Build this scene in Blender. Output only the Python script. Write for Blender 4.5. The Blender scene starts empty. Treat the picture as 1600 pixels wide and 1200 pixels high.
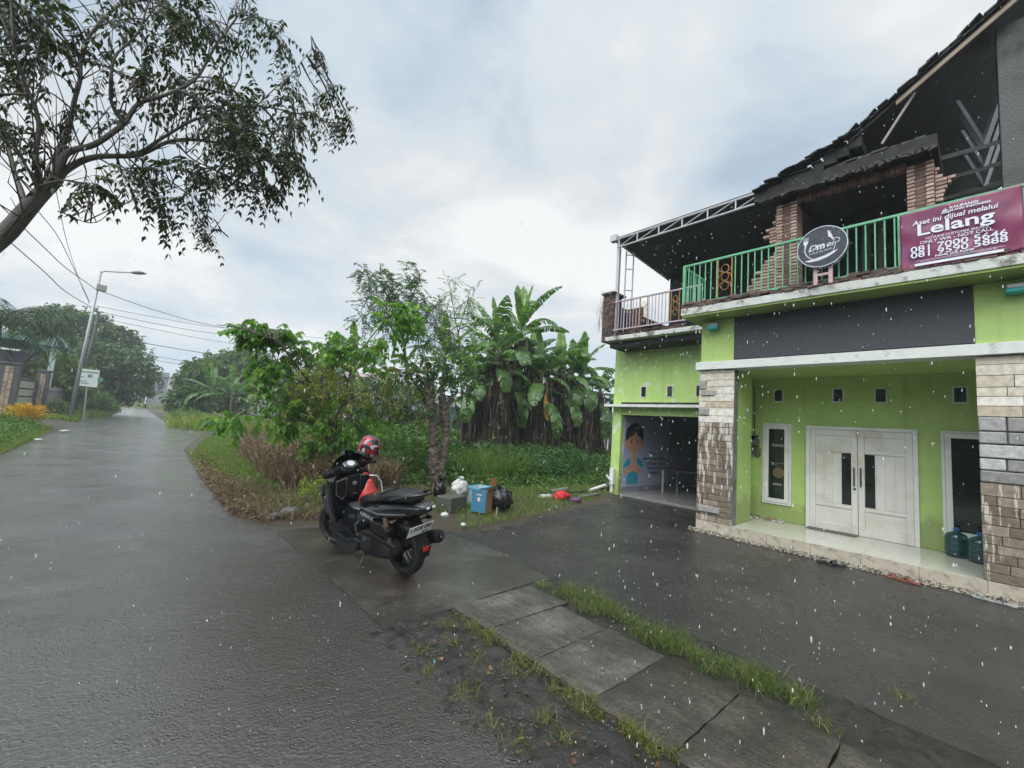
import bpy, bmesh, math, random
import numpy as np
from mathutils import Vector, Matrix, Euler
SC = bpy.context.scene
COL = SC.collection
rnd = random.Random(7)
rng = np.random.default_rng(11)
R_ = math.radians

# ---------------------------------------------------------------- camera
CAMH = 1.6
FPX, CX, CY = 661.0, 800.0, 600.0
def _n(v): return v / np.linalg.norm(v)
_Y = _n(np.array([211 - CX, CY - 625, -FPX]))
_X = np.array([1548 - CX, CY - 722, -FPX]); _X = _n(_X - _X.dot(_Y) * _Y)
_Z = np.cross(_X, _Y)
RM = np.stack([_X, _Y, _Z])                       # camera -> world
cam_d = bpy.data.cameras.new('camera'); cam = bpy.data.objects.new('camera', cam_d); COL.objects.link(cam)
cam_d.sensor_width = 36.0; cam_d.lens = 36.0 * FPX / 1600.0
cam_d.clip_start = 0.05; cam_d.clip_end = 2000
cam.matrix_world = Matrix.Translation((0, 0, CAMH)) @ Matrix([list(r) for r in RM]).to_4x4()
SC.camera = cam
def ray(u, v): return RM @ np.array([u - CX, CY - v, -FPX])
def gnd(u, v, z=0.0):                              # measured point on the plane of height z
    r = ray(u, v); p = r * ((z - CAMH) / r[2]); return (float(p[0]), float(p[1]), z)
def atY(u, v, Y):                                  # measured point at a real distance Y
    r = ray(u, v); p = r * (Y / r[1]); return Vector((float(p[0]), float(Y), float(p[2]) + CAMH))
def atX(u, v, X):
    r = ray(u, v); p = r * (X / r[0]); return Vector((float(X), float(p[1]), float(p[2]) + CAMH))

# ---------------------------------------------------------------- sky, sun, exposure
SUN_EL, SUN_AZ = R_(50), R_(-112)                  # veiled sun high behind the camera's left shoulder
sundir = Vector((math.sin(SUN_AZ) * math.cos(SUN_EL), math.cos(SUN_AZ) * math.cos(SUN_EL), math.sin(SUN_EL)))
W = bpy.data.worlds.new('World'); SC.world = W; W.use_nodes = True
nt = W.node_tree; nt.nodes.clear()
def N(nt, t, **k):
    n = nt.nodes.new(t)
    for a, b in k.items():
        if a.startswith('i_'): n.inputs[a[2:].replace('_', ' ')].default_value = b
        else: setattr(n, a, b)
    return n
def ramp(nt, stops, interp='LINEAR'):
    n = nt.nodes.new('ShaderNodeValToRGB'); n.color_ramp.interpolation = interp
    els = n.color_ramp.elements
    while len(els) < len(stops): els.new(0.5)
    for e, (p, c) in zip(els, stops):
        e.position = p; e.color = (c, c, c, 1) if isinstance(c, (int, float)) else (*c, 1)
    return n
sky = N(nt, 'ShaderNodeTexSky'); sky.sky_type = 'NISHITA'; sky.sun_disc = False
sky.sun_elevation = SUN_EL; sky.sun_rotation = SUN_AZ; sky.air_density = 1.0; sky.dust_density = 2.0
tc = N(nt, 'ShaderNodeTexCoord'); sep = N(nt, 'ShaderNodeSeparateXYZ'); nt.links.new(tc.outputs['Generated'], sep.inputs[0])
add = N(nt, 'ShaderNodeMath', operation='ADD'); nt.links.new(sep.outputs[2], add.inputs[0]); add.inputs[1].default_value = 0.22
mx = N(nt, 'ShaderNodeMath', operation='MAXIMUM'); nt.links.new(add.outputs[0], mx.inputs[0]); mx.inputs[1].default_value = 0.05
dx = N(nt, 'ShaderNodeMath', operation='DIVIDE'); dy = N(nt, 'ShaderNodeMath', operation='DIVIDE')
nt.links.new(sep.outputs[0], dx.inputs[0]); nt.links.new(sep.outputs[1], dy.inputs[0])
nt.links.new(mx.outputs[0], dx.inputs[1]); nt.links.new(mx.outputs[0], dy.inputs[1])
cmb = N(nt, 'ShaderNodeCombineXYZ'); nt.links.new(dx.outputs[0], cmb.inputs[0]); nt.links.new(dy.outputs[0], cmb.inputs[1])
cmb.inputs[2].default_value = 3.7
n1 = N(nt, 'ShaderNodeTexNoise', i_Scale=1.7, i_Detail=10.0, i_Roughness=0.56, i_Distortion=0.25); nt.links.new(cmb.outputs[0], n1.inputs['Vector'])
n2 = N(nt, 'ShaderNodeTexNoise', i_Scale=0.8, i_Detail=4.0, i_Roughness=0.5); nt.links.new(cmb.outputs[0], n2.inputs['Vector'])
cov = ramp(nt, [(0.30, 0.7), (0.45, 0.97), (0.6, 1.0)]); nt.links.new(n1.outputs[0], cov.inputs[0])
tone = ramp(nt, [(0.37, (0.66, 0.785, 0.90)), (0.45, (0.74, 0.84, 0.925)), (0.52, (0.86, 0.91, 0.945)), (0.61, (1.06, 1.08, 1.085))]); 
mixn = N(nt, 'ShaderNodeMix'); mixn.data_type = 'FLOAT'; mixn.inputs[0].default_value = 0.35
nt.links.new(n1.outputs[0], mixn.inputs[2]); nt.links.new(n2.outputs[0], mixn.inputs[3]); nt.links.new(mixn.outputs[0], tone.inputs[0])
# cloud deck gets brighter towards the zenith, as overcast skies do
zr = ramp(nt, [(0.0, 1.02), (0.5, 0.95), (0.76, 1.0), (0.86, 1.1), (1.0, 1.7)]); nt.links.new(sep.outputs[2], zr.inputs[0])
sc1 = N(nt, 'ShaderNodeMix'); sc1.data_type = 'RGBA'; sc1.blend_type = 'MULTIPLY'; sc1.inputs[0].default_value = 1
nt.links.new(tone.outputs[0], sc1.inputs[6]); nt.links.new(zr.outputs[0], sc1.inputs[7])
sunv = N(nt, 'ShaderNodeVectorMath', operation='DOT_PRODUCT'); nt.links.new(tc.outputs['Generated'], sunv.inputs[0]); sunv.inputs[1].default_value = sundir
glow = ramp(nt, [(0.42, 1.0), (0.75, 2.0), (1.0, 4.2)]); nt.links.new(sunv.outputs['Value'], glow.inputs[0])
sc2 = N(nt, 'ShaderNodeMix'); sc2.data_type = 'RGBA'; sc2.blend_type = 'MULTIPLY'; sc2.inputs[0].default_value = 1
nt.links.new(sc1.outputs[2], sc2.inputs[6]); nt.links.new(glow.outputs[0], sc2.inputs[7])
CLOUD = 5.6
up = N(nt, 'ShaderNodeVectorMath', operation='SCALE'); nt.links.new(sc2.outputs[2], up.inputs[0]); up.inputs['Scale'].default_value = CLOUD
mixs = N(nt, 'ShaderNodeMix'); mixs.data_type = 'RGBA'
nt.links.new(cov.outputs[0], mixs.inputs[0]); nt.links.new(sky.outputs[0], mixs.inputs[6]); nt.links.new(up.outputs[0], mixs.inputs[7])
bg = N(nt, 'ShaderNodeBackground'); bg.inputs[1].default_value = 0.1; nt.links.new(mixs.outputs[2], bg.inputs[0])
wo = N(nt, 'ShaderNodeOutputWorld'); nt.links.new(bg.outputs[0], wo.inputs[0])
sl = bpy.data.lights.new('sun', 'SUN'); sl.energy = 1.15; sl.angle = R_(45); sl.color = (1.0, 0.95, 0.88)
so = bpy.data.objects.new('sun', sl); COL.objects.link(so); so.rotation_euler = sundir.to_track_quat('Z', 'Y').to_euler(); so.location = (0, 0, 30)
SC.view_settings.view_transform = 'Standard'; SC.view_settings.look = 'None'; SC.view_settings.gamma = 1.0
SC.view_settings.exposure = 0.7
SC.render.engine = 'CYCLES'
SC.cycles.max_bounces = 8; SC.cycles.transparent_max_bounces = 24; SC.cycles.volume_bounces = 1

# ---------------------------------------------------------------- helpers
class MB:
    """collects shapes in world (or thing) coordinates, builds ONE mesh object"""
    def __init__(s): s.v = []; s.f = []; s.n = 0
    def add(s, vs, fs, M=None):
        if M is not None: vs = [M @ Vector(p) for p in vs]
        b = s.n; s.v.extend([tuple(p) for p in vs]); s.n += len(vs)
        s.f.extend([tuple(i + b for i in f) for f in fs]); return s
    def box(s, x0, x1, y0, y1, z0, z1, M=None):
        v = [(x0,y0,z0),(x1,y0,z0),(x1,y1,z0),(x0,y1,z0),(x0,y0,z1),(x1,y0,z1),(x1,y1,z1),(x0,y1,z1)]
        return s.add(v, [(0,3,2,1),(4,5,6,7),(0,1,5,4),(1,2,6,5),(2,3,7,6),(3,0,4,7)], M)
    def tube(s, pts, rad, n=8, caps=True, M=None):
        pts = [Vector(p) for p in pts]
        if isinstance(rad, (int, float)): rad = [rad] * len(pts)
        vs, fs = [], []; ref = None
        for i, p in enumerate(pts):
            t = (pts[min(i+1, len(pts)-1)] - pts[max(i-1, 0)])
            if t.length < 1e-9: t = Vector((0,0,1))
            t.normalize()
            if ref is None:
                ref = Vector((0,0,1)) if abs(t.z) < 0.9 else Vector((1,0,0))
            a = t.cross(ref)
            if a.length < 1e-6: a = t.orthogonal()
            a.normalize(); b = t.cross(a); ref = -b if False else b.cross(t) * -1 if False else ref
            for k in range(n):
                c = 2*math.pi*k/n; vs.append(p + (a*math.cos(c) + b*math.sin(c)) * rad[i])
        for i in range(len(pts)-1):
            for k in range(n):
                fs.append((i*n+k, i*n+(k+1)%n, (i+1)*n+(k+1)%n, (i+1)*n+k))
        if caps: fs.append(tuple(range(n))[::-1]); fs.append(tuple(range((len(pts)-1)*n, len(pts)*n)))
        return s.add(vs, fs, M)
    def lathe(s, prof, n=16, M=None, caps=True):      # prof: (r, z) about z
        vs, fs = [], []
        for r, z in prof:
            for k in range(n):
                c = 2*math.pi*k/n; vs.append((r*math.cos(c), r*math.sin(c), z))
        for i in range(len(prof)-1):
            for k in range(n): fs.append((i*n+k, i*n+(k+1)%n, (i+1)*n+(k+1)%n, (i+1)*n+k))
        if caps: fs.append(tuple(range(n))[::-1]); fs.append(tuple(range((len(prof)-1)*n, len(prof)*n)))
        return s.add(vs, fs, M)
    def prism(s, poly, y0, y1, M=None, inset=0.0, axis='y'):
        """polygon in xz (or yz / xy) extruded; inset > 0 rounds the rims with a smaller outer ring"""
        cx = sum(p[0] for p in poly)/len(poly); cz = sum(p[1] for p in poly)/len(poly); n = len(poly)
        rings = []
        def ring(y, k): rings.append([((p[0]-cx)*k+cx, y, (p[1]-cz)*k+cz) for p in poly])
        d = (y1-y0)
        if inset > 0:
            ring(y0, 1-inset); ring(y0+d*0.12, 1-inset*0.3); ring(y0+d*0.28, 1); ring(y1-d*0.28, 1); ring(y1-d*0.12, 1-inset*0.3); ring(y1, 1-inset)
        else: ring(y0, 1); ring(y1, 1)
        vs = [p for r in rings for p in r]; fs = []
        for i in range(len(rings)-1):
            for k in range(n): fs.append((i*n+k, i*n+(k+1)%n, (i+1)*n+(k+1)%n, (i+1)*n+k))
        fs.append(tuple(range(n))[::-1]); fs.append(tuple(range((len(rings)-1)*n, len(rings)*n)))
        if axis == 'x': vs = [(p[1], p[0], p[2]) for p in vs]
        if axis == 'z': vs = [(p[0], p[2], p[1]) for p in vs]
        return s.add(vs, fs, M)
    def loft(s, rings, M=None, caps=True, closed=True):
        n = len(rings[0]); vs = [p for r in rings for p in r]; fs = []
        for i in range(len(rings)-1):
            for k in range(n if closed else n-1): fs.append((i*n+k, i*n+(k+1)%n, (i+1)*n+(k+1)%n, (i+1)*n+k))
        if caps: fs.append(tuple(range(n))[::-1]); fs.append(tuple(range((len(rings)-1)*n, len(rings)*n)))
        return s.add(vs, fs, M)
    def build(s, name, mat, parent=None, smooth=False, bevel=0.0, seg=2, subsurf=0):
        vs = s.v
        off = Vector((0,0,0)); p = parent
        while p is not None: off += p.location; p = p.parent
        if off.length: vs = [(a[0]-off.x, a[1]-off.y, a[2]-off.z) for a in vs]
        me = bpy.data.meshes.new(name); me.from_pydata(vs, [], s.f); me.validate()
        bm = bmesh.new(); bm.from_mesh(me); bmesh.ops.recalc_face_normals(bm, faces=bm.faces); bm.to_mesh(me); bm.free()
        o = bpy.data.objects.new(name, me); COL.objects.link(o); o.parent = parent
        for m in (mat if isinstance(mat, (list, tuple)) else [mat]): me.materials.append(m)
        if smooth: me.shade_smooth()
        if bevel:
            b = o.modifiers.new('bevel', 'BEVEL'); b.width = bevel; b.segments = seg; b.limit_method = 'ANGLE'; b.angle_limit = R_(35)
        if subsurf:
            b = o.modifiers.new('sub', 'SUBSURF'); b.levels = subsurf; b.render_levels = subsurf
        return o
def tag(o, label=None, cat=None, group=None, kind=None):
    if label: o['label'] = label
    if cat: o['category'] = cat
    if group: o['group'] = group
    if kind: o['kind'] = kind
    return o
def thing(name, label, cat, loc, group=None):
    o = bpy.data.objects.new(name, None); COL.objects.link(o); o.location = loc; o.empty_display_size = 0.2
    return tag(o, label, cat, group)
def fastmesh(name, V, F, mat, parent=None, smooth=False):
    """V (n,3) array, F (m,k) int array with constant k"""
    V = np.asarray(V, dtype=np.float32).copy(); F = np.asarray(F, dtype=np.int32)
    off = Vector((0,0,0)); p = parent
    while p is not None: off += p.location; p = p.parent
    V -= np.array(off, dtype=np.float32)
    me = bpy.data.meshes.new(name); me.vertices.add(len(V)); me.vertices.foreach_set('co', V.ravel())
    k = F.shape[1]; me.loops.add(F.size); me.loops.foreach_set('vertex_index', F.ravel())
    me.polygons.add(len(F)); me.polygons.foreach_set('loop_start', np.arange(0, F.size, k, dtype=np.int32))
    me.polygons.foreach_set('loop_total', np.full(len(F), k, dtype=np.int32))
    me.update(calc_edges=True)
    o = bpy.data.objects.new(name, me); COL.objects.link(o); o.parent = parent; me.materials.append(mat)
    if smooth: me.shade_smooth()
    return o
def copy_tree(o, parent=None):
    c = o.copy(); COL.objects.link(c); c.parent = parent
    for ch in list(o.children): copy_tree(ch, c)
    return c

# ---- text as mesh
def text_mb(mb, txt, size, M, depth=0.004, bold=0.0, spacing=1.0, shear=0.0, align='CENTER', sx=1.0):
    c = bpy.data.curves.new('t', 'FONT'); c.body = txt; c.size = size; c.extrude = depth/2; c.offset = bold
    c.align_x = align; c.align_y = 'CENTER'; c.space_character = spacing; c.shear = shear; c.resolution_u = 3
    o = bpy.data.objects.new('t', c)
    me = o.to_mesh()
    S = Matrix.Diagonal((sx, 1, 1, 1))
    vs = [S @ v.co for v in me.vertices]; fs = [tuple(p.vertices) for p in me.polygons]
    mb.add(vs, fs, M); o.to_mesh_clear(); bpy.data.objects.remove(o); bpy.data.curves.remove(c)

# ---------------------------------------------------------------- materials
def mat_new(name):
    m = bpy.data.materials.new(name); m.use_nodes = True; t = m.node_tree; t.nodes.clear()
    out = t.nodes.new('ShaderNodeOutputMaterial'); b = t.nodes.new('ShaderNodeBsdfPrincipled')
    t.links.new(b.outputs[0], out.inputs[0]); return m, t, b, out
def pmat(name, col, rough=0.5, metal=0.0, var=0.12, scale=8.0, bump=0.0, bscale=40.0, spec=0.5, coat=0.0, dirt=None, dscale=2.0, dlo=0.5, dhi=0.7, trans=0.0, alpha=1.0):
    m, t, b, out = mat_new(name)
    tcn = t.nodes.new('ShaderNodeTexCoord'); L = t.links.new
    nz = N(t, 'ShaderNodeTexNoise', i_Scale=scale, i_Detail=6.0, i_Roughness=0.6); L(tcn.outputs['Object'], nz.inputs['Vector'])
    lo = tuple(max(0, c*(1-var)) for c in col); hi = tuple(min(1, c*(1+var)) for c in col)
    r = ramp(t, [(0.3, lo), (0.7, hi)]); L(nz.outputs[0], r.inputs[0]); src = r.outputs[0]
    if dirt is not None:
        nd = N(t, 'ShaderNodeTexNoise', i_Scale=dscale, i_Detail=8.0, i_Roughness=0.65); L(tcn.outputs['Object'], nd.inputs['Vector'])
        rd = ramp(t, [(dlo, 0.0), (dhi, 1.0)]); L(nd.outputs[0], rd.inputs[0])
        mm = N(t, 'ShaderNodeMix'); mm.data_type = 'RGBA'; L(rd.outputs[0], mm.inputs[0]); L(src, mm.inputs[6]); mm.inputs[7].default_value = (*dirt, 1); src = mm.outputs[2]
    L(src, b.inputs['Base Color']); b.inputs['Metallic'].default_value = metal
    rr = ramp(t, [(0.3, max(0, rough*0.8)), (0.7, min(1, rough*1.2))]); L(nz.outputs[0], rr.inputs[0]); L(rr.outputs[0], b.inputs['Roughness'])
    b.inputs['Specular IOR Level'].default_value = spec; b.inputs['Coat Weight'].default_value = coat
    if trans: b.inputs['Transmission Weight'].default_value = trans
    if alpha < 1: b.inputs['Alpha'].default_value = alpha
    if bump:
        nb = N(t, 'ShaderNodeTexNoise', i_Scale=bscale, i_Detail=5.0, i_Roughness=0.6); L(tcn.outputs['Object'], nb.inputs['Vector'])
        bp = N(t, 'ShaderNodeBump', i_Strength=bump, i_Distance=0.01); L(nb.outputs[0], bp.inputs['Height']); L(bp.outputs[0], b.inputs['Normal'])
    return m
def leafmat(name, stops, rough=0.48, transl=0.3, tcol=None):
    """stops: ramp over a random value per leaf"""
    m, t, b, out = mat_new(name); L = t.links.new
    g = t.nodes.new('ShaderNodeNewGeometry'); r = ramp(t, stops); L(g.outputs['Random Per Island'], r.inputs[0])
    L(r.outputs[0], b.inputs['Base Color']); b.inputs['Roughness'].default_value = rough; b.inputs['Specular IOR Level'].default_value = 0.35
    tr = t.nodes.new('ShaderNodeBsdfTranslucent'); 
    mu = N(t, 'ShaderNodeMix'); mu.data_type = 'RGBA'; mu.blend_type = 'MULTIPLY'; mu.inputs[0].default_value = 1; mu.inputs[7].default_value = (1.5, 1.7, 0.7, 1)
    L(r.outputs[0], mu.inputs[6]); L(mu.outputs[2], tr.inputs[0])
    ms = t.nodes.new('ShaderNodeMixShader'); ms.inputs[0].default_value = transl; L(b.outputs[0], ms.inputs[1]); L(tr.outputs[0], ms.inputs[2]); L(ms.outputs[0], out.inputs[0])
    return m
# ---------------------------------------------------------------- wet ground materials
def wetmat(name, c1, c2, c3, scale=1.2, grain=90.0, rlo=0.1, rhi=0.35, bump=0.35, ripple=0.35, puddle=None, broom=0.0, cracks=False, streak=None, coat=0.8, crlo=.10, crhi=.34, cb=1.0, mud=None):
    m, t, b, out = mat_new(name); L = t.links.new
    tcn = t.nodes.new('ShaderNodeTexCoord'); P = tcn.outputs['Object']
    n1 = N(t, 'ShaderNodeTexNoise', i_Scale=scale, i_Detail=8.0, i_Roughness=0.62); L(P, n1.inputs['Vector'])
    n2 = N(t, 'ShaderNodeTexNoise', i_Scale=grain, i_Detail=4.0, i_Roughness=0.7); L(P, n2.inputs['Vector'])
    r1 = ramp(t, [(0.32, c1), (0.5, c2), (0.68, c3)]); L(n1.outputs[0], r1.inputs[0])
    g2 = ramp(t, [(0.3, 0.55), (0.72, 1.5)]); L(n2.outputs[0], g2.inputs[0])
    mu = N(t, 'ShaderNodeMix'); mu.data_type = 'RGBA'; mu.blend_type = 'MULTIPLY'; mu.inputs[0].default_value = 0.8; mu.clamp_result = False
    L(r1.outputs[0], mu.inputs[6]); L(g2.outputs[0], mu.inputs[7]); src = mu.outputs[2]
    vs_ = N(t, 'ShaderNodeTexVoronoi', i_Scale=grain*.9); L(P, vs_.inputs['Vector']); rs_ = ramp(t, [(0.12, 0.3), (0.35, 1.1)]); L(vs_.outputs['Distance'], rs_.inputs[0])
    ms_ = N(t, 'ShaderNodeMix'); ms_.data_type = 'RGBA'; ms_.blend_type = 'MULTIPLY'; ms_.inputs[0].default_value = .8; L(src, ms_.inputs[6]); L(rs_.outputs[0], ms_.inputs[7]); src = ms_.outputs[2]
    if streak:
        mp = N(t, 'ShaderNodeMapping'); mp.inputs['Scale'].default_value = streak; L(P, mp.inputs['Vector'])
        n5 = N(t, 'ShaderNodeTexNoise', i_Scale=1.0, i_Detail=6.0, i_Roughness=0.6); L(mp.outputs[0], n5.inputs['Vector'])
        r5 = ramp(t, [(0.35, 0.72), (0.65, 1.25)]); L(n5.outputs[0], r5.inputs[0])
        m5 = N(t, 'ShaderNodeMix'); m5.data_type = 'RGBA'; m5.blend_type = 'MULTIPLY'; m5.inputs[0].default_value = 1; L(src, m5.inputs[6]); L(r5.outputs[0], m5.inputs[7]); src = m5.outputs[2]
    if cracks:                                       # transverse joints every few metres, wandering
        sp_ = t.nodes.new('ShaderNodeSeparateXYZ'); L(P, sp_.inputs[0]); nw = N(t, 'ShaderNodeTexNoise', i_Scale=1.5, i_Detail=6.0); L(P, nw.inputs['Vector'])
        a1 = N(t, 'ShaderNodeMath', operation='MULTIPLY_ADD'); L(nw.outputs[0], a1.inputs[0]); a1.inputs[1].default_value = 0.35; L(sp_.outputs[1], a1.inputs[2])
        a2 = N(t, 'ShaderNodeMath', operation='PINGPONG'); L(a1.outputs[0], a2.inputs[0]); a2.inputs[1].default_value = 2.4
        ck = ramp(t, [(0.0, 0.25), (0.012, 1.0)]); L(a2.outputs[0], ck.inputs[0])
        m6 = N(t, 'ShaderNodeMix'); m6.data_type = 'RGBA'; m6.blend_type = 'MULTIPLY'; m6.inputs[0].default_value = 1; L(src, m6.inputs[6]); L(ck.outputs[0], m6.inputs[7]); src = m6.outputs[2]
        cv = N(t, 'ShaderNodeTexVoronoi', i_Scale=0.45); cv.feature = 'DISTANCE_TO_EDGE'; wv = N(t, 'ShaderNodeVectorMath', operation='MULTIPLY_ADD'); L(nw.outputs['Color'], wv.inputs[0]); wv.inputs[1].default_value = (1.2,1.2,0); L(P, wv.inputs[2]); L(wv.outputs[0], cv.inputs['Vector'])
        c2_ = ramp(t, [(0.0, 0.45), (0.006, 1.0)]); L(cv.outputs['Distance'], c2_.inputs[0])
        m7 = N(t, 'ShaderNodeMix'); m7.data_type = 'RGBA'; m7.blend_type = 'MULTIPLY'; m7.inputs[0].default_value = .7; L(src, m7.inputs[6]); L(c2_.outputs[0], m7.inputs[7]); src = m7.outputs[2]
    L(src, b.inputs['Base Color'])
    n3 = N(t, 'ShaderNodeTexNoise', i_Scale=0.9, i_Detail=5.0, i_Roughness=0.55); L(P, n3.inputs['Vector'])
    rr = ramp(t, [(0.36, rlo), (0.64, rhi)]); L(n3.outputs[0], rr.inputs[0]); L(rr.outputs[0], b.inputs['Roughness'])
    b.inputs['Specular IOR Level'].default_value = 0.8 if coat == 1.0 else 0.5
    # grain + rain ripples (rings round random centres)
    vo = N(t, 'ShaderNodeTexVoronoi', i_Scale=9.0, i_Randomness=1.0); L(P, vo.inputs['Vector'])
    si = N(t, 'ShaderNodeMath', operation='MULTIPLY'); L(vo.outputs['Distance'], si.inputs[0]); si.inputs[1].default_value = 42.0
    sn = N(t, 'ShaderNodeMath', operation='SINE'); L(si.outputs[0], sn.inputs[0])
    fa = ramp(t, [(0.0, 1.0), (0.5, 0.0)]); L(vo.outputs['Distance'], fa.inputs[0])
    rp = N(t, 'ShaderNodeMath', operation='MULTIPLY'); L(sn.outputs[0], rp.inputs[0]); L(fa.outputs[0], rp.inputs[1])
    # wind-driven wet waviness
    mp2 = N(t, 'ShaderNodeMapping'); mp2.inputs['Scale'].default_value = (14, 22, 14); L(P, mp2.inputs['Vector'])
    n4 = N(t, 'ShaderNodeTexNoise', i_Scale=1.0, i_Detail=6.0, i_Roughness=0.65); L(mp2.outputs[0], n4.inputs['Vector'])
    b1 = N(t, 'ShaderNodeBump', i_Strength=bump, i_Distance=0.012); L(n2.outputs[0], b1.inputs['Height'])
    b2 = N(t, 'ShaderNodeBump', i_Strength=ripple, i_Distance=0.006); L(rp.outputs[0], b2.inputs['Height']); L(b1.outputs[0], b2.inputs['Normal'])
    b3 = N(t, 'ShaderNodeBump', i_Strength=ripple * 1.3, i_Distance=0.02); L(n4.outputs[0], b3.inputs['Height']); L(b2.outputs[0], b3.inputs['Normal'])
    last = b3
    if broom:
        mp = N(t, 'ShaderNodeMapping'); mp.inputs['Scale'].default_value = (2.0, 60.0, 1.0); mp.inputs['Rotation'].default_value = (0, 0, R_(-28)); L(P, mp.inputs['Vector'])
        n6 = N(t, 'ShaderNodeTexNoise', i_Scale=1.0, i_Detail=3.0); L(mp.outputs[0], n6.inputs['Vector'])
        b6 = N(t, 'ShaderNodeBump', i_Strength=broom, i_Distance=0.01); L(n6.outputs[0], b6.inputs['Height']); L(b3.outputs[0], b6.inputs['Normal']); last = b6
    L(last.outputs[0], b.inputs['Normal'])
    nq = N(t, 'ShaderNodeTexNoise', i_Scale=0.55, i_Detail=7.0, i_Roughness=0.62, i_Distortion=0.8); L(P, nq.inputs['Vector']); rq = ramp(t, [(0.34, coat*.5), (0.47, coat)]); L(nq.outputs[0], rq.inputs[0]); wq = rq.outputs[0]
    if mud:                                          # muddy run-off tracked over the edge of the road in front of the apron
        dv = N(t, 'ShaderNodeVectorMath', operation='DISTANCE'); mq = N(t, 'ShaderNodeMapping'); mq.inputs['Scale'].default_value = (1, .55, 1); L(P, mq.inputs[0]); L(mq.outputs[0], dv.inputs[0]); dv.inputs[1].default_value = (mud[0], mud[1]*.55, 0)
        aq = N(t, 'ShaderNodeMath', operation='MULTIPLY_ADD'); L(nq.outputs[0], aq.inputs[0]); aq.inputs[1].default_value = -1.35; L(dv.outputs['Value'], aq.inputs[2])
        fq = ramp(t, [(0.0, 1.0), (0.75, 0.0)]); L(aq.outputs[0], fq.inputs[0])
        xq = N(t, 'ShaderNodeMix'); xq.data_type = 'RGBA'; L(fq.outputs[0], xq.inputs[0]); L(src, xq.inputs[6]); xq.inputs[7].default_value = (.022, .014, .009, 1); L(xq.outputs[2], b.inputs['Base Color'])
        sq = N(t, 'ShaderNodeMath', operation='MULTIPLY_ADD'); L(fq.outputs[0], sq.inputs[0]); sq.inputs[1].default_value = -.55; sq.inputs[2].default_value = 1.0; pq = N(t, 'ShaderNodeMath', operation='MULTIPLY'); L(wq, pq.inputs[0]); L(sq.outputs[0], pq.inputs[1]); wq = pq.outputs[0]
    L(wq, b.inputs['Coat Weight']); b.inputs['Coat IOR'].default_value = 1.8 if coat == 1.0 else 1.4+.2*coat; cr = ramp(t, [(0.38, crlo), (0.62, crhi)]); L(n3.outputs[0], cr.inputs[0]); L(cr.outputs[0], b.inputs['Coat Roughness'])
    c1_ = N(t, 'ShaderNodeBump', i_Strength=1.0, i_Distance=0.011*cb); L(n2.outputs[0], c1_.inputs['Height']); c2b = N(t, 'ShaderNodeBump', i_Strength=.5, i_Distance=0.004); L(rp.outputs[0], c2b.inputs['Height']); L(c1_.outputs[0], c2b.inputs['Normal']); c3b = N(t, 'ShaderNodeBump', i_Strength=.5, i_Distance=0.012); L(n4.outputs[0], c3b.inputs['Height']); L(c2b.outputs[0], c3b.inputs['Normal']); L(c3b.outputs[0], b.inputs['Coat Normal'])
    return m
M_road = wetmat('wet_concrete', (0.022, 0.015, 0.011), (0.028, 0.025, 0.022), (0.055, 0.051, 0.047), scale=0.7, grain=52, rlo=0.14, rhi=0.4, bump=1.0, ripple=0.6, streak=(0.8, 3.0, 1), cracks=True, coat=1.0, crlo=.04, crhi=.2, cb=1.25, mud=(1.5, 3.3))
M_apron = wetmat('wet_brushed_concrete', (0.016, 0.011, 0.008), (0.030, 0.024, 0.019), (0.070, 0.063, 0.056), scale=1.3, grain=50, rlo=0.08, rhi=0.3, bump=0.5, ripple=0.3, broom=0.6, crlo=.03, crhi=.2)
M_yard = wetmat('wet_asphalt', (0.014, 0.013, 0.012), (0.024, 0.022, 0.020), (0.042, 0.039, 0.035), scale=0.7, grain=55, rlo=0.18, rhi=0.42, bump=1.0, ripple=0.3, coat=0.3)
M_slab = wetmat('cast_concrete', (0.030, 0.027, 0.023), (0.062, 0.056, 0.048), (0.14, 0.132, 0.12), scale=1.3, grain=48, rlo=0.14, rhi=0.42, bump=1.0, ripple=0.25, streak=(22, 4, 1), coat=0.35)
M_slab_wet = wetmat('soaked_dark_concrete', (0.018, 0.015, 0.011), (0.040, 0.033, 0.025), (0.085, 0.075, 0.062), scale=1.5, grain=48, rlo=0.12, rhi=0.4, bump=1.0, ripple=0.25, streak=(14, 5, 1), coat=0.4)
M_soil = pmat('dark_wet_soil', (0.018, 0.016, 0.014), rough=0.4, var=0.6, scale=14, bump=1.0, bscale=45, dirt=(0.040, 0.033, 0.025), dscale=6)
M_ground = pmat('rough_ground', (0.05, 0.055, 0.025), rough=0.7, var=0.5, scale=3, bump=1.0, bscale=20, dirt=(0.075, 0.06, 0.035), dscale=0.6)
M_litter = pmat('leaf_litter_ground', (0.05, 0.035, 0.022), rough=0.55, var=0.6, scale=25, bump=1.0, bscale=50, dirt=(0.035, 0.04, 0.015), dscale=4)

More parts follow.
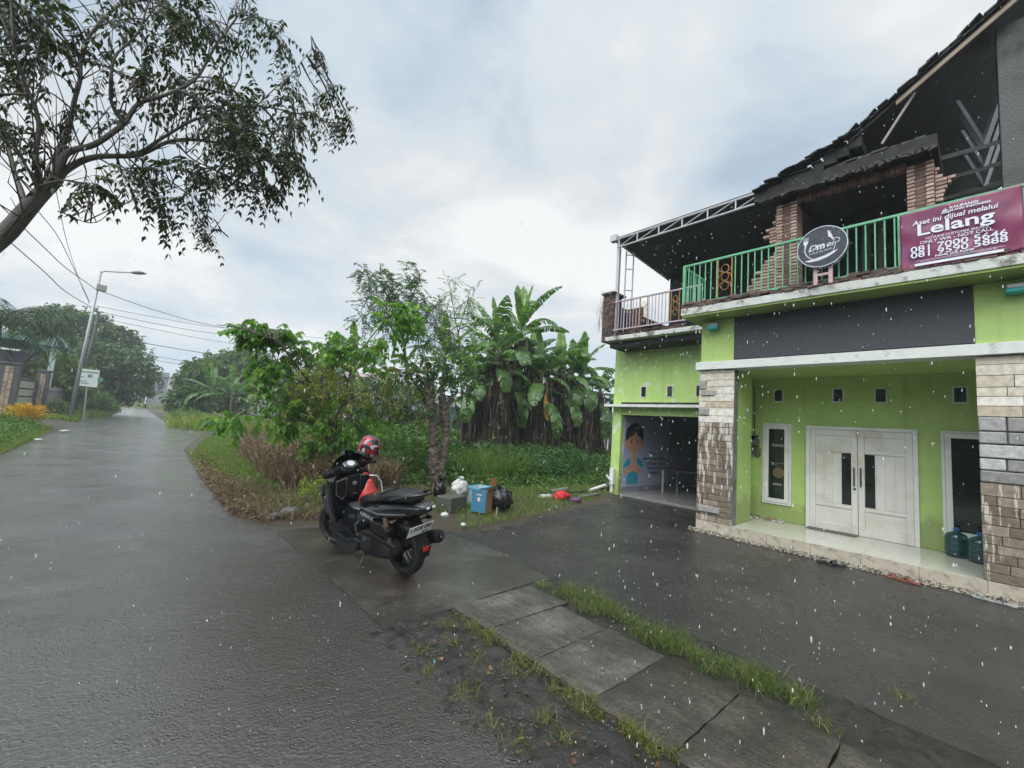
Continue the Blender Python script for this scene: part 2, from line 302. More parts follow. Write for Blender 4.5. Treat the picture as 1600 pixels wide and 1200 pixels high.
def sheet(name, poly, z, mat, kind='structure'):
    me = bpy.data.meshes.new(name); bm = bmesh.new()
    f = bm.faces.new([bm.verts.new((x, y, z)) for x, y in poly]); bm.normal_update()
    if f.normal.z < 0: f.normal_flip()
    bmesh.ops.triangulate(bm, faces=bm.faces); bm.to_mesh(me); bm.free()
    o = bpy.data.objects.new(name, me); COL.objects.link(o); me.materials.append(mat); return tag(o, kind=kind)
def wob(pts, amp=0.05, n=6, seed=1):
    """subdivide a polyline with small irregularities"""
    r = random.Random(seed); out = []
    for (a, b) in zip(pts[:-1], pts[1:]):
        for k in range(n):
            t = k/n; w = amp * (0 if k == 0 else 1)
            out.append((a[0]+(b[0]-a[0])*t + r.uniform(-w, w), a[1]+(b[1]-a[1])*t + r.uniform(-w, w)))
    out.append(pts[-1]); return out
sheet('ground', [(-289, -54), (289, -54), (289, 289), (-289, 289)], -0.03, M_ground)
road_right = [(1.6, -6), (1.6, 3.09), (3.3, 3.19), (3.55, 3.16), (3.6, 5.35), (3.0, 5.9), (2.31, 6.45), (1.75, 6.5), (1.5, 6.87), (1.27, 7.55), (1.25, 9.45), (1.29, 12.6), (1.45, 18.4), (2.2, 23.5), (2.9, 27.5), (3.8, 29.7), (6, 31), (14, 33), (60, 34), (60, 38.5), (14, 37.5), (7.7, 36), (4.3, 34.6), (2.6, 36), (2.0, 42), (2.0, 60), (1.9, 100), (2.4, 112), (60, 114), (60, 120), (-60, 120), (-60, 114), (-2.4, 112), (-1.6, 100), (-1.3, 75), (-1.9, 47), (-3.3, 45), (-4.6, 43.5), (-4.4, 39), (-2.4, 37), (-2.33, 30), (-2.35, 21), (-2.3, 16), (-2.6, 8), (-2.8, -6)]
sheet('road', wob(road_right[5:16], 0.07, 5, 3)[0:0] + road_right, 0.0, M_road)
sheet('concrete_apron', [(1.62, 3.12), (2.2, 3.14), (3.28, 3.22), (3.58, 3.25), (3.72, 4.1), (3.63, 5.3), (3.1, 5.8), (2.4, 6.3), (1.9, 6.35), (1.6, 6.3), (1.63, 5.0)], 0.005, M_apron)
yard_edge = wob([(3.4, 5.5), (4.23, 5.14), (5.2, 5.3), (6.0, 5.55), (7.5, 5.9), (9.04, 6.34), (9.9, 6.75)], 0.06, 6, 5)
sheet('yard_paving', [(3.0, -8), (16, -8), (16, 6.75)] + yard_edge[::-1] + [(3.6, 4.6), (3.55, 3.2), (3.2, 3.1), (3.0, 2.5)], -0.004, M_yard)
# irregular gravel strewn at the yard edge and along the step
def pebbles(name, pts, rmin, rmax, mat, flat=0.6):
    P = np.array(pts); n = len(P)
    base = np.array([(1,0,0),(-1,0,0),(0,1,0),(0,-1,0),(0,0,1),(0,0,-1),(.6,.6,.45),(-.6,.6,.45),(-.6,-.6,.45),(.6,-.6,.45)], float)
    # icosa-like: build as octahedron subdivided once
    ov = base[:6]; of = [(0,2,4),(2,1,4),(1,3,4),(3,0,4),(2,0,5),(1,2,5),(3,1,5),(0,3,5)]
    vs = [tuple(v) for v in ov]; fs = []; cache = {}
    def mid(a, b):
        k = (min(a,b), max(a,b))
        if k not in cache:
            p = (np.array(vs[a])+np.array(vs[b]))/2; p /= np.linalg.norm(p); cache[k] = len(vs); vs.append(tuple(p))
        return cache[k]
    for a,b,c in of:
        ab, bc, ca = mid(a,b), mid(b,c), mid(c,a); fs += [(a,ab,ca),(ab,b,bc),(ca,bc,c),(ab,bc,ca)]
    bv = np.array(vs); bf = np.array(fs)
    r = rng.uniform(rmin, rmax, (n,1,1)); sc = rng.uniform(0.6, 1.25, (n,1,3)); sc[:,:,2] *= flat
    ang = rng.uniform(0, 6.28, n); ca, sa = np.cos(ang), np.sin(ang)
    V = bv[None]*r*sc*(1+rng.uniform(-.12,.12,(n,len(bv),1)))
    x = V[:,:,0]*ca[:,None]-V[:,:,1]*sa[:,None]; y = V[:,:,0]*sa[:,None]+V[:,:,1]*ca[:,None]
    V = np.stack([x,y,V[:,:,2]],-1)+P[:,None,:]
    F = bf[None]+(np.arange(n)*len(bv))[:,None,None]
    return tag(fastmesh(name, V.reshape(-1,3), F.reshape(-1,3), mat, smooth=True), kind='stuff')
def islandmat(name, stops, rough=0.5, bump=0.0):
    m, t, b, out = mat_new(name); L = t.links.new
    g = t.nodes.new('ShaderNodeNewGeometry'); r = ramp(t, stops); L(g.outputs['Random Per Island'], r.inputs[0]); L(r.outputs[0], b.inputs['Base Color'])
    b.inputs['Roughness'].default_value = rough
    if bump:
        tcn = t.nodes.new('ShaderNodeTexCoord'); nb = N(t, 'ShaderNodeTexNoise', i_Scale=60.0, i_Detail=5.0); L(tcn.outputs['Object'], nb.inputs['Vector'])
        bp = N(t, 'ShaderNodeBump', i_Strength=bump, i_Distance=0.01); L(nb.outputs[0], bp.inputs['Height']); L(bp.outputs[0], b.inputs['Normal'])
    return m
M_peb = islandmat('pale_pebbles', [(0.0, (0.10,0.085,0.065)), (0.5, (0.22,0.19,0.15)), (1.0, (0.38,0.35,0.29))], 0.4)
M_grav = islandmat('dark_gravel', [(0.0, (0.02,0.02,0.02)), (0.6, (0.06,0.055,0.05)), (0.93, (0.11,0.1,0.09)), (1.0, (0.3,0.29,0.27))], 0.35)
pts = []
for _ in range(1700):
    y = rng.uniform(-0.9, 3.68); t = rng.uniform(0, 1)**0.8
    pts.append((7.79-0.095*t, y, 0.05*(1-t)+0.002))
pebbles('pebble_strip', pts, 0.008, 0.018, M_peb)
pts = []
for _ in range(5200):
    a = rng.uniform(0, 1); i = int(a*(len(yard_edge)-1)); p = yard_edge[i]
    pts.append((p[0]+rng.uniform(-.3,.3), p[1]+rng.normal(0,.28)-0.1, 0.0))
for _ in range(5000):
    x = 3.4+6.6*rng.uniform(0,1)**1.2; y = rng.uniform(0.3, 5.6)
    if x < 7.6 or y > 3.8: pts.append((x, y, -0.003))
for _ in range(1600):
    pts.append((rng.uniform(1.55, 2.3), rng.uniform(0.7, 3.1), 0.012))
pebbles('loose_gravel', pts, 0.003, 0.008, M_grav)

# soil strips and verges: heightfield sheets
def patch(name, x0, x1, y0, y1, nx, ny, hf, mat, inside=None):
    vs, fs, idx = [], [], {}
    for j in range(ny+1):
        for i in range(nx+1):
            x = x0+(x1-x0)*i/nx; y = y0+(y1-y0)*j/ny; idx[i,j] = len(vs); vs.append((x, y, hf(x, y)))
    for j in range(ny):
        for i in range(nx):
            cx_, cy_ = x0+(x1-x0)*(i+.5)/nx, y0+(y1-y0)*(j+.5)/ny
            if inside is None or inside(cx_, cy_): fs.append((idx[i,j], idx[i+1,j], idx[i+1,j+1], idx[i,j+1]))
    mb = MB(); mb.add(vs, fs); o = mb.build(name, mat, smooth=True); return tag(o, kind='structure')
from mathutils import noise as MN
def fbm(x, y, s=1.0, z=0.0): return MN.fractal(Vector((x*s, y*s, z)), 1.0, 2.0, 4)
patch('soil_bed', 1.5, 2.34, -0.6, 3.12, 26, 110, lambda x, y: 0.008+0.02*fbm(x, y, 6)+0.012*fbm(x,y,20) + (0.01 if 1.6 < x < 2.2 else -0.012), M_soil)
patch('soil_strip', 3.02, 3.75, -0.8, 3.2, 20, 110, lambda x, y: 0.008+0.018*fbm(x, y, 6, 3)-(0.045 if x > 3.66 else 0), M_soil)
def edge_x(y):                                    # right edge of the road
    e = [(6.3, 1.75), (6.87, 1.5), (7.55, 1.27), (9.45, 1.25), (12.6, 1.29), (18.4, 1.45), (23.5, 2.2), (27.5, 2.9), (29.7, 3.8), (31, 6.0)]
    if y <= e[0][0]: return 2.2
    for (a, xa), (b, xb) in zip(e[:-1], e[1:]):
        if a <= y <= b: return xa+(xb-xa)*(y-a)/(b-a)
    return 8.0
def lot_h(x, y):
    d = x-edge_x(y)-0.08*fbm(x, y, 2)-0.12*fbm(0, y, 0.9, 4)
    if y < 8: 
        lim = 5.4+0.1*max(0, x-3) if x > 3.3 else 6.45
        d = min(d, (y-lim-0.15*fbm(x, y, 2))) if True else d
    k = max(-0.02, min(1.0, d/1.2))
    return -0.012 + 0.11*k + 0.05*max(0,k)*fbm(x, y, 1.5)
patch('lot_ground', 1.1, 18, 5.2, 31, 180, 240, lot_h, M_litter, inside=lambda x, y: x > edge_x(y)-0.15 and not (x > 9.6 and y < 7.4))
def vleft_h(x, y): 
    d = -2.25-x-0.1*fbm(x, y, 1.2); k = max(-0.02, min(1, d/1.0)); return -0.012+0.12*k
patch('left_verge_ground', -16, -2.1, 12, 36.5, 60, 100, vleft_h, M_litter)

# ---------------------------------------------------------------- foliage generators (vectorised)
def unit(a): return a/np.maximum(1e-9, np.linalg.norm(a, axis=-1, keepdims=True))
def leaves_arr(P, D, Sd, Ln, Wd, fold=0.15, droop=0.15):
    """folded leaf, 6 verts 4 tris"""
    n = len(P); Ln = np.broadcast_to(np.asarray(Ln, float).reshape(-1,1), (n,1)); Wd = np.broadcast_to(np.asarray(Wd, float).reshape(-1,1), (n,1))
    D = unit(D); Sd = unit(Sd - (Sd*D).sum(-1, keepdims=True)*D); Nn = np.cross(D, Sd)
    dn = np.array([0,0,-1.0])
    a = P; m1 = P+D*Ln*0.42-Nn*Wd*fold*0.0+dn*Ln*droop*0.15; t = P+D*Ln+dn*Ln*droop
    l = P+D*Ln*0.38+Sd*Wd*0.5+Nn*Wd*fold; r = P+D*Ln*0.38-Sd*Wd*0.5+Nn*Wd*fold
    V = np.stack([a, l, m1, r, t], 1).reshape(-1,3)
    f = np.array([(0,1,2),(0,2,3),(1,4,2),(2,4,3)]); F = (f[None]+(np.arange(n)*5)[:,None,None]).reshape(-1,3)
    return V, F
def rand_dirs(n, zbias=0.0, zs=1.0):
    d = rng.normal(size=(n,3)); d[:,2] = d[:,2]*zs+zbias; return unit(d)
def merge(parts):
    Vs, Fs, o = [], [], 0
    for V, F in parts: Vs.append(V); Fs.append(F+o); o += len(V)
    return np.concatenate(Vs), np.concatenate(Fs)
def sprigs(P, D, ln, k, leafL, leafW, droop=0.4, side=1.0, hang=0.5):
    """twigs starting at P going D with k leaf pairs each"""
    n = len(P); ln = np.broadcast_to(np.asarray(ln, float).reshape(-1), (n,)); D = unit(D)
    up = np.array([0,0,1.0]); S = unit(np.cross(D, up)+1e-4*rng.normal(size=(n,3)))
    Pl, Dl, Sl = [], [], []
    for j in range(k):
        t = (j+0.6)/k
        pos = P+D*(ln*t)[:,None]; pos[:,2] -= droop*ln*t*t
        for sg in (-1, 1):
            d = D*0.45+S*sg*side+rng.normal(size=(n,3))*0.22; d[:,2] -= hang
            Pl.append(pos); Dl.append(d); Sl.append(D+rng.normal(size=(n,3))*0.3)
    P2 = np.concatenate(Pl); m = len(P2)
    return leaves_arr(P2, np.concatenate(Dl), np.concatenate(Sl), leafL*rng.uniform(.7,1.25,m), leafW*rng.uniform(.7,1.2,m))
def twigs_arr(A, B, r=0.006, sag=0.0):
    """thin 3-sided sticks from A to B"""
    n = len(A); d = unit(B-A); u = unit(np.cross(d, np.array([0.3,0.2,1.0]))); v = np.cross(d, u)
    r = np.broadcast_to(np.asarray(r, float).reshape(-1,1), (n,1)); V = []
    for P, k in ((A, 1.0), (B, 0.5)):
        for a in (0, 2.09, 4.19): V.append(P+(u*math.cos(a)+v*math.sin(a))*r*k)
    V = np.stack(V, 1).reshape(-1,3); f = np.array([(0,1,4),(0,4,3),(1,2,5),(1,5,4),(2,0,3),(2,3,5)])
    return V, (f[None]+(np.arange(n)*6)[:,None,None]).reshape(-1,3)
def blades(P, h, w, lean=0.5, bend=0.5, up=1.0):
    n = len(P); h = np.broadcast_to(np.asarray(h, float).reshape(-1), (n,)); a = rng.uniform(0, 6.283, n)
    dr = np.stack([np.cos(a), np.sin(a), np.zeros(n)], -1); b = rng.uniform(0, 6.283, n); sd = np.stack([np.cos(b), np.sin(b), np.zeros(n)], -1)
    l = (rng.uniform(0.1, 1, n)*lean)[:,None]; hh = (h*rng.uniform(.55, 1.2, n))[:,None]; upv = np.array([0,0,1.0])
    w = np.broadcast_to(np.asarray(w, float).reshape(-1,1), (n,1))
    p1 = P+upv*hh*0.55*up+dr*hh*l*0.45; p2 = P+upv*hh*(1-0.5*bend*l)*up+dr*hh*l*1.25
    V = np.stack([P-sd*w*.5, P+sd*w*.5, p1-sd*w*.42, p1+sd*w*.42, p2], 1).reshape(-1,3)
    f = np.array([(0,1,3),(0,3,2),(2,3,4)]); return V, (f[None]+(np.arange(n)*5)[:,None,None]).reshape(-1,3)
def in_poly(x, y, poly):
    c = False; j = len(poly)-1
    for i in range(len(poly)):
        if (poly[i][1] > y) != (poly[j][1] > y) and x < (poly[j][0]-poly[i][0])*(y-poly[i][1])/(poly[j][1]-poly[i][1])+poly[i][0]: c = not c
        j = i
    return c
def scatter(poly, n):
    xs = [p[0] for p in poly]; ys = [p[1] for p in poly]; out = []
    while len(out) < n:
        x, y = rng.uniform(min(xs), max(xs)), rng.uniform(min(ys), max(ys))
        if in_poly(x, y, poly): out.append((x, y))
    return np.array(out)
# ---------------------------------------------------------------- green two-storey house
def wallmat(name, col, peel=None):
    m, t, b, out = mat_new(name); L = t.links.new; tcn = t.nodes.new('ShaderNodeTexCoord'); P = tcn.outputs['Object']
    def nz(sc, det=6.0, mp=None):
        n = N(t, 'ShaderNodeTexNoise', i_Scale=sc, i_Detail=det, i_Roughness=0.6)
        if mp: k = N(t, 'ShaderNodeMapping'); k.inputs['Scale'].default_value = mp; L(P, k.inputs[0]); L(k.outputs[0], n.inputs['Vector'])
        else: L(P, n.inputs['Vector'])
        return n.outputs[0]
    def mix(fac, src, c, k=1.0):
        x = N(t, 'ShaderNodeMix'); x.data_type = 'RGBA'; mk = N(t, 'ShaderNodeMath', operation='MULTIPLY'); L(fac, mk.inputs[0]); mk.inputs[1].default_value = k; L(mk.outputs[0], x.inputs[0]); L(src, x.inputs[6]); x.inputs[7].default_value = (*c, 1); return x.outputs[2]
    r0 = ramp(t, [(0.3, tuple(c*.93 for c in col)), (0.7, tuple(min(1, c*1.06) for c in col))]); L(nz(2.2), r0.inputs[0]); src = r0.outputs[0]
    r1 = ramp(t, [(0.52, 0.0), (0.72, 1.0)]); L(nz(1.0, 6.0, (9, 9, .55)), r1.inputs[0]); src = mix(r1.outputs[0], src, (col[0]*.62, col[1]*.68, col[2]*.6), .45)
    r2 = ramp(t, [(0.62, 0.0), (0.66, 1.0)]); L(nz(5.0, 8.0), r2.inputs[0]); src = mix(r2.outputs[0], src, (col[0]*.75, col[1]*.82, col[2]*.9), .5)
    if peel: r3 = ramp(t, [(peel, 0.0), (peel+.025, 1.0)]); L(nz(3.4, 9.0), r3.inputs[0]); src = mix(r3.outputs[0], src, (.56,.62,.55), .85)
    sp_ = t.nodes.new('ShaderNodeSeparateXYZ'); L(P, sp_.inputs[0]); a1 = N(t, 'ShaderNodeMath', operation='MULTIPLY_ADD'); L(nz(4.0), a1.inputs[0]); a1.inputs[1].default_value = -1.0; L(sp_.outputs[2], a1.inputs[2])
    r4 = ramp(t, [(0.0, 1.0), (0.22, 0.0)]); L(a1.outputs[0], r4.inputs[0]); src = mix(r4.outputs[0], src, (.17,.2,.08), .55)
    L(src, b.inputs['Base Color']); b.inputs['Roughness'].default_value = .5
    nb = nz(110.0, 4.0); bp = N(t, 'ShaderNodeBump', i_Strength=.3, i_Distance=.01); L(nb, bp.inputs['Height']); n2 = nz(3.0, 3.0); b2 = N(t, 'ShaderNodeBump', i_Strength=.15, i_Distance=.05); L(n2, b2.inputs['Height']); L(bp.outputs[0], b2.inputs['Normal']); L(b2.outputs[0], b.inputs['Normal'])
    return m
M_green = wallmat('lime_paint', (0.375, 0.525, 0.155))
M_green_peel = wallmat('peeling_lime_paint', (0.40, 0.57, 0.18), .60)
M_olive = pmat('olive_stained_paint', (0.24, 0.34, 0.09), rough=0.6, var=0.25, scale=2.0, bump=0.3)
M_white = pmat('white_paint', (0.66, 0.68, 0.66), rough=0.45, var=0.05, scale=3, bump=0.1, dirt=(0.42, 0.44, 0.40), dscale=2.5, dlo=0.55, dhi=0.75)
M_trim = pmat('weathered_white_trim', (0.62, 0.65, 0.62), rough=0.5, var=0.08, scale=5, bump=0.3, dirt=(0.34, 0.36, 0.32), dscale=5, dlo=0.56, dhi=0.72)
M_door = pmat('white_door_paint', (0.64, 0.635, 0.60), rough=0.4, var=0.05, scale=3, dirt=(0.48, 0.42, 0.33), dscale=1.7, dlo=0.5, dhi=0.72)
M_panel = pmat('charcoal_render', (0.040, 0.042, 0.052), rough=0.55, var=0.2, scale=10, bump=1.0, bscale=55)
M_dark = pmat('shade_and_eave_black', (0.012, 0.012, 0.012), rough=0.8, var=0.4)  # near black stands in for shade inside the rooms; also the dark eave
M_darkroof = pmat('mossy_shaded_roof', (0.013, 0.012, 0.011), rough=0.6, var=0.5, scale=6, bump=0.8, bscale=20, dirt=(0.024, 0.022, 0.018), dscale=6)  # mossy roof, its colour blackened to stand in for the shaded underside
M_glass = pmat('dark_glass', (0.010, 0.016, 0.014), rough=0.05, var=0.1, spec=0.6)
M_tile = pmat('glazed_floor_tile', (0.50, 0.49, 0.43), rough=0.09, var=0.05, scale=2)
M_riser = pmat('step_riser_tile', (0.42, 0.38, 0.31), rough=0.3, var=0.08, scale=4, dirt=(0.15, 0.12, 0.09), dscale=9, dlo=0.5, dhi=0.75)
M_steel = pmat('painted_steel', (0.45, 0.47, 0.48), rough=0.4, metal=0.3, var=0.1, scale=10)
M_railg = pmat('green_rail_paint', (0.10, 0.36, 0.19), rough=0.35, var=0.12, scale=8, dirt=(0.18,0.4,0.26), dscale=12)
M_railp = pmat('faded_mauve_rail_paint', (0.36, 0.30, 0.34), rough=0.4, var=0.15, scale=8)
M_gold = pmat('aged_gold_paint', (0.30, 0.17, 0.05), rough=0.4, var=0.3, scale=15, metal=0.3)
M_teal = pmat('turquoise_plastic', (0.03, 0.42, 0.46), rough=0.35, var=0.1)
def brickmat(name, c1, c2, c3, drip=0.0, dripcol=(0.48, 0.45, 0.39), bump=0.8, rough=0.55):
    m, t, b, out = mat_new(name); L = t.links.new
    g = t.nodes.new('ShaderNodeNewGeometry'); r = ramp(t, [(0.0, c1), (0.5, c2), (1.0, c3)]); L(g.outputs['Random Per Island'], r.inputs[0])
    tcn = t.nodes.new('ShaderNodeTexCoord'); nz = N(t, 'ShaderNodeTexNoise', i_Scale=14.0, i_Detail=7.0, i_Roughness=0.65); L(tcn.outputs['Object'], nz.inputs['Vector'])
    g2 = ramp(t, [(0.3, 0.7), (0.7, 1.3)]); L(nz.outputs[0], g2.inputs[0])
    mu = N(t, 'ShaderNodeMix'); mu.data_type = 'RGBA'; mu.blend_type = 'MULTIPLY'; mu.inputs[0].default_value = 1; L(r.outputs[0], mu.inputs[6]); L(g2.outputs[0], mu.inputs[7]); src = mu.outputs[2]
    if drip:
        mp = N(t, 'ShaderNodeMapping'); mp.inputs['Scale'].default_value = (22, 22, 3.2); L(tcn.outputs['Object'], mp.inputs['Vector'])
        nd = N(t, 'ShaderNodeTexNoise', i_Scale=1.0, i_Detail=3.0); L(mp.outputs[0], nd.inputs['Vector']); sp_ = t.nodes.new('ShaderNodeSeparateXYZ'); L(tcn.outputs['Object'], sp_.inputs[0]); az_ = N(t, 'ShaderNodeMath', operation='MULTIPLY_ADD'); L(sp_.outputs[2], az_.inputs[0]); az_.inputs[1].default_value = 0.075; L(nd.outputs[0], az_.inputs[2])
        rd = ramp(t, [(1-drip+.085, 0.0), (1-drip+0.16, 1.0)]); L(az_.outputs[0], rd.inputs[0])
        mm = N(t, 'ShaderNodeMix'); mm.data_type = 'RGBA'; L(rd.outputs[0], mm.inputs[0]); L(src, mm.inputs[6]); mm.inputs[7].default_value = (*dripcol, 1); src = mm.outputs[2]
    L(src, b.inputs['Base Color']); b.inputs['Roughness'].default_value = rough
    bp = N(t, 'ShaderNodeBump', i_Strength=bump, i_Distance=0.012); L(nz.outputs[0], bp.inputs['Height']); L(bp.outputs[0], b.inputs['Normal'])
    return m
M_st_cream = brickmat('cream_limestone', (0.42,0.36,0.27), (0.56,0.52,0.44), (0.62,0.60,0.54), 0.3, bump=.5)
M_st_brown = brickmat('brown_stone', (0.095,0.072,0.052), (0.155,0.122,0.09), (0.26,0.215,0.165), 0.455)
M_st_grey = brickmat('rough_grey_stone', (0.20,0.20,0.19), (0.32,0.32,0.31), (0.46,0.46,0.44), 0.0, bump=1.0)
M_brick_p = brickmat('salt_pale_brick', (0.20,0.115,0.085), (0.29,0.19,0.15), (0.38,0.28,0.23), 0.0)
M_brick_b = brickmat('bare_brown_brick', (0.06,0.03,0.022), (0.10,0.052,0.036), (0.15,0.08,0.055), 0.0)
M_rubble = brickmat('mossy_brick_rubble', (0.025,0.018,0.013), (0.06,0.035,0.025), (0.13,0.06,0.04), 0.0)
M_conc = pmat('raw_grey_concrete', (0.15, 0.155, 0.155), rough=0.6, var=0.25, scale=5, bump=0.6, dirt=(0.06,0.06,0.055), dscale=3)

H = thing('house', 'lime green two storey house with stone clad porch pillars and ruined brick upper floor', 'house', (9.0, 2.0, 0.0))
XF, XW = 7.8, 9.42
def blocks(mb, x, y0, y1, z0, z1, rh, wmin, wmax, th=0.03, gap=0.003, seed=1, jx=0.008, jag=0.0):
    r = random.Random(seed); z = z0
    while z < z1-0.01:
        h = min(rh*r.uniform(0.85, 1.15), z1-z) if z1-z > rh*1.4 else z1-z
        y = y0
        while y < y1-0.01:
            w = r.uniform(wmin, wmax)
            if y1-(y+w) < wmin*0.5: w = y1-y
            j = r.uniform(0, jx)
            if r.random() >= jag: mb.box(x-j-th, x, y+gap, y+w-gap, z+gap, z+h-gap)
            y += w
        z += h
def stone_pillar(y0, y1, depth, cream_z, grey_z, seed):
    c = MB(); c.box(XF+0.03, XF+depth, y0+0.012, y1-0.012, 0.2, 2.9); core = c.build('pillar', M_conc, H)
    a = MB(); blocks(a, XF+0.03, y0, y1, cream_z, 2.9, 0.13, 0.25, 0.5, seed=seed, jx=0.004); a.build('cream_stone', M_st_cream, core, bevel=0.003, seg=1)
    lo = 0.2
    if grey_z:
        g = MB(); blocks(g, XF+0.03, y0, y1, grey_z, cream_z, 0.15, 0.2, 0.55, seed=seed+3, jx=0.03, gap=0.006); g.build('grey_stone', M_st_grey, core, bevel=0.02, seg=3)
        b = MB(); blocks(b, XF+0.03, y0, y1, lo, grey_z, 0.12, 0.2, 0.5, seed=seed+5, jx=0.012); b.build('brown_stone', M_st_brown, core, bevel=0.004, seg=1)
    else:
        b = MB(); blocks(b, XF+0.03, y0, y1, lo, cream_z, 0.105, 0.14, 0.45, seed=seed+5, jx=0.012); b.build('brown_stone', M_st_brown, core, bevel=0.004, seg=1)
        
        for q_ in ((0.32,0.57,2.44,2.53),(0.48,0.6,2.56,2.72),(0.42,0.6,2.08,2.2),(0.2,0.58,0.36,0.46)): g = MB(); g.box(XF-0.03, XF, y0+q_[0], y0+q_[1], q_[2], q_[3]); g.build('grey_stone', M_st_grey, core, bevel=0.008, seg=2)
stone_pillar(2.955, 3.57, 0.22, 1.95, None, 4)
stone_pillar(-1.4, 0.09, 0.3, 2.15, 1.35, 9)
# walls of the ground floor
w = MB()
w.box(XW, XW+0.15, -3.0, 3.3, 0.2, 2.93)                     # porch back wall is cut by door and windows set proud of it
w.box(8.02, 8.75, 2.99, 3.56, 0.2, 2.93); w.box(8.75, XW, 3.28, 3.56, 0.2, 2.93)
w.build('porch_wall', M_green, H)
w = MB(); w.box(9.95, 10.1, 3.56, 6.95, 2.42, 4.05); w.box(9.95, 10.1, 6.68, 6.95, 0.0, 2.42); w.box(9.98, 10.1, 3.56, 6.68, 2.16, 2.42)
w.box(10.1, 15, 6.8, 6.95, 0, 4.05); w.box(9.95, 10.1, 3.4, 4.0, 0, 2.16)
w.build('garage_wall', M_green_peel, H)
w = MB(); w.box(9.72, 9.95, 4.0, 7.1, 2.36, 2.43); w.build('garage_lintel', M_trim, H, bevel=0.005)
for q_ in ((XF, XF+0.2, 2.972, 3.55, 3.06, 3.83), (XF, XF+0.2, -3, 0.08, 3.06, 3.83), (8.0, 9.95, 3.4, 3.55, 2.93, 3.83)): w = MB(); w.box(*q_); w.build('upper_wall_strip', M_green, H)
w = MB(); w.box(XF-0.012, XF+0.2, 0.085, 2.967, 3.08, 3.83); w.build('fascia_panel', M_panel, H)
w = MB(); w.box(XF-0.07, XF+0.22, -3, 3.62, 2.91, 3.055); w.build('white_beam', M_trim, H, bevel=0.006)
w = MB(); w.box(XF+0.22, XW+0.1, -3, 3.56, 2.935, 3.05); w.build('porch_ceiling', M_green, H)
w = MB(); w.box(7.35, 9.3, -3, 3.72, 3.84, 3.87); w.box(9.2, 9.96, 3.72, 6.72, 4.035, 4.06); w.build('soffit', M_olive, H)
w = MB(); w.box(7.33, 9.3, -3, 3.74, 3.87, 4.0); w.box(9.15, 15, 3.4, 6.76, 4.06, 4.17); w.build('balcony_slab', pmat('stained_slab_edge', (0.48,0.50,0.47), .55, var=.12, scale=6, bump=.5, dirt=(.13,.135,.11), dscale=5, dlo=.5, dhi=.62), H, bevel=0.008)
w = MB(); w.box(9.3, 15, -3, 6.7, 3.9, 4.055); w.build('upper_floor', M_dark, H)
w = MB(); w.box(XF+0.02, XW+0.1, -3, 3.56, 0.02, 0.195); 
fl = w.build('porch_floor', M_tile, H)
j = MB()
for yy in [3.0, 2.42, 1.83, 1.24, 0.65, 0.06, -0.53]: j.box(XF-0.001, XW, yy-0.002, yy+0.002, 0.1, 0.1962)
for xx in (8.37, 8.95): j.box(xx-0.002, xx+0.002, -3, 3.56, 0.1, 0.1962)
j.build('tile_joint', pmat('tile_grout', (0.3,0.29,0.26), 0.6), fl)
w = MB()
yy = -3.0
for y1 in [-0.53, 0.06, 0.65, 1.24, 1.83, 2.42, 2.98, 3.57]:
    w.box(XF-0.005, XF+0.02, yy+0.003, y1-0.003, 0.0, 0.197); yy = y1
w.box(XF+0.02, 8.4, 3.562, 3.57, 0, 0.197)
w.build('step_riser', M_riser, H, bevel=0.003)
# door
fr = MB(); D0, D1, DT = 0.76, 2.27, 2.03
for a in ((D1-0.06, D1, 0.197, DT), (D0, D0+0.06, 0.197, DT)): fr.box(XW-0.05, XW, a[0], a[1], a[2], a[3])
fr.box(XW-0.05, XW, D0+0.06, D1-0.06, DT-0.055, DT); fr.build('door_frame', M_white, H, bevel=0.004)
mid = (D0+D1)/2
for sgn, (a, b_) in ((1, (mid+0.004, D1-0.062)), (-1, (D0+0.062, mid-0.004))):
    d = MB(); d.box(XW-0.025, XW-0.002, a, b_, 0.2, DT-0.058)
    for q in ((a, a+0.085, 0.2, DT-0.058), (b_-0.085, b_, 0.2, DT-0.058)): d.box(XW-0.050, XW-0.024, q[0], q[1], q[2]+0.001, q[3]-0.001)
    for z0, z1 in ((0.2, 0.33), (0.62, 0.68), (1.58, 1.63), (DT-0.16, DT-0.06)): d.box(XW-0.046, XW-0.024, a+0.086, b_-0.086, z0, z1)
    inner0, inner1 = a+0.09, b_-0.09
    gl0 = inner0 if sgn > 0 else inner1-0.13
    gl1 = gl0+0.13
    p0, p1 = (gl1+0.01, inner1) if sgn > 0 else (inner0, gl0-0.01)
    k = 3
    for i in range(k): d.box(XW-0.032, XW-0.024, p0+(p1-p0)*i/k+0.004, p0+(p1-p0)*(i+1)/k-0.004, 0.685, 1.575)
    leaf = d.build('door_leaf', M_door, H, bevel=0.003)
    gmb = MB(); gmb.box(XW-0.034, XW-0.026, gl0, gl1, 0.69, 1.57); gmb.build('glass_strip', M_glass, leaf)
    hy = mid+sgn*0.045; hm = MB(); hm.tube([(XW-0.085, hy, 1.02), (XW-0.085, hy, 1.34)], 0.011, 10)
    for z in (1.06, 1.30): hm.tube([(XW-0.085, hy, z), (XW-0.037, hy, z)], 0.008, 8)
    if sgn > 0: hm.tube([(XW-0.055, hy, 0.97), (XW-0.037, hy, 0.97)], 0.02, 12)
    hm.build('handle', pmat('brushed_dark_steel', (0.12,0.12,0.12), 0.3, metal=0.9), leaf, smooth=False)
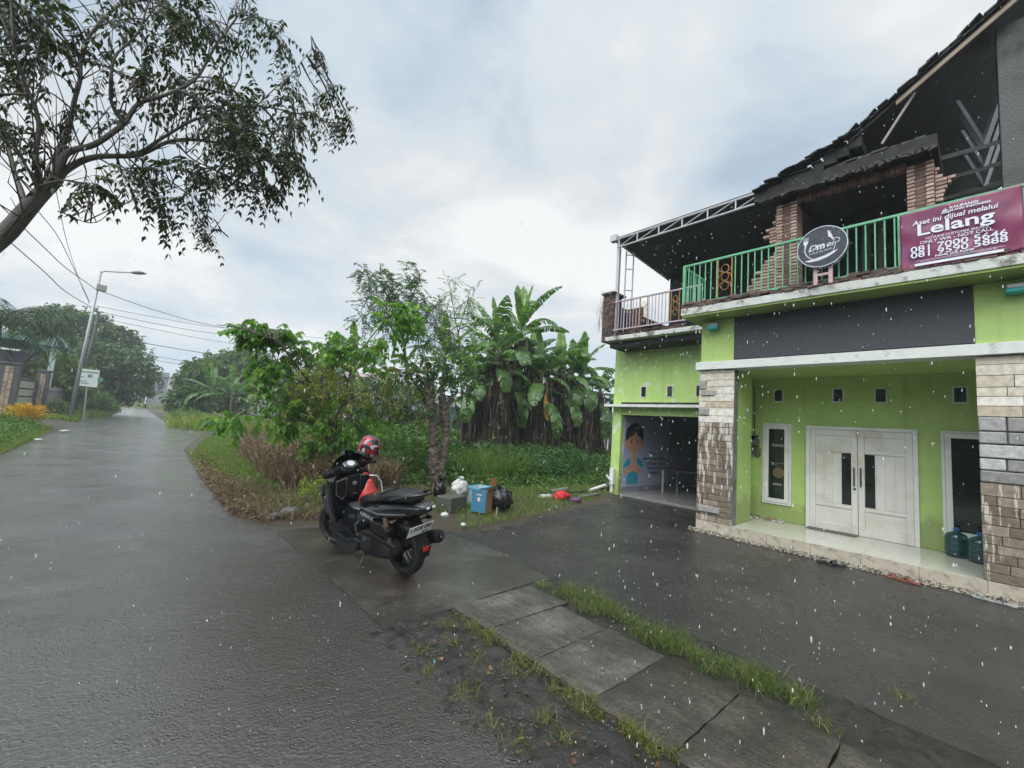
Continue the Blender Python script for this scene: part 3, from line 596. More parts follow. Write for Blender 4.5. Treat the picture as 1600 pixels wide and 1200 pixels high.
# windows
def window(y0, y1, z0, z1, fw=0.09, outer=0.035, scene=False):
    f = MB()
    f.box(XW-0.03, XW, y0, y0+outer, z0, z1); f.box(XW-0.03, XW, y1-outer, y1, z0, z1); f.box(XW-0.03, XW, y0+outer, y1-outer, z0, z0+outer); f.box(XW-0.03, XW, y0+outer, y1-outer, z1-outer, z1)
    a0, a1, b0, b1 = y0+outer+0.004, y1-outer-0.004, z0+outer+0.004, z1-outer-0.004; g = fw-0.02
    f.box(XW-0.045, XW-0.005, a0, a0+g, b0, b1); f.box(XW-0.045, XW-0.005, a1-g, a1, b0, b1); f.box(XW-0.045, XW-0.005, a0+g, a1-g, b0, b0+g); f.box(XW-0.045, XW-0.005, a0+g, a1-g, b1-g, b1)
    fo = f.build('window', M_white, H, bevel=0.003)
    p = MB(); p.box(XW-0.02, XW-0.014, a0+g, a1-g, b0+g, b1-g); p.build('pane', M_glass, fo)
    return fo, (a0+g, a1-g, b0+g, b1-g)
wo1, q = window(2.51, 3.0, 0.5, 2.05)
# things just behind the left pane, seen as pale shapes in the glass
s = MB(); s.lathe([(0.001, 0), (0.09, 0.004), (0.1, 0.012), (0.001, 0.02)], 20, M=Matrix.Translation((XW-0.019, 2.72, 1.1)) @ Matrix.Rotation(R_(-90), 4, 'Y') @ Matrix.Diagonal((1, 1, 0.3, 1))); s.build('round_tray', pmat('tan_straw', (0.13,0.09,0.05), 0.6), wo1)
M_shf = pmat('pale_shelf', (0.16,0.17,0.17), 0.5)
for q_ in ((2.64,2.84,1.60,1.65),(2.62,2.86,1.28,1.29),(2.66,2.82,0.86,0.90)): s = MB(); s.box(XW-0.0215, XW-0.02, *q_); s.build('shelf', M_shf, wo1)
window(-0.12, 0.5, 0.42, 2.03)
for y, z in ((2.735, 2.6), (1.79, 2.595), (1.205, 2.59), (0.275, 2.59)):
    f = MB(); a, h_ = 0.085, 0.13
    for q in ((y-a, y-a+0.018, z-h_, z+h_), (y+a-0.018, y+a, z-h_, z+h_), (y-a+.018, y+a-.018, z-h_, z-h_+.018), (y-a+.018, y+a-.018, z+h_-.018, z+h_)): f.box(XW-0.015, XW, *q)
    v = f.build('vent_hole', M_trim, H); p = MB(); p.box(XW-0.004, XW+0.0, y-a+.018, y+a-.018, z-h_+.018, z+h_-.018); p.build('pane', M_glass, v)
for y in (6.02, 5.29, 4.55):
    z = 2.78; f = MB(); a, h_ = 0.085, 0.15
    for q in ((y-a, y-a+0.018, z-h_, z+h_), (y+a-0.018, y+a, z-h_, z+h_), (y-a+.018, y+a-.018, z-h_, z-h_+.018), (y-a+.018, y+a-.018, z+h_-.018, z+h_)): f.box(9.935, 9.95, *q)
    v = f.build('vent_hole', M_trim, H); p = MB(); p.box(9.944, 9.949, y-a+.018, y+a-.018, z-h_+.018, z+h_-.018); p.build('pane', M_glass, v)
# garage room
M_gint = pmat('dim_lilac_wall', (0.24, 0.24, 0.31), rough=0.6, var=0.15, scale=3)
w = MB(); w.box(10.1, 14.6, 6.685, 6.8, 0, 4.0); w.box(14.6, 14.7, 3.4, 6.8, 0, 4.0); w.box(10.1, 14.6, 3.4, 3.5, 0, 4.0); w.build('garage_inner_wall', M_gint, H)
w = MB(); w.box(10.0, 14.6, 3.5, 6.685, -0.02, 0.06); w.build('garage_floor', pmat('garage_floor_tile', (0.20,0.20,0.19), 0.2, var=0.1), H)
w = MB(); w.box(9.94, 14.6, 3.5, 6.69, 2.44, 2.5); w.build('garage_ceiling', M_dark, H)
w = MB(); w.box(9.84, 9.95, 6.78, 6.9, 0.25, 0.7); w.tube([(9.9, 6.84, 0.3), (9.88, 6.84, 0.05)], 0.035, 10); w.tube([(9.9, 6.84, 0.3), (9.75, 6.93, 0.5)], 0.035, 10); w.build('drain_pipe', M_white, H, bevel=0.02)

# upper floor: rubble, brick piers, broken walls
rb = MB(); r = random.Random(3)
def brickrow(mb, x, y0, y1, z, n, seed, red=0.0):
    r = random.Random(seed); y = y0
    while y < y1:
        l = r.uniform(0.1, 0.22); M = Matrix.Translation((x+r.uniform(-.03,.03), y+l/2, z)) @ Matrix.Rotation(r.uniform(-.12,.12), 4, 'Z') @ Matrix.Rotation(r.uniform(-.08,.08), 4, 'X')
        h = r.uniform(0.025, 0.05); mb.box(-0.05, 0.05, -l/2+.004, l/2-.004, 0, h, M); y += l
for k, z in enumerate((4.0, 4.035, 4.07)):
    brickrow(rb, 7.385+.012*k, -2.5, 3.66, z, 0, 20+k); 
for k in range(3): brickrow(rb, 7.43+0.02*k, r.uniform(-.3, 2), r.uniform(2.2, 3.6), 4.04+0.03*k, 0, 40+k)
rb2 = MB()
for k, z in enumerate((4.17, 4.21, 4.25)): brickrow(rb2, 9.3, 4.6, 6.66, z, 0, 30+k)
rb2.build('brick_rubble', M_rubble, H, bevel=0.004, seg=1)
rb.build('brick_rubble', M_rubble, H, bevel=0.004, seg=1)
rb = MB(); r = random.Random(31)
for k, z in enumerate((5.97, 6.0)): brickrow(rb, 7.68+.05*k, 0.45+.5*k, 1.5, z, 0, 60+k)
for k in range(34): rb.box(-.04, .05, -.05, .05, -.03, .02, Matrix.Translation((7.63, 0.4+k*.065, 5.79+r.uniform(-.02,.02))) @ Matrix.Rotation(r.uniform(-.5,.5), 4, 'X'))
rb.build('eave_rubble', M_darkroof, H, bevel=0.004, seg=1)
def pier(y0, y1, z0, z1, x0=7.8, d=0.34):
    a = MB(); b_ = MB(); z = z0; k = 0; w3 = (y1-y0)*0.3
    while z < z1:
        o = 0.004*math.sin(k*2.1)
        a.box(x0+o, x0+d, y0+0.002, y0+w3-o, z, z+0.043); a.box(x0-o, x0+d, y1-w3+o, y1-0.002, z, z+0.043)
        b_.box(x0+0.03, x0+d-0.02, y0+w3+0.003, y1-w3-0.003, z+0.004, z+0.047)
        z += 0.0565; k += 1
    c = MB(); c.box(x0+0.035, x0+d-0.03, y0+0.02, y1-0.02, z0, z1)
    co = c.build('brick_pier', M_brick_b, H); a.build('pale_brick', M_brick_p, co, bevel=0.003, seg=1); b_.build('brown_brick', M_brick_b, co)
pier(2.02, 2.32, 4.02, 5.66); pier(0.40, 0.68, 4.02, 5.70)
def stepwall(y_edge, sgn, z0, z1, lenf, name='broken_brick_wall', x0=7.86):
    a = MB(); z = z0; k = 0; r = random.Random(int(z0*100))
    while z < z1:
        ln = max(0.03, lenf((z-z0)/(z1-z0)))*r.uniform(0.85, 1.12); y = 0
        while y < ln:
            l = min(0.12, ln-y); 
            if l > 0.015: 
                ya, yb = y_edge+sgn*y, y_edge+sgn*(y+l-0.006); a.box(x0+r.uniform(-.004,.004), x0+0.1, min(ya,yb), max(ya,yb), z, z+0.043)
            y += l
        z += 0.0565; k += 1
    a.build(name, M_brick_p, H, bevel=0.003, seg=1)
stepwall(2.325, 1, 4.02, 4.9, lambda t: 0.66*(1-t)**0.75+0.10*math.sin(t*41)*(1-t))
stepwall(2.325, 1, 4.98, 5.6, lambda t: 0.17*math.sin(math.pi*min(1, t*1.15+0.05))**1.5+0.05*math.sin(t*37))
stepwall(0.395, -1, 5.10, 5.60, lambda t: (0.30*(0.25+t)+0.06*math.sin(t*53)) if t < 0.62 else 0.05+.04*math.sin(t*31))
w = MB(); w.box(7.8, 8.15, -0.62, -0.205, 4.0, 7.25); w.build('concrete_column', pmat('dark_concrete', (0.055,0.06,0.06), .6, var=.35, scale=4, bump=.8, dirt=(.02,.02,.02), dscale=2), H, bevel=0.01)  # column in a darker, blotchy tone than the raw concrete
w = MB(); blocks(w, 7.9, -3.0, -0.63, 4.9, 7.4, 0.0565, 0.2, 0.24, th=0.08, seed=8); w.build('brick_panel', M_brick_b, H)
w = MB()                                                     # soldier course lintel
y = 0.69
while y < 2.0: w.box(7.8, 7.9, y, y+0.05, 5.66+0.004*math.sin(y*30), 5.78); y += 0.056
w.build('soldier_course', M_brick_b, H, bevel=0.003, seg=1)
w = MB(); w.box(7.62, 9.2, 0.35, 2.62, 5.79, 5.97); w.box(7.9, 9.2, 1.99, 2.35, 5.66, 5.79)
w.build('eave_beam', M_dark, H, bevel=0.01)
# stepped tiles climbing to the rake
w = MB(); prof = [(2.62, 5.98), (2.2, 6.04), (1.75, 6.10), (1.62, 6.20), (1.45, 6.25), (1.30, 6.33), (1.15, 6.42)]
for (ya, za), (yb, zb) in zip(prof[:-1], prof[1:]): w.box(7.63, 9.3, yb, ya, za-0.16, za+0.03); w.box(7.6, 7.95, yb+0.02, ya+0.03, za+0.03, za+0.06)
w.build('stepped_tile_edge', M_dark, H, bevel=0.008)
w = MB(); ys = [1.25, -0.45, -3.6]; zs = [6.34, 7.50, 9.65]
def rake_z(y): return 6.34+(1.25-y)*0.682
w.loft([[(7.6, 1.3, rake_z(1.3)-.05), (7.6, 1.3, rake_z(1.3)+.01), (13, 1.3, rake_z(1.3)+.01), (13, 1.3, rake_z(1.3)-.05)], [(7.6, -3.6, rake_z(-3.6)-.05), (7.6, -3.6, rake_z(-3.6)+.01), (13, -3.6, rake_z(-3.6)+.01), (13, -3.6, rake_z(-3.6)-.05)]])
n = 22
for i in range(n):
    y = 1.22-i*0.22; z = rake_z(y); 
    w.loft([[(7.55+k*0.0, y, z+.01), (7.55, y, z+.045), (13, y, z+.045), (13, y, z+.01)] if k == 0 else [(7.55, y-0.26, z+0.15+.03), (7.55, y-0.26, z+0.15+.055), (13, y-0.26, z+.15+.055), (13, y-0.26, z+.15+.03)] for k in (0, 1)])
w.build('roof', M_darkroof, H)
w = MB(); r = random.Random(77)
for k in range(46):                                  # loose broken tiles along the rake and the eave
    if k < 30: y = 1.2-k*0.105; z = rake_z(y)+.05+.04*r.random()
    else: y = 1.25+(k-30)*0.085; z = 6.40-(k-30)*0.026
    w.box(-.10, .1, -.065, .065, 0, .018, Matrix.Translation((7.6+r.uniform(-.03,.03), y, z-.03)) @ Matrix.Rotation(-.6*(k < 30)+r.uniform(-.12,.12), 4, 'X') @ Matrix.Rotation(r.uniform(-.2,.2), 4, 'Y') @ Matrix.Rotation(r.uniform(-.3,.3), 4, 'Z'))
w.build('loose_tiles', M_darkroof, H)
w = MB(); y0, y1 = 0.75, -3.5
w.loft([[(7.6, y, rake_z(y)-0.12), (7.6, y, rake_z(y)-0.055), (7.57, y, rake_z(y)-0.055), (7.57, y, rake_z(y)-0.12)] for y in (y0, y1)])
w.build('barge_board', pmat('bare_timber', (0.22,0.17,0.12), 0.6, var=0.2, scale=20), H)
w = MB(); w.tube([(7.66, 0.92, 6.10), (7.66, 0.56, 6.70)], 0.018, 6); w.build('loose_timber', pmat('pale_batten', (0.33,0.32,0.3), 0.6), H)
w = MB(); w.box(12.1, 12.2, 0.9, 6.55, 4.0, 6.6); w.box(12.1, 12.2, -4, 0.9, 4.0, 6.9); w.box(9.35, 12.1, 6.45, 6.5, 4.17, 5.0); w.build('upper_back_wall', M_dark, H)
w = MB(); w.loft([[(9.15, 6.62, 6.86), (9.15, 6.62, 6.89), (12.1, 6.62, 6.63), (12.1, 6.62, 6.60)], [(9.15, 0.9, 6.86), (9.15, 0.9, 6.89), (12.1, 0.9, 6.63), (12.1, 0.9, 6.60)]]); w.box(9.1, 9.2, 0.9, 2.6, 5.9, 6.9)
cn = w.build('canopy', M_darkroof, H)
t_ = MB(); 
t_.tube([(9.14, 6.6, 6.83), (9.14, 2.2, 6.83)], 0.022, 6); t_.tube([(9.14, 6.45, 6.6), (9.14, 2.62, 6.60)], 0.022, 6)
ty = [6.45, 5.9, 5.3, 4.7, 4.1, 3.5, 2.9]
for a in ty: t_.tube([(9.14, a, 6.6), (9.14, a, 6.83)], 0.018, 6)
for a, b_ in zip(ty[:-1], ty[1:]): t_.tube([(9.14, a, 6.6), (9.14, b_, 6.83)], 0.014, 6)
t_.tube([(9.16, 6.6, 6.83), (12.1, 6.6, 6.58)], 0.03, 6); t_.box(9.05, 9.2, 6.5, 6.68, 6.78, 6.95)
t_.build('canopy_truss', M_steel, H)
t_ = MB(); t_.box(9.25, 9.33, 6.50, 6.58, 4.17, 6.8); t_.tube([(9.5, 6.45, 4.17), (9.5, 6.45, 6.6)], 0.022, 6); t_.tube([(9.7, 6.35, 4.17), (9.7, 6.35, 6.6)], 0.022, 6)
for z in (4.9, 5.5, 6.1, 6.5): t_.tube([(9.5, 6.45, z), (9.7, 6.35, z+0.03)], 0.014, 6)
t_.build('canopy_post', M_steel, H)
# dark roof trusses of the upper room
M_gs = pmat('galvanised_steel', (0.40,0.41,0.42), 0.45, metal=0.5, var=0.2)
for X_, dv in ((8.7, 0), (9.7, 34), (10.6, 64)):
    t_ = MB(); nd = atX(1537, 228+dv, X_)
    for u_, v_ in ((1493, 160+dv), (1560, 160+dv)): t_.tube([nd, atX(u_, v_, X_)], 0.045, 4)
    t_.tube([atX(1450, 253+dv, X_), atX(1610, 208+dv, X_)], 0.035, 4)
    t_.build('roof_truss', M_gs, H)
w = MB()
for yy, zz in ((1.35, 4.05), (1.15, 4.05)): w.tube([(9.2, yy, 4.05), (9.0, yy-0.05, 5.7)], 0.06, 7)
w.build('scorched_post', pmat('scorched_timber', (0.05,0.045,0.04), 0.7), H)
# brick corner stub on the garage balcony with dead creeper
w = MB(); blocks(w, 9.3, 6.55, 6.9, 4.05, 5.35, 0.0565, 0.1, 0.2, th=0.12, seed=5); w.box(9.3, 9.6, 6.6, 6.88, 4.05, 5.35); w.box(9.12, 9.7, 6.52, 6.92, 5.35, 5.4)
blocks(w, 9.75, 6.0, 6.5, 4.17, 5.0, 0.0565, 0.1, 0.2, th=0.1, seed=6)
w.build('brick_stub', M_rubble, H)
V, F = blades(np.stack([rng.uniform(9.1, 9.4, 260), rng.uniform(6.6, 7.05, 260), rng.uniform(4.4, 5.5, 260)], -1), -0.35, 0.008, lean=0.3, bend=0.2)
fastmesh('dead_creeper', V, F, islandmat('dead_creeper_stems', [(0, (0.10,0.07,0.05)), (1, (0.26,0.2,0.14))], 0.7), H)
# balcony rails
def railing(name, x, y0, y1, z0, z1, n, mat, gold=(), ret=None, posts=()):
    b_ = MB()
    b_.box(x-0.02, x+0.02, y0, y1, z1-0.035, z1); b_.box(x-0.017, x+0.017, y0, y1, z0, z0+0.033)
    for i in range(n+1):
        y = y0+(y1-y0)*i/n
        if any(a < y < c for a, c in gold): continue
        b_.box(x-0.009, x+0.009, y-0.009, y+0.009, z0+0.033, z1-0.035)
    for y in posts: b_.box(x-0.024, x+0.024, y-0.024, y+0.024, z0-0.06, z1-0.002)
    if ret:
        b_.box(x+0.02, ret, y1-0.018, y1+0.018, z1-0.035, z1-0.002); b_.box(x+0.02, ret, y1-0.016, y1+0.016, z0, z0+0.03)
        k = int((ret-x)/0.1)
        for i in range(1, k+1): xx = x+(ret-x)*i/k; b_.box(xx-0.008, xx+0.008, y1-0.008, y1+0.008, z0+0.03, z1-0.035)
    o = b_.build(name, mat, H, bevel=0.003, seg=1)
    for a, c in gold:
        g = MB(); 
        for y in (a+0.012, c-0.012): g.box(x-0.01, x+0.01, y-0.009, y+0.009, z0+0.033, z1-0.035)
        m_ = (a+c)/2; hw = (c-a)/2-0.02; zc = (z0+z1)/2
        for sg in (-1, 1):
            for zc_, ph in ((z0+0.22, 1), (z1-0.2, -1), (zc, 1)):
                pts = [(x, m_+sg*hw*math.cos(q_)*(1-q_/7), zc_+ph*0.11*math.sin(q_)*(1-q_/9)) for q_ in np.linspace(0, 5.2, 14)]
                g.tube(pts, 0.006, 5)
        g.build('scroll_ornament', M_gold, o)
railing('balcony_railing', 7.4, -2.6, 3.74, 4.08, 4.85, 62, M_railg, gold=[(2.86, 3.12)], ret=8.3, posts=(3.72, 0.72, -0.42))
railing('balcony_railing', 9.2, 4.2, 6.58, 4.33, 5.12, 27, M_railp, gold=[(5.55, 5.78), (4.72, 4.95)])
# teal lamps under the soffit: fixed fittings
def soffit_lamp(y, label):
    t = thing('outdoor_lamp', label, 'lamp', (7.7, y, 3.7), 'turquoise lamps under the balcony slab')
    a = MB(); a.box(7.66, 7.79, y-0.09, y+0.09, 3.69, 3.75); a.build('lamp_housing', M_steel, t, bevel=0.01)
    b_ = MB(); b_.box(7.62, 7.785, y-0.10, y+0.10, 3.635, 3.685); b_.build('lamp_cover', M_teal, t, bevel=0.015)
soffit_lamp(3.3, 'turquoise lamp under the balcony slab above the left stone pillar'); soffit_lamp(-0.28, 'turquoise lamp under the balcony slab below the maroon banner')
# facade text frame: text x -> -Y (reads left to right seen from -X), text y -> +Z, normal -> -X
def facM(x, y, z, rot=0.0):
    return Matrix.Translation((x, y, z)) @ Matrix(((0,0,-1,0),(-1,0,0,0),(0,1,0,0),(0,0,0,1))) @ Matrix.Rotation(rot, 4, 'Z')
M_wtxt = pmat('white_vinyl', (0.62,0.66,0.74), 0.45, var=0.05)
# round shop sign
S = thing('round_sign', 'round black sign with white fork and knife drawing on two pale legs', 'sign', (7.2, 1.55, 4.0))
sy, sz, sr = 1.545, 4.545, 0.295
a = MB(); a.lathe([(0.001, -0.04), (sr, -0.04), (sr, 0.04), (0.001, 0.04)], 48, M=facM(7.22, sy, sz)); a.build('sign_face', pmat('black_acrylic', (0.025,0.028,0.04), 0.25, var=0.1), S)
a = MB(); a.lathe([(sr+.001, -0.045), (sr+0.012, -0.045), (sr+0.012, 0.046), (sr+.001, 0.046)], 48, M=facM(7.22, sy, sz), caps=False); a.build('sign_rim', pmat('chrome_rim', (0.4,0.42,0.45), 0.25, metal=0.8), S)
a = MB(); 
for dy in (0.09, -0.09): a.box(7.235, 7.275, sy+dy-0.023, sy+dy+0.023, 4.0, sz-0.25)
a.box(7.24, 7.27, sy-0.067, sy+0.067, 4.13, 4.165); a.build('sign_leg', pmat('pale_pink_paint', (0.50,0.38,0.40), 0.45, dirt=(0.35,0.16,0.12), dscale=14), S)
g = MB(); FX = 7.178
def P2(u, v): return (FX, sy-u*sr, sz+v*sr)
def arc(pts, r): g.tube([P2(*p) for p in pts], r, 5)
arc([(0.63*math.cos(t_)-0.08, 0.62*math.sin(t_)-0.02) for t_ in np.linspace(2.9, 5.75, 22)], 0.007)
arc([(0.47, -0.30), (0.53, -0.1), (0.55, 0.05)], 0.006)
arc([(0.42+0.13*math.cos(t_)+.16, 0.17+0.12*math.sin(t_)) for t_ in np.linspace(-2.0, 2.4, 12)], 0.008)
for k in (-0.09, -0.03, 0.03, 0.09): arc([(-0.66+k, 0.62), (-0.66+k*0.9, 0.40)], 0.004)
g.prism([(P2(p[0], p[1])[1], P2(p[0], p[1])[2]) for p in [(-0.76,0.42),(-0.56,0.42),(-0.58,0.30),(-0.64,0.22),(-0.66,0.05),(-0.70,0.05),(-0.71,0.22),(-0.76,0.30)]], FX-0.004, FX+0.003, axis='x')
g.prism([(P2(p[0], p[1])[1], P2(p[0], p[1])[2]) for p in [(0.24,0.72),(0.30,0.74),(0.40,0.52),(0.50,0.24),(0.44,0.22),(0.36,0.36),(0.28,0.42)]], FX-0.004, FX+0.003, axis='x')
g.prism([(P2(p[0], p[1])[1], P2(p[0], p[1])[2]) for p in [(-0.72,-0.62),(-0.3,-0.56),(0.1,-0.50),(0.4,-0.38),(0.66,-0.30),(0.5,-0.46),(0.2,-0.62),(-0.1,-0.70),(-0.5,-0.70)]], FX-0.004, FX+0.003, axis='x')
text_mb(g, "D", 0.12, facM(FX, sy+0.42*sr, sz-0.02*sr, 0.1), 0.006, 0.0015, shear=0.4, sx=1.2)
text_mb(g, "ei", 0.12, facM(FX, sy-0.30*sr, sz+0.05*sr, 0.1), 0.006, 0.0012, shear=0.4, sx=1.1)
text_mb(g, "m", 0.14, facM(FX, sy+0.06*sr, sz+0.03*sr, 0.1), 0.006, 0.005, shear=0.2, sx=0.95)
text_mb(g, "CAFE & TEA FOOD", 0.036, facM(FX, sy+0.05*sr, sz-0.25*sr, 0.08), 0.006, 0.0, sx=0.92)
g.build('sign_lettering', pmat('sign_white', (0.55,0.57,0.6), 0.4), S)

# maroon auction banner, a slightly rippled cloth
B = thing('banner', 'maroon auction banner with white phone numbers tied to the green balcony railing', 'banner', (7.33, 0.2, 4.0))
by0, by1, bz0, bz1 = 0.715, -0.335, 4.03, 4.80
def rip(u, v): return 7.345+0.012*math.sin(u*9+v*5)*math.sin(v*3.0+0.5)+0.006*math.sin(u*23-v*11)+0.010*math.sin(v*17+u*3)*v*(1-v)
mb = MB(); nx_, nz_ = 48, 36; vs = []; fs = []
for j in range(nz_+1):
    for i in range(nx_+1):
        u, v = i/nx_, j/nz_; vs.append((rip(u, v), by0+(by1-by0)*u, bz0+(bz1-bz0)*v-0.02*math.sin(u*3.14)*(1-v)+ (0.02*u)))
for j in range(nz_):
    for i in range(nx_): k = j*(nx_+1)+i; fs.append((k, k+1, k+nx_+2, k+nx_+1))
mb.add(vs, fs)
mt, t, b, out = mat_new('maroon_vinyl'); L = t.links.new
tcn = t.nodes.new('ShaderNodeTexCoord'); nz = N(t, 'ShaderNodeTexNoise', i_Scale=2.2, i_Detail=3.0); L(tcn.outputs['Object'], nz.inputs['Vector'])
r = ramp(t, [(0.35, (0.13,0.014,0.06)), (0.55, (0.19,0.020,0.075)), (0.75, (0.11,0.03,0.13))]); L(nz.outputs[0], r.inputs[0]); L(r.outputs[0], b.inputs['Base Color']); b.inputs['Roughness'].default_value = 0.32
bo = mb.build('banner_sheet', mt, B, smooth=True); sd = bo.modifiers.new('thick', 'SOLIDIFY'); sd.thickness = 0.002
g = MB()
def btext(txt, size, u, v, bold=0.0, sx=1.0, rot=0.0, al='CENTER', sh=0.0): text_mb(g, txt, size, facM(7.318, by0+(by1-by0)*u, bz0+(bz1-bz0)*v, rot), 0.002, bold, sx=sx, align=al, shear=sh)
btext("Aset ini dijual melalui", 0.088, 0.47, 0.775, 0.0010, 0.98, 0.0, sh=0.15)
btext("Lelang", 0.205, 0.47, 0.63, 0.0035, 1.3)
btext("HOTLINE CUSTOMER SERVICE", 0.040, 0.49, 0.475, 0.0, 1.0)
btext("ONLY WA - NOT CALL", 0.056, 0.48, 0.415, 0.0004, 1.08)
btext("081 7000 5646", 0.108, 0.49, 0.315, 0.0012, 1.27)
btext("081 9590 5888", 0.108, 0.49, 0.215, 0.0012, 1.27)
btext("PAPAL JOE RUMIP", 0.036, 0.47, 0.145, 0.001, 1.2)
btext("KAUPANGI", 0.045, 0.56, 0.915, 0.0010, 1.1, al='CENTER'); btext("LELANG INDONESIA", 0.036, 0.60, 0.868, 0.001, 1.1)
for k in range(5): g.box(7.317, 7.319, by0+(by1-by0)*(0.38+k*0.012), by0+(by1-by0)*(0.388+k*0.012), bz0+0.66, bz0+0.685+0.012*(2-abs(k-2)))
g.box(7.317, 7.319, by0+(by1-by0)*0.445, by0+(by1-by0)*0.372, bz0+0.648, bz0+0.656)
for v, u0, u1 in ((0.108, 0.14, 0.86), (0.09, 0.18, 0.8)): g.box(7.317, 7.3185, by0+(by1-by0)*u1, by0+(by1-by0)*u0, bz0+(bz1-bz0)*v, bz0+(bz1-bz0)*v+0.003)
g.box(7.316, 7.3185, by0+(by1-by0)*0.85, by0+(by1-by0)*0.13, bz0+0.018, bz0+0.05)
g.build('banner_lettering', M_wtxt, B)

# electricity meter with cable on the porch corner wall
E_ = thing('electricity_meter', 'grey electricity meter box with tangled wires in the porch corner', 'meter', (XW, 3.13, 1.5))
a = MB(); a.box(XW-0.11, XW, 3.06, 3.20, 1.60, 1.80); a.build('meter_box', pmat('meter_plastic', (0.10,0.11,0.11), 0.3), E_, bevel=0.012)
a = MB(); a.box(XW-0.115, XW-0.108, 3.085, 3.175, 1.70, 1.78); a.build('meter_glass', M_glass, E_)
a = MB()
for k in range(7):
    y0 = 3.05+0.025*k; pts = [(XW-0.04-0.02*math.sin(k+q*1.3), y0+0.03*math.sin(q*2.1+k), 1.60-0.035*q) for q in range(8)]; a.tube(pts, 0.006, 5)
a.box(XW-0.09, XW-0.01, 3.16, 3.24, 1.45, 1.55); a.box(XW-0.08, XW-0.01, 3.04, 3.10, 1.40, 1.5); a.build('wiring', pmat('grey_wire', (0.12,0.11,0.10), 0.5), E_)
a = MB(); a.tube([(XW-0.03, 3.15, 1.8), (XW-0.03, 3.155, 2.6), (XW-0.05, 3.17, 2.78), (8.6, 3.2, 2.86), (8.0, 2.98, 2.88)], 0.01, 6); a.build('supply_cable', pmat('black_cable', (0.015,0.015,0.015), 0.5), E_)

# doormat
a = MB(); a.box(9.17, 9.38, 1.52, 2.22, 0.199, 0.213); tag(a.build('doormat', pmat('grey_brown_mat', (0.13,0.12,0.10), 0.9, var=0.3, scale=60, bump=1.0), bevel=0.004), 'thin grey doormat on the porch tiles before the left door leaf', 'doormat')

# water gallons
M_gal = pmat('green_blue_bottle_plastic', (0.010,0.055,0.06), 0.12, var=0.1, spec=0.7)
def gallon(x, y, label):
    t = thing('water_bottle', label, 'water bottle', (x, y, 0.2), 'large water bottles on the porch')
    pr = [(0.10,0),(0.128,0.012),(0.132,0.05),(0.126,0.06),(0.132,0.07),(0.132,0.12),(0.125,0.13),(0.132,0.14),(0.132,0.20),(0.125,0.21),(0.132,0.22),(0.131,0.27),(0.118,0.305),(0.085,0.33),(0.045,0.35),(0.03,0.36),(0.028,0.39)]
    a = MB(); a.lathe([(r_*0.95, z) for r_, z in pr], 28, M=Matrix.Translation((x, y, 0.2))); a.build('bottle_body', M_gal, t, smooth=True)
    a = MB(); a.lathe([(0.031,0.372),(0.033,0.376),(0.033,0.405),(0.028,0.41)], 20, M=Matrix.Translation((x, y, 0.2))); a.build('cap', pmat('blue_cap', (0.02,0.12,0.32), 0.35), t, smooth=False)
gallon(9.2, 0.36, 'green water bottle with blue cap standing whole beside the right window')
gallon(9.02, 0.12, 'green water bottle half hidden behind the right stone pillar')

# sandals
def sandal(x, y, z, ang, sole, strap, label, grp, L_=0.25, kind=0, roll=0.0):
    t = thing('sandal', label, 'sandal', (x, y, z), grp)
    M = Matrix.Translation((x, y, z)) @ Matrix.Rotation(ang, 4, 'Z') @ Matrix.Rotation(roll, 4, 'X')
    out = [(-.5,0),(-.48,.13),(-.35,.17),(-.1,.13),(.15,.17),(.35,.21),(.47,.13),(.5,0),(.46,-.14),(.33,-.2),(.12,-.16),(-.12,-.14),(-.35,-.17),(-.48,-.12)]
    a = MB(); a.prism([(p[0]*L_, p[1]*L_*0.98) for p in out], 0.0, 0.022, axis='z', M=M); a.build('sole', sole, t, bevel=0.004)
    s_ = MB()
    if kind == 0:                                   # thong straps
        for sg in (1, -1): s_.tube([(0.27*L_, 0, 0.024), (0.2*L_, sg*0.04*L_*2, 0.055), (0.02*L_, sg*0.13*L_, 0.04), (-0.05*L_, sg*0.15*L_, 0.02)], [0.005,0.007,0.008,0.006], 6, M=M)
    else:                                           # broad slide band
        rings = []
        for q in np.linspace(0, math.pi, 9): rings.append([(0.02*L_, 0.17*L_*math.cos(q), 0.02+0.055*math.sin(q)), (0.02*L_, 0.155*L_*math.cos(q), 0.016+0.048*math.sin(q)), (0.32*L_, 0.175*L_*math.cos(q), 0.016+0.034*math.sin(q)), (0.32*L_, 0.19*L_*math.cos(q), 0.02+0.04*math.sin(q))])
        s_.loft(rings, M=M)
    s_.build('strap', strap, t, smooth=(kind == 0))
M_rb = pmat('black_rubber', (0.012,0.012,0.013), 0.4); M_rbw = pmat('white_rubber', (0.5,0.5,0.48), 0.5); M_rbr = pmat('red_brown_rubber', (0.20,0.06,0.04), 0.5); M_rbg = pmat('grey_rubber', (0.3,0.3,0.29), 0.5); M_tan = pmat('tan_rubber', (0.28,0.20,0.13), 0.5)
sandal(7.62, 1.60, 0.0, 1.9, M_rb, M_rb, 'black slide sandal leaning on the step riser before the door, left one', 'sandals by the step', kind=1, L_=0.22)
sandal(7.60, 1.47, 0.0, 2.2, M_rb, M_rb, 'black slide sandal lying flat before the door, right one', 'sandals by the step', kind=1, L_=0.22)
sandal(7.64, 0.86, 0.0, 1.4, M_rbr, M_rbr, 'left of the two red brown sandals on the pebbles', 'sandals by the step', L_=0.21)
sandal(7.62, 0.72, 0.0, 1.2, M_rbr, M_rbr, 'right of the two red brown sandals on the pebbles', 'sandals by the step', L_=0.21)
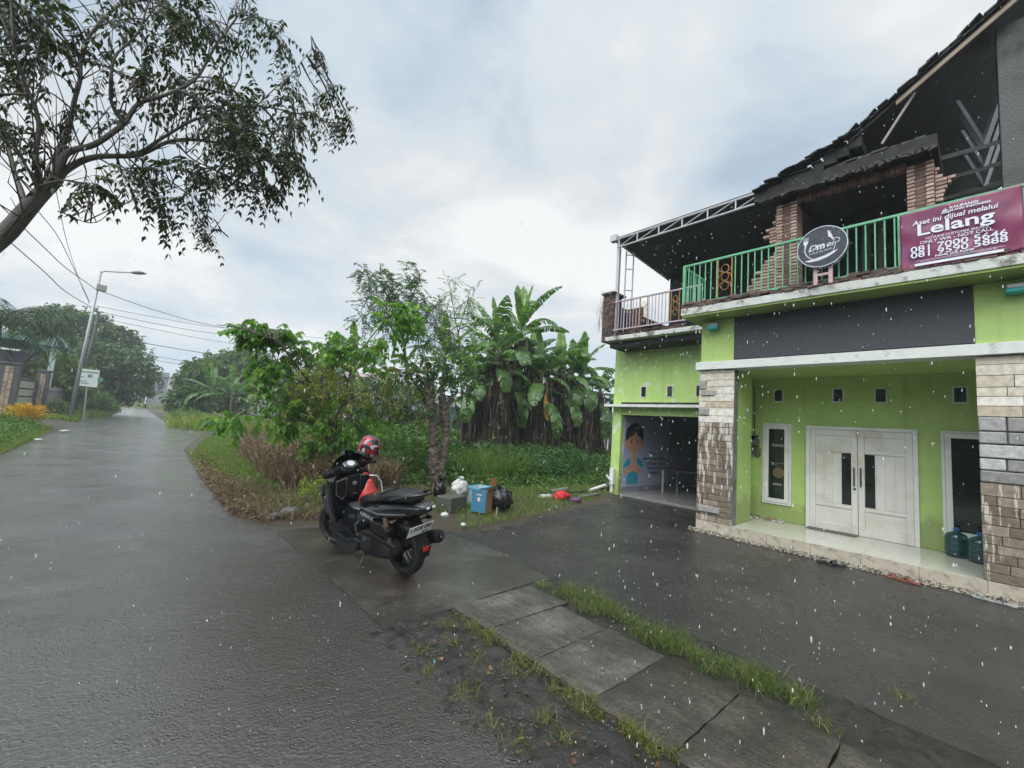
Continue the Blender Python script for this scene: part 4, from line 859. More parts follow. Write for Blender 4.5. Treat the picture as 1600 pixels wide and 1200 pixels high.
sandal(7.66, 0.10, 0.0, 1.3, M_rbg, M_rbg, 'pale grey sandal below the right pillar, nearer the door', 'sandals by the step', L_=0.2)
sandal(7.64, -0.06, 0.0, 1.2, M_rbg, M_rb, 'pale grey sandal with black strap below the right pillar', 'sandals by the step', L_=0.22)
sandal(9.20, 3.14, 0.2, 0.4, M_rbw, M_rb, 'white soled sandal with black straps farthest into the porch corner', 'sandals on the porch', L_=0.22)
sandal(9.20, 3.02, 0.2, 0.3, M_rbw, M_rb, 'white soled sandal with black straps second from the porch corner', 'sandals on the porch', L_=0.22)
sandal(9.27, 2.86, 0.2, -0.2, M_tan, M_tan, 'tan sandal against the porch wall below the left window', 'sandals on the porch', L_=0.21)
sandal(9.22, 2.74, 0.2, 0.2, M_rbw, M_tan, 'white soled sandal with tan strap below the left window, left one', 'sandals on the porch', L_=0.21)
sandal(9.22, 2.62, 0.2, 0.15, M_rbw, M_rbw, 'all white sandal below the left window, nearest the door', 'sandals on the porch', L_=0.21)

# wall poster in the garage: a boy with folded hands beside a few lines of lettering
Q = thing('wall_poster', 'lilac wall poster of a greeting boy in blue with lettering inside the garage', 'poster', (10.2, 6.68, 0.3))
a = MB(); a.box(10.12, 12.6, 6.672, 6.684, 0.2, 2.14); a.build('poster_sheet', pmat('lilac_poster', (0.34,0.37,0.52), 0.5, var=0.1), Q)
def garM(x, z): return Matrix.Translation((x, 6.668, z)) @ Matrix(((1,0,0,0),(0,0,-1,0),(0,1,0,0),(0,0,0,1)))   # reads along +X, faces -Y
def disc(mb, x, z, rx, rz, y=6.668, n=24): mb.prism([(x+rx*math.cos(k*2*math.pi/n), z+rz*math.sin(k*2*math.pi/n)) for k in range(n)], y-0.002, y)
sk = MB(); disc(sk, 10.63, 1.42, 0.35, 0.33, 6.6695); disc(sk, 10.245, 1.38, 0.08, 0.1, 6.671); disc(sk, 11.05, 1.38, 0.08, 0.1, 6.671); sk.prism([(10.525,1.12),(10.735,1.12),(10.770,0.9),(10.858,0.75),(11.085,0.62),(11.050,0.56),(10.210,0.56),(10.175,0.62),(10.420,0.75),(10.507,0.9)], 6.667, 6.6715)
sk.build('boy_skin', pmat('poster_skin', (0.50,0.28,0.18), 0.5), Q)
hr = MB(); hr.prism([(10.210,1.45),(10.192,1.62),(10.245,1.80),(10.420,1.93),(10.682,1.98),(10.945,1.92),(11.085,1.78),(11.085,1.5),(11.015,1.46),(10.945,1.58),(10.805,1.62),(10.682,1.74),(10.560,1.62),(10.385,1.56)], 6.6635, 6.6675)
for x in (10.49, 10.80): disc(hr, x, 1.44, 0.035, 0.045, 6.6655)
hr.box(10.595, 10.72, 6.6635, 6.6655, 1.205, 1.215)
hr.build('boy_hair', pmat('poster_black', (0.01,0.01,0.012), 0.5), Q)
sh = MB(); sh.prism([(10.105,0.74),(10.245,0.92),(10.473,1.0),(10.473,0.86),(10.350,0.76)], 6.6635, 6.6665); sh.prism([(11.155,0.72),(11.050,0.92),(10.805,1.0),(10.770,0.86),(10.945,0.76)], 6.6635, 6.6665)
sh.prism([(10.315,0.28),(10.875,0.28),(10.875,0.5),(10.770,0.6),(10.630,0.64),(10.473,0.6),(10.315,0.5)], 6.6635, 6.6665); sh.build('boy_shirt', pmat('poster_blue', (0.02,0.28,0.42), 0.5), Q)
g = MB()
for txt, x, z, s_ in (("MOHON", 11.75, 1.12, 0.11), ("MAAF KAMI SEDANG", 11.8, 0.97, 0.12), ("ISTIRAHAT DAN", 11.8, 0.83, 0.12), ("AKAN BUKA", 11.75, 0.70, 0.11), ("KEMBALI", 11.75, 0.56, 0.11)): text_mb(g, txt, s_, garM(x, z), 0.003, 0.001, sx=1.2)
g.build('poster_lettering', pmat('poster_ink', (0.03,0.03,0.07), 0.5), Q)
# table in the garage
T = thing('table', 'dark table with pale legs at the back of the garage', 'table', (12.0, 5.6, 0.06))
a = MB(); a.box(11.6, 12.6, 4.6, 6.4, 0.70, 0.74); a.build('table_top', pmat('dark_table', (0.03,0.025,0.03), 0.4), T, bevel=0.005)
for x, y in ((11.65, 6.3), (11.65, 4.7), (12.5, 6.3), (12.5, 4.7)): a = MB(); a.box(x, x+0.05, y, y+0.05, 0.06, 0.70); a.build('leg', pmat('table_leg_paint', (0.3,0.3,0.32), 0.4), T)
for i, (x, y, z, l) in enumerate(((13.4, 5.1, 1.15, 'pale notice sheet pinned highest on the garage back wall'), (13.4, 5.2, 0.85, 'pale notice sheet pinned lower on the garage back wall'))):
    a = MB(); a.box(14.58, 14.595, y, y+0.42, z, z+0.26); tag(a.build('notice_sheet', pmat('pale_paper', (0.35,0.35,0.37), 0.6)), l, 'notice', 'notices in the garage')
a = MB(); r = random.Random(2)
vs = []
prof = [(0.24,0.0),(0.27,0.08),(0.22,0.2),(0.12,0.28),(0.05,0.30)]
a.lathe(prof, 14, M=Matrix.Translation((12.0, 4.95, 0.742))); tag(a.build('plastic_sack', pmat('pale_sack', (0.34,0.34,0.33), 0.4, bump=1.0, bscale=8), smooth=True), 'pale bulging sack on the garage table', 'sack')
# ---------------------------------------------------------------- drain cover slabs
slab_labels = ['first concrete slab of the path, farthest from camera beside the scooter apron', 'second concrete slab of the path counted from the scooter', 'third concrete slab of the path counted from the scooter', 'fourth concrete slab of the path counted from the scooter', 'fifth concrete slab of the path counted from the scooter', 'sixth concrete slab of the path, nearest and darkest', 'seventh concrete slab at the bottom edge of the picture', 'eighth concrete slab at the bottom edge of the picture']
ysl = [3.13, 2.63, 2.12, 1.61, 1.10, 0.58, 0.05, -0.5]
r = random.Random(12)
for i in range(7):
    y1, y0 = ysl[i]-0.006, ysl[i+1]+0.006
    xl, xr = 2.255-0.01*i+r.uniform(-.01,.01), 3.09+r.uniform(-.02,.02)
    if i == 0: xr = 3.2
    mb = MB(); nx_, ny_ = 16, 10; vs = []; fs = []
    tl, tx = r.uniform(-.006,.006), r.uniform(-.008,.008)
    for j in range(ny_+1):
        for k in range(nx_+1):
            u, v = k/nx_, j/ny_; x = xl+(xr-xl)*u; y = y0+(y1-y0)*v
            e = min(u, 1-u)*nx_; f = min(v, 1-v)*ny_
            ox = 0.010*fbm(x*1, y, 9, i) if (k in (0, nx_)) else 0; oy = 0.006*fbm(x, y, 9, i+5) if j in (0, ny_) else 0
            z = 0.034+tl*(u-.5)+tx*(v-.5)+0.003*fbm(x, y, 7)-(0.006 if (k in (0,nx_) or j in (0,ny_)) else 0)
            vs.append((x+ox, y+oy, z))
    for j in range(ny_):
        for k in range(nx_): q = j*(nx_+1)+k; fs.append((q, q+1, q+nx_+2, q+nx_+1))
    ring = [k for k in range(nx_+1)]+[j*(nx_+1)+nx_ for j in range(1, ny_+1)]+[ny_*(nx_+1)+k for k in range(nx_-1, -1, -1)]+[j*(nx_+1) for j in range(ny_-1, 0, -1)]
    b0 = len(vs); vs += [(vs[q][0], vs[q][1], -0.04) for q in ring]
    for a_, q in enumerate(ring): n_ = (a_+1) % len(ring); fs.append((ring[a_], b0+a_, b0+n_, ring[n_]))
    mb.add(vs, fs); tag(mb.build('concrete_slab', M_slab if i < 3 else M_slab_wet), slab_labels[i], 'paving slab', 'slabs of the drain path')

# ---------------------------------------------------------------- scooter (local: +x forward, +y left, z up, origin under rear axle)
M_blk = pmat('gloss_black_paint', (0.006,0.007,0.009), 0.14, var=0.2, coat=0.15)
M_blm = pmat('matt_black_plastic', (0.010,0.010,0.011), 0.45, var=0.25, scale=30, spec=.15)
M_seat = pmat('black_vinyl', (0.009,0.009,0.010), 0.38, var=0.2, bump=0.3, bscale=150)
M_tyre = pmat('tyre_rubber', (0.012,0.012,0.012), 0.5, var=0.3, bump=0.5, bscale=60)
M_rim = pmat('black_alloy', (0.02,0.02,0.022), 0.3, metal=0.6)
M_grey = pmat('silver_grey_trim', (0.10,0.105,0.115), 0.35, metal=0.3, var=0.1)
M_eng = pmat('dark_engine_casting', (0.02,0.021,0.024), 0.4, metal=0.4, var=0.2)
M_shock = pmat('bronze_shock', (0.16,0.11,0.06), 0.35, metal=0.6)
M_red = pmat('red_lens', (0.35,0.01,0.012), 0.15, coat=0.5)
SCO = thing('scooter', 'black motor scooter on its side stand at the road edge with a white rear plate', 'motor scooter', (0, 0, 0))
def wheel(name, x, rad, wd, yrot=0.0, steer=0.0):
    M = Matrix.Translation((x, 0, rad)) @ Matrix.Rotation(steer, 4, 'Z') @ Matrix.Rotation(R_(90), 4, 'X')
    e = MB(); n = 44; prof = []
    for q in range(12):
        c = 2*math.pi*q/12; prof.append((rad-0.052+0.052*math.cos(c)*(1.0 if math.cos(c) > 0 else 0.8), wd*0.5*math.sin(c)))
    vs, fs = [], []
    for k in range(n):
        a = 2*math.pi*k/n
        for r_, z in prof: vs.append((r_*math.cos(a), r_*math.sin(a), z))
    for k in range(n):
        for q in range(12): fs.append((k*12+q, k*12+(q+1)%12, ((k+1)%n)*12+(q+1)%12, ((k+1)%n)*12+q))
    rim = MB(); ro = rad-0.088
    rim.lathe([(ro-0.02, -wd*.36), (ro+0.012, -wd*.40), (ro+0.012, wd*.40), (ro-0.02, wd*.36), (ro-0.025, 0)], 40, M=M, caps=False)
    rim.lathe([(0.001, -0.05), (0.045, -0.05), (0.05, 0), (0.045, 0.05), (0.001, 0.05)], 20, M=M)
    for k in range(5):
        a = 2*math.pi*k/5+0.3
        for s_ in (-0.13, 0.13): rim.tube([(0.035*math.cos(a), 0.035*math.sin(a), 0), ((ro-0.01)*math.cos(a+s_), (ro-0.01)*math.sin(a+s_), 0)], [0.016, 0.011], 6, M=M)
    o = rim.build(name, M_rim, SCO)
    e.add(vs, fs, M); e.build('tyre', M_tyre, o, smooth=True)
    d = MB(); d.lathe([(0.06, 0.045), (0.11, 0.045), (0.11, 0.049), (0.06, 0.049)], 30, M=M, caps=False); d.build('brake_disc', M_grey, o)
    return o
WB = 1.34
wheel('rear_wheel', 0.0, 0.285, 0.135); wheel('front_wheel', WB, 0.28, 0.115, steer=R_(22))
# left crankcase / drive cover
a = MB(); pl = [(-0.11,0.30),(-0.09,0.37),(0.0,0.40),(0.12,0.40),(0.30,0.43),(0.45,0.43),(0.58,0.37),(0.60,0.28),(0.54,0.20),(0.42,0.16),(0.22,0.175),(0.05,0.205),(-0.07,0.235)]
a.prism(pl, 0.085, 0.205, inset=0.10); a.build('engine_cover', M_blm, SCO, smooth=False, bevel=0.01, seg=3)
a = MB(); a.prism([(0.30,0.37),(0.46,0.37),(0.52,0.31),(0.48,0.24),(0.36,0.22),(0.28,0.28)], 0.20, 0.222, inset=0.1); a.prism([(-0.04,0.33),(0.10,0.355),(0.14,0.30),(0.06,0.25),(-0.03,0.26)], 0.20, 0.216, inset=0.1); a.build('cover_badge_plate', M_eng, SCO, bevel=0.006)
a = MB(); a.box(0.1, 0.62, -0.1, 0.09, 0.24, 0.42); a.prism([(0.35,0.12),(0.75,0.14),(0.78,0.28),(0.35,0.26)], -0.1, 0.1, inset=0.05); a.build('engine_block', M_eng, SCO, bevel=0.02)
a = MB(); a.prism([(0.02,0.41),(0.30,0.44),(0.34,0.55),(0.10,0.56),(0.0,0.50)], 0.10, 0.21, inset=0.12); a.build('air_box', M_blm, SCO, bevel=0.012)
for s_ in (0.17, -0.16):
    a = MB(); a.tube([(0.0, s_, 0.30), (0.09, s_, 0.62)], 0.016, 10); a.tube([(0.065, s_, 0.53), (0.09, s_, 0.62)], 0.027, 12)
    for k in range(7): z = k/7; a.lathe([(0.026, -0.006), (0.034, 0.0), (0.026, 0.006)], 12, M=Matrix.Translation((0.01+0.055*z, s_, 0.335+0.19*z)) @ Matrix.Rotation(R_(15), 4, 'Y'))
    a.build('shock_absorber', M_shock, SCO)
a = MB(); a.tube([(0.45,-0.15,0.22),(0.2,-0.18,0.24),(0.12,-0.19,0.27)], 0.02, 8); a.tube([(0.14,-0.195,0.27),(0.05,-0.20,0.30),(-0.30,-0.205,0.40),(-0.33,-0.205,0.41)], [0.045,0.072,0.068,0.05], 18); a.build('exhaust', M_blm, SCO, smooth=False, bevel=0.004)
a = MB(); a.tube([(-0.325,-0.205,0.405),(-0.355,-0.205,0.415)], [0.04,0.032], 16); a.prism([(-0.2,0.42),(0.02,0.36),(0.0,0.31),(-0.22,0.37)], -0.285, -0.275); a.build('exhaust_cap', M_eng, SCO)
# rear bodywork lofted along x:  (x, zbot, ztop, halfwidth)
def shell(secs, n=16, sq=2.6):
    rings = []
    for x, z0, z1, hw, *dy in secs:
        c = (z0+z1)/2; h = (z1-z0)/2; ring = []
        for k in range(n):
            a_ = 2*math.pi*(k+0.5)/n; cs, sn = math.cos(a_), math.sin(a_)
            ring.append((x, hw*math.copysign(abs(cs)**(2/sq), cs), c+h*math.copysign(abs(sn)**(2/sq), sn)))
        rings.append(ring)
    return rings
a = MB(); a.loft(shell([(-0.40,0.73,0.765,0.06),(-0.34,0.69,0.79,0.105),(-0.20,0.63,0.79,0.145),(0.0,0.58,0.78,0.17),(0.2,0.53,0.75,0.185),(0.42,0.45,0.72,0.19),(0.58,0.38,0.66,0.19),(0.68,0.33,0.58,0.17)]))
a.build('rear_cowl', M_blk, SCO, smooth=True)
for s_ in (1, -1):
    a = MB(); a.tube([(-0.22,s_*0.146,0.70),(0.0,s_*0.172,0.665),(0.2,s_*0.187,0.64),(0.36,s_*0.192,0.655),(0.5,s_*0.19,0.66)], [0.006,0.012,0.011,0.009,0.005], 6)
    a.build('side_trim', M_grey, SCO)
# raised lettering strip on the side cover
g = MB(); M = Matrix.Translation((0.40, 0.193, 0.585)) @ Matrix(((-1,0,0,0),(0,0,1,0),(0,1,0,0),(0,0,0,1))) @ Matrix.Rotation(-0.12, 4, 'Z')
text_mb(g, "NMAX", 0.055, M, 0.004, 0.001, sx=1.5, shear=0.3); g.build('side_lettering', pmat('silver_lettering', (0.4,0.41,0.43), 0.3, metal=0.4), SCO)
# seat
a = MB(); a.loft(shell([(-0.26,0.80,0.875,0.07),(-0.20,0.785,0.90,0.11),(-0.05,0.775,0.895,0.135),(0.14,0.76,0.865,0.145),(0.24,0.74,0.825,0.145),(0.32,0.72,0.775,0.14),(0.46,0.70,0.76,0.135),(0.60,0.66,0.755,0.115),(0.70,0.62,0.72,0.085),(0.76,0.58,0.66,0.05)], sq=3.0))
a.build('seat', M_seat, SCO, smooth=True)
a = MB(); a.loft(shell([(0.30,0.765,0.80,0.10),(0.24,0.80,0.85,0.12),(0.20,0.83,0.875,0.10)], sq=3)); a.build('seat_step', M_seat, SCO, smooth=True)
for s_ in (1, -1):
    a = MB(); a.tube([(0.12,s_*0.165,0.79),(-0.05,s_*0.17,0.83),(-0.2,s_*0.155,0.865),(-0.33,s_*0.12,0.895),(-0.385,s_*0.05,0.90),(-0.39,0,0.90)], [0.012,0.016,0.017,0.017,0.015,0.014], 8); a.build('grab_rail', M_blk, SCO, smooth=True)
a = MB(); a.loft(shell([(-0.30,0.76,0.81,0.10),(-0.38,0.75,0.81,0.095),(-0.43,0.76,0.79,0.06)], sq=3)); tl_ = a.build('tail_lamp', pmat('smoked_tail_lens', (0.06,0.06,0.065), .2), SCO, smooth=True)
for yy in (0.035, -0.035): a = MB(); a.box(-0.438, -0.42, yy-0.016, yy+0.016, 0.765, 0.785); a.build('reflector_lens', pmat('clear_lens', (0.7,0.7,0.68), 0.15), tl_)
# rear fender, plate, red reflector
a = MB(); a.loft([[(x, -w_, z-0.02), (x, w_, z-0.02), (x-0.012, w_, z+0.012), (x-0.012, -w_, z+0.012)] for x, z, w_ in ((0.0,0.66,0.09),(-0.12,0.64,0.075),(-0.20,0.56,0.07),(-0.26,0.44,0.07),(-0.315,0.34,0.075),(-0.32,0.27,0.05))]); a.box(-0.1,0.05,-0.07,0.07,0.56,0.68); rf = a.build('rear_fender', M_blm, SCO, bevel=0.01)
PM = Matrix.Translation((-0.285, 0.03, 0.53)) @ Matrix.Rotation(R_(-28), 4, 'Y') @ Matrix.Scale(1.12, 4)
a = MB(); a.box(-0.006, 0.004, -0.145, 0.145, -0.075, 0.058, M=PM); a.build('plate_holder', M_blm, SCO, bevel=0.006)
a = MB(); a.box(-0.010, -0.0065, -0.135, 0.135, -0.04, 0.07, M=PM); pl_ = a.build('licence_plate', pmat('white_plate', (0.80,0.82,0.80), 0.35, var=0.04), SCO, bevel=0.004)
PT = PM @ Matrix.Translation((-0.0115, 0, 0)) @ Matrix(((0,0,-1,0),(-1,0,0,0),(0,1,0,0),(0,0,0,1)))
g = MB(); text_mb(g, "L 5G38 DBA", 0.062, PT @ Matrix.Translation((0.0, 0.036, 0)), 0.002, 0.0012, sx=0.72); text_mb(g, "05·30", 0.032, PT @ Matrix.Translation((0.055, -0.018, 0)), 0.002, 0.0008, sx=0.9); g.build('plate_lettering', pmat('plate_ink', (0.01,0.01,0.01), 0.4), pl_)
a = MB(); a.box(-0.345, -0.327, -0.035, 0.035, 0.32, 0.365); a.build('red_reflector', M_red, SCO, bevel=0.005)
for s_ in (1, -1): a = MB(); a.tube([(-0.20,s_*0.06,0.60),(-0.22,s_*0.13,0.61)], 0.009, 6); a.tube([(-0.21,s_*0.13,0.61),(-0.26,s_*0.145,0.605)], [0.028,0.016], 10); a.build('turn_signal', M_blm, SCO)
# centre tunnel, floorboards, front apron
a = MB(); a.loft(shell([(0.62,0.30,0.60,0.12),(0.74,0.28,0.56,0.12),(0.86,0.27,0.555,0.115),(0.98,0.27,0.60,0.11),(1.08,0.28,0.68,0.12)], sq=3)); a.build('centre_tunnel', M_blk, SCO, smooth=True)
a = MB(); a.loft(shell([(0.74,0.545,0.568,0.07),(0.86,0.545,0.567,0.08),(0.96,0.57,0.60,0.07)], sq=4)); a.build('fuel_lid', M_grey, SCO, smooth=True)
for s_ in (1, -1):
    a = MB(); a.loft([[(x, s_*0.10, z-0.03), (x, s_*w_, z-0.015), (x, s_*w_, z+0.005), (x, s_*0.10, z+0.01)] for x, z, w_ in ((0.52,0.30,0.2),(0.66,0.27,0.25),(0.85,0.26,0.265),(0.98,0.29,0.265),(1.06,0.40,0.26))]); a.build('footboard', M_blm, SCO)
    a = MB(); a.prism([(0.50,0.30),(0.60,0.16),(0.80,0.13),(1.0,0.15),(1.08,0.26),(1.10,0.40),(1.0,0.30),(0.80,0.27),(0.62,0.31)], s_*0.12 if s_ > 0 else -0.225, 0.225 if s_ > 0 else -0.12, inset=0.05); a.build('lower_fairing', M_blk, SCO, bevel=0.012)
# front shell: wide leg shield curving to a nose
def shield(zs, wfun, x_in, x_out):
    rings = []
    for z in zs:
        w_, xi, xo = wfun(z), x_in(z), x_out(z)
        rings.append([(xi+0.03, -w_*0.35, z), (xi-0.03, -w_*0.9, z), (xi+0.0, -w_, z), (xi+0.10, -w_*0.96, z), (xo-0.10, -w_*0.65, z), (xo, -w_*0.2, z), (xo, w_*0.2, z), (xo-0.10, w_*0.65, z), (xi+0.10, w_*0.96, z), (xi+0.0, w_, z), (xi-0.03, w_*0.9, z), (xi+0.03, w_*0.35, z)])
    return rings
zs = [0.36, 0.46, 0.58, 0.70, 0.80, 0.88, 0.94, 0.97]
a = MB(); a.loft(shield(zs, lambda z: float(np.interp(z, [0.36,0.5,0.65,0.8,0.9,0.97], [0.18,0.24,0.275,0.28,0.25,0.19])), lambda z: float(np.interp(z, [0.36,0.6,0.8,0.97], [1.07,1.04,1.0,1.00])), lambda z: float(np.interp(z, [0.36,0.5,0.65,0.8,0.97], [1.22,1.30,1.42,1.40,1.24]))))
a.build('front_apron', M_blk, SCO, bevel=0.014, seg=3)
a = MB(); a.prism([(1.22,0.47),(1.30,0.40),(1.36,0.52),(1.46,0.66),(1.40,0.68),(1.28,0.60)], -0.17, 0.17, inset=0.12); a.build('nose_fairing', M_blk, SCO, bevel=0.012)
for s_ in (1, -1):
    a = MB(); a.prism([(1.35,0.66),(1.47,0.68),(1.44,0.76),(1.36,0.78)], min(s_*0.04, s_*0.19), max(s_*0.04, s_*0.19), inset=0.12); a.build('headlight', pmat('headlight_lens', (0.04,0.045,0.05), 0.08), SCO, bevel=0.01)
    # inner glove pockets with silver-grey edges, seen from the rider side
    a = MB(); P_ = [(0.955,s_*0.09,0.90),(0.945,s_*0.22,0.88),(0.94,s_*0.23,0.74),(0.965,s_*0.15,0.66),(0.98,s_*0.09,0.70)]; a.tube(P_+[P_[0]], 0.010, 6); a.build('pocket_trim', M_grey, SCO)
    a = MB(); a.prism([(s_*0.095,0.89),(s_*0.215,0.87),(s_*0.22,0.75),(s_*0.15,0.68),(s_*0.095,0.71)], 0.955, 1.0, axis='x', inset=0.04); a.build('glove_pocket', M_blm, SCO, bevel=0.01)
a = MB(); a.prism([(-0.07,0.92),(0.07,0.92),(0.08,0.80),(0.05,0.66),(-0.05,0.66),(-0.08,0.80)], 0.94, 1.0, axis='x', inset=0.06); kp = a.build('key_panel', M_blm, SCO, bevel=0.012)
a = MB(); a.lathe([(0.03,0),(0.03,0.02),(0.016,0.03),(0.001,0.03)], 16, M=Matrix.Translation((0.945,0.0,0.82)) @ Matrix.Rotation(R_(-90), 4, 'Y')); 
for k in range(3): a.box(0.932, 0.942, 0.02-0.02*k-0.007, 0.02-0.02*k+0.007, 0.70, 0.712)
a.build('key_knob', M_grey, kp)
a = MB(); a.prism([(1.30,0.50),(1.42,0.585),(1.52,0.575),(1.62,0.50),(1.66,0.40),(1.60,0.44),(1.52,0.52),(1.42,0.535),(1.32,0.47)], -0.065, 0.065, M=Matrix.Translation((-.12,0,0.0)), inset=0.05); a.build('front_fender', M_blk, SCO, bevel=0.01)
for s_ in (1, -1): a = MB(); a.tube([(1.16,s_*0.09,0.75),(1.33,s_*0.085,0.28)], [0.02,0.026], 10); a.build('fork_leg', M_blm, SCO)
# steering, dash, screen
a = MB(); a.loft(shell([(0.98,0.93,1.0,0.10),(1.05,0.94,1.045,0.15),(1.14,0.96,1.06,0.16),(1.22,0.97,1.05,0.12)], sq=3)); dash = a.build('dash_hood', M_blm, SCO, smooth=True)
DM = Matrix.Translation((1.02, 0.0, 1.035)) @ Matrix.Rotation(R_(-42), 4, 'Y')
a = MB(); a.lathe([(0.001,0.0),(0.075,0.0),(0.082,0.012),(0.07,0.022),(0.001,0.022)], 6, M=DM @ Matrix.Diagonal((0.8,1.25,1,1))); a.build('dash_bezel', M_grey, dash)
a = MB(); a.lathe([(0.001,0.022),(0.048,0.022),(0.048,0.026),(0.001,0.026)], 24, M=DM @ Matrix.Diagonal((0.75,1.0,1,1))); a.build('display', pmat('pale_display', (0.55,0.60,0.58), 0.12), dash)
rings = []
for z, x, hw in ((0.97,1.21,0.17),(1.05,1.16,0.185),(1.12,1.11,0.17),(1.18,1.07,0.13),(1.205,1.055,0.07)):
    ring = []
    for q in np.linspace(-1, 1, 9): ring.append((x-0.10*q*q+0.05, hw*q, z-0.03*q*q))
    for q in np.linspace(1, -1, 9): ring.append((x-0.10*q*q+0.056, hw*q*1.01, z-0.03*q*q+0.001))
    rings.append(ring)
a = MB(); a.loft(rings); a.build('windscreen', pmat('smoked_screen', (0.006,0.006,0.007), 0.1, spec=0.6), SCO, smooth=False)
ST = Matrix.Translation((1.02, 0, 0)) @ Matrix.Rotation(R_(14), 4, 'Z') @ Matrix.Translation((-1.02, 0, 0))
a = MB(); a.tube([(1.03,-0.22,1.0),(1.06,-0.1,0.97),(1.06,0.1,0.97),(1.03,0.22,1.0)], 0.016, 8, M=ST); hb = a.build('handlebar', M_blm, SCO)
for s_ in (1, -1):
    a = MB(); a.tube([(1.03,s_*0.21,1.0),(0.99,s_*0.37,1.0)], 0.018, 12, M=ST); a.tube([(0.99,s_*0.365,1.0),(0.986,s_*0.385,1.0)], 0.022, 12, M=ST); a.build('grip', M_tyre, hb)
    a = MB(); a.box(0.99, 1.075, min(s_*0.16,s_*0.235), max(s_*0.16,s_*0.235), 0.965, 1.035, M=ST); a.build('switch_housing', M_blm, hb, bevel=0.012)
    a = MB(); a.tube([(1.07,s_*0.2,0.995),(1.085,s_*0.28,0.99),(1.05,s_*0.38,0.985)], [0.008,0.008,0.007], 6, M=ST); a.build('brake_lever', M_eng, hb)
    a = MB(); a.tube([(1.04,s_*0.19,1.02),(1.05,s_*0.24,1.10),(1.05,s_*0.30,1.14)], 0.008, 8, M=ST); mi_ = a.build('mirror', M_blm, hb)
    MM = ST @ Matrix.Translation((1.045,s_*0.33,1.15)) @ Matrix.Rotation(R_(8), 4, 'Y')
    if s_ > 0: MM = ST @ Matrix.Translation((1.02,0.31,0.985)) @ Matrix.Rotation(R_(6), 4, 'Y')
    a = MB(); a.prism([(-0.085,-0.035),(-0.07,0.035),(0.06,0.045),(0.085,0.02),(0.07,-0.04),(-0.05,-0.05)], -0.018, 0.02, axis='x', M=MM, inset=0.08); a.build('mirror_shell', M_blm, mi_, bevel=0.006)
# stand, foot peg
a = MB(); a.tube([(0.50,0.14,0.17),(0.46,0.24,0.08),(0.42,0.30,-0.045)], 0.012, 8); a.box(0.39, 0.47, 0.285, 0.325, -0.06, -0.045); a.build('side_stand', M_eng, SCO)
a = MB(); a.tube([(0.42,0.16,0.36),(0.38,0.24,0.35)], 0.014, 8); a.build('foot_peg', M_grey, SCO)
a = MB(); a.tube([(0.56,0.19,0.50),(0.60,0.205,0.45),(0.60,0.2,0.38)], 0.011, 6); a.build('peg_bracket', M_grey, SCO)
# place it
p0 = Vector((2.33, 4.10, 0)); p1 = Vector((2.11, 5.42, 0)); ang = math.atan2(p1.y-p0.y, p1.x-p0.x); LEAN = R_(-9)
SCO.location = p0; SCO.rotation_euler = (LEAN, 0, ang)
SW = Matrix.Translation(p0) @ Matrix.Rotation(ang, 4, 'Z') @ Matrix.Rotation(LEAN, 4, 'X')

# helmet hung on the right mirror
hp = SW @ Vector((1.0, -0.25, 1.205))
HL = thing('helmet', 'full face helmet in black with red and white stripes hung on the scooter mirror', 'helmet', hp)
HL.rotation_euler = (R_(20), R_(25), R_(50)); HL.scale = (1.03, 1.03, 1.03)
def hm_loft(k=1.0):
    rings = []
    for i in range(1, 15):
        th = math.pi*i/15; z = math.cos(th)*0.14; rr_ = math.sin(th)**0.8; ring = []
        for q in range(24):
            a_ = 2*math.pi*q/24; x = 0.155*rr_*math.cos(a_); y = 0.128*rr_*math.sin(a_)
            if z < -0.02 and math.cos(a_) > 0: x += 0.03*min(1, (-z-0.02)/0.06)
            ring.append((x*k, y*k, z*k))
        rings.append(ring)
    return rings
HLl = HL.location.copy(); HLr = HL.rotation_euler.copy(); HL.location = (0,0,0); HL.rotation_euler = (0,0,0)
mh, t, b, out = mat_new('striped_helmet_paint'); L = t.links.new
tcn = t.nodes.new('ShaderNodeTexCoord'); mp = N(t, 'ShaderNodeMapping'); mp.inputs['Scale'].default_value = (11, 34, 26); mp.inputs['Rotation'].default_value = (0.5, 0.4, 0.7); L(tcn.outputs['Object'], mp.inputs[0])
vz = N(t, 'ShaderNodeTexVoronoi', i_Scale=1.0); L(mp.outputs[0], vz.inputs['Vector'])
r_ = ramp(t, [(0.0, (0.02,0.02,0.025)), (0.42, (0.38,0.012,0.02)), (0.74, (0.03,0.03,0.035)), (0.9, (0.42,0.42,0.44))], 'CONSTANT'); sc_ = N(t, 'ShaderNodeSeparateColor'); L(vz.outputs['Color'], sc_.inputs[0]); L(sc_.outputs[0], r_.inputs[0])
L(r_.outputs[0], b.inputs['Base Color']); b.inputs['Roughness'].default_value = 0.12; b.inputs['Coat Weight'].default_value = 0.6
a = MB(); a.loft(hm_loft()); a.build('shell', mh, HL, smooth=True)
a = MB(); rings = []
for zz in (-0.035, 0.0, 0.035, 0.06):
    rr_ = math.sqrt(max(0.01, 1-(zz/0.14)**2))**0.8; rings.append([(0.162*rr_*math.cos(a_)+(0.012 if zz < 0 else 0), 0.134*rr_*math.sin(a_), zz) for a_ in np.linspace(-1.25, 1.25, 15)]+[(0.15*rr_*math.cos(a_), 0.125*rr_*math.sin(a_), zz) for a_ in np.linspace(1.25, -1.25, 15)])
a.loft(rings); a.build('visor', pmat('smoked_visor', (0.01,0.01,0.012), 0.08), HL, smooth=False)
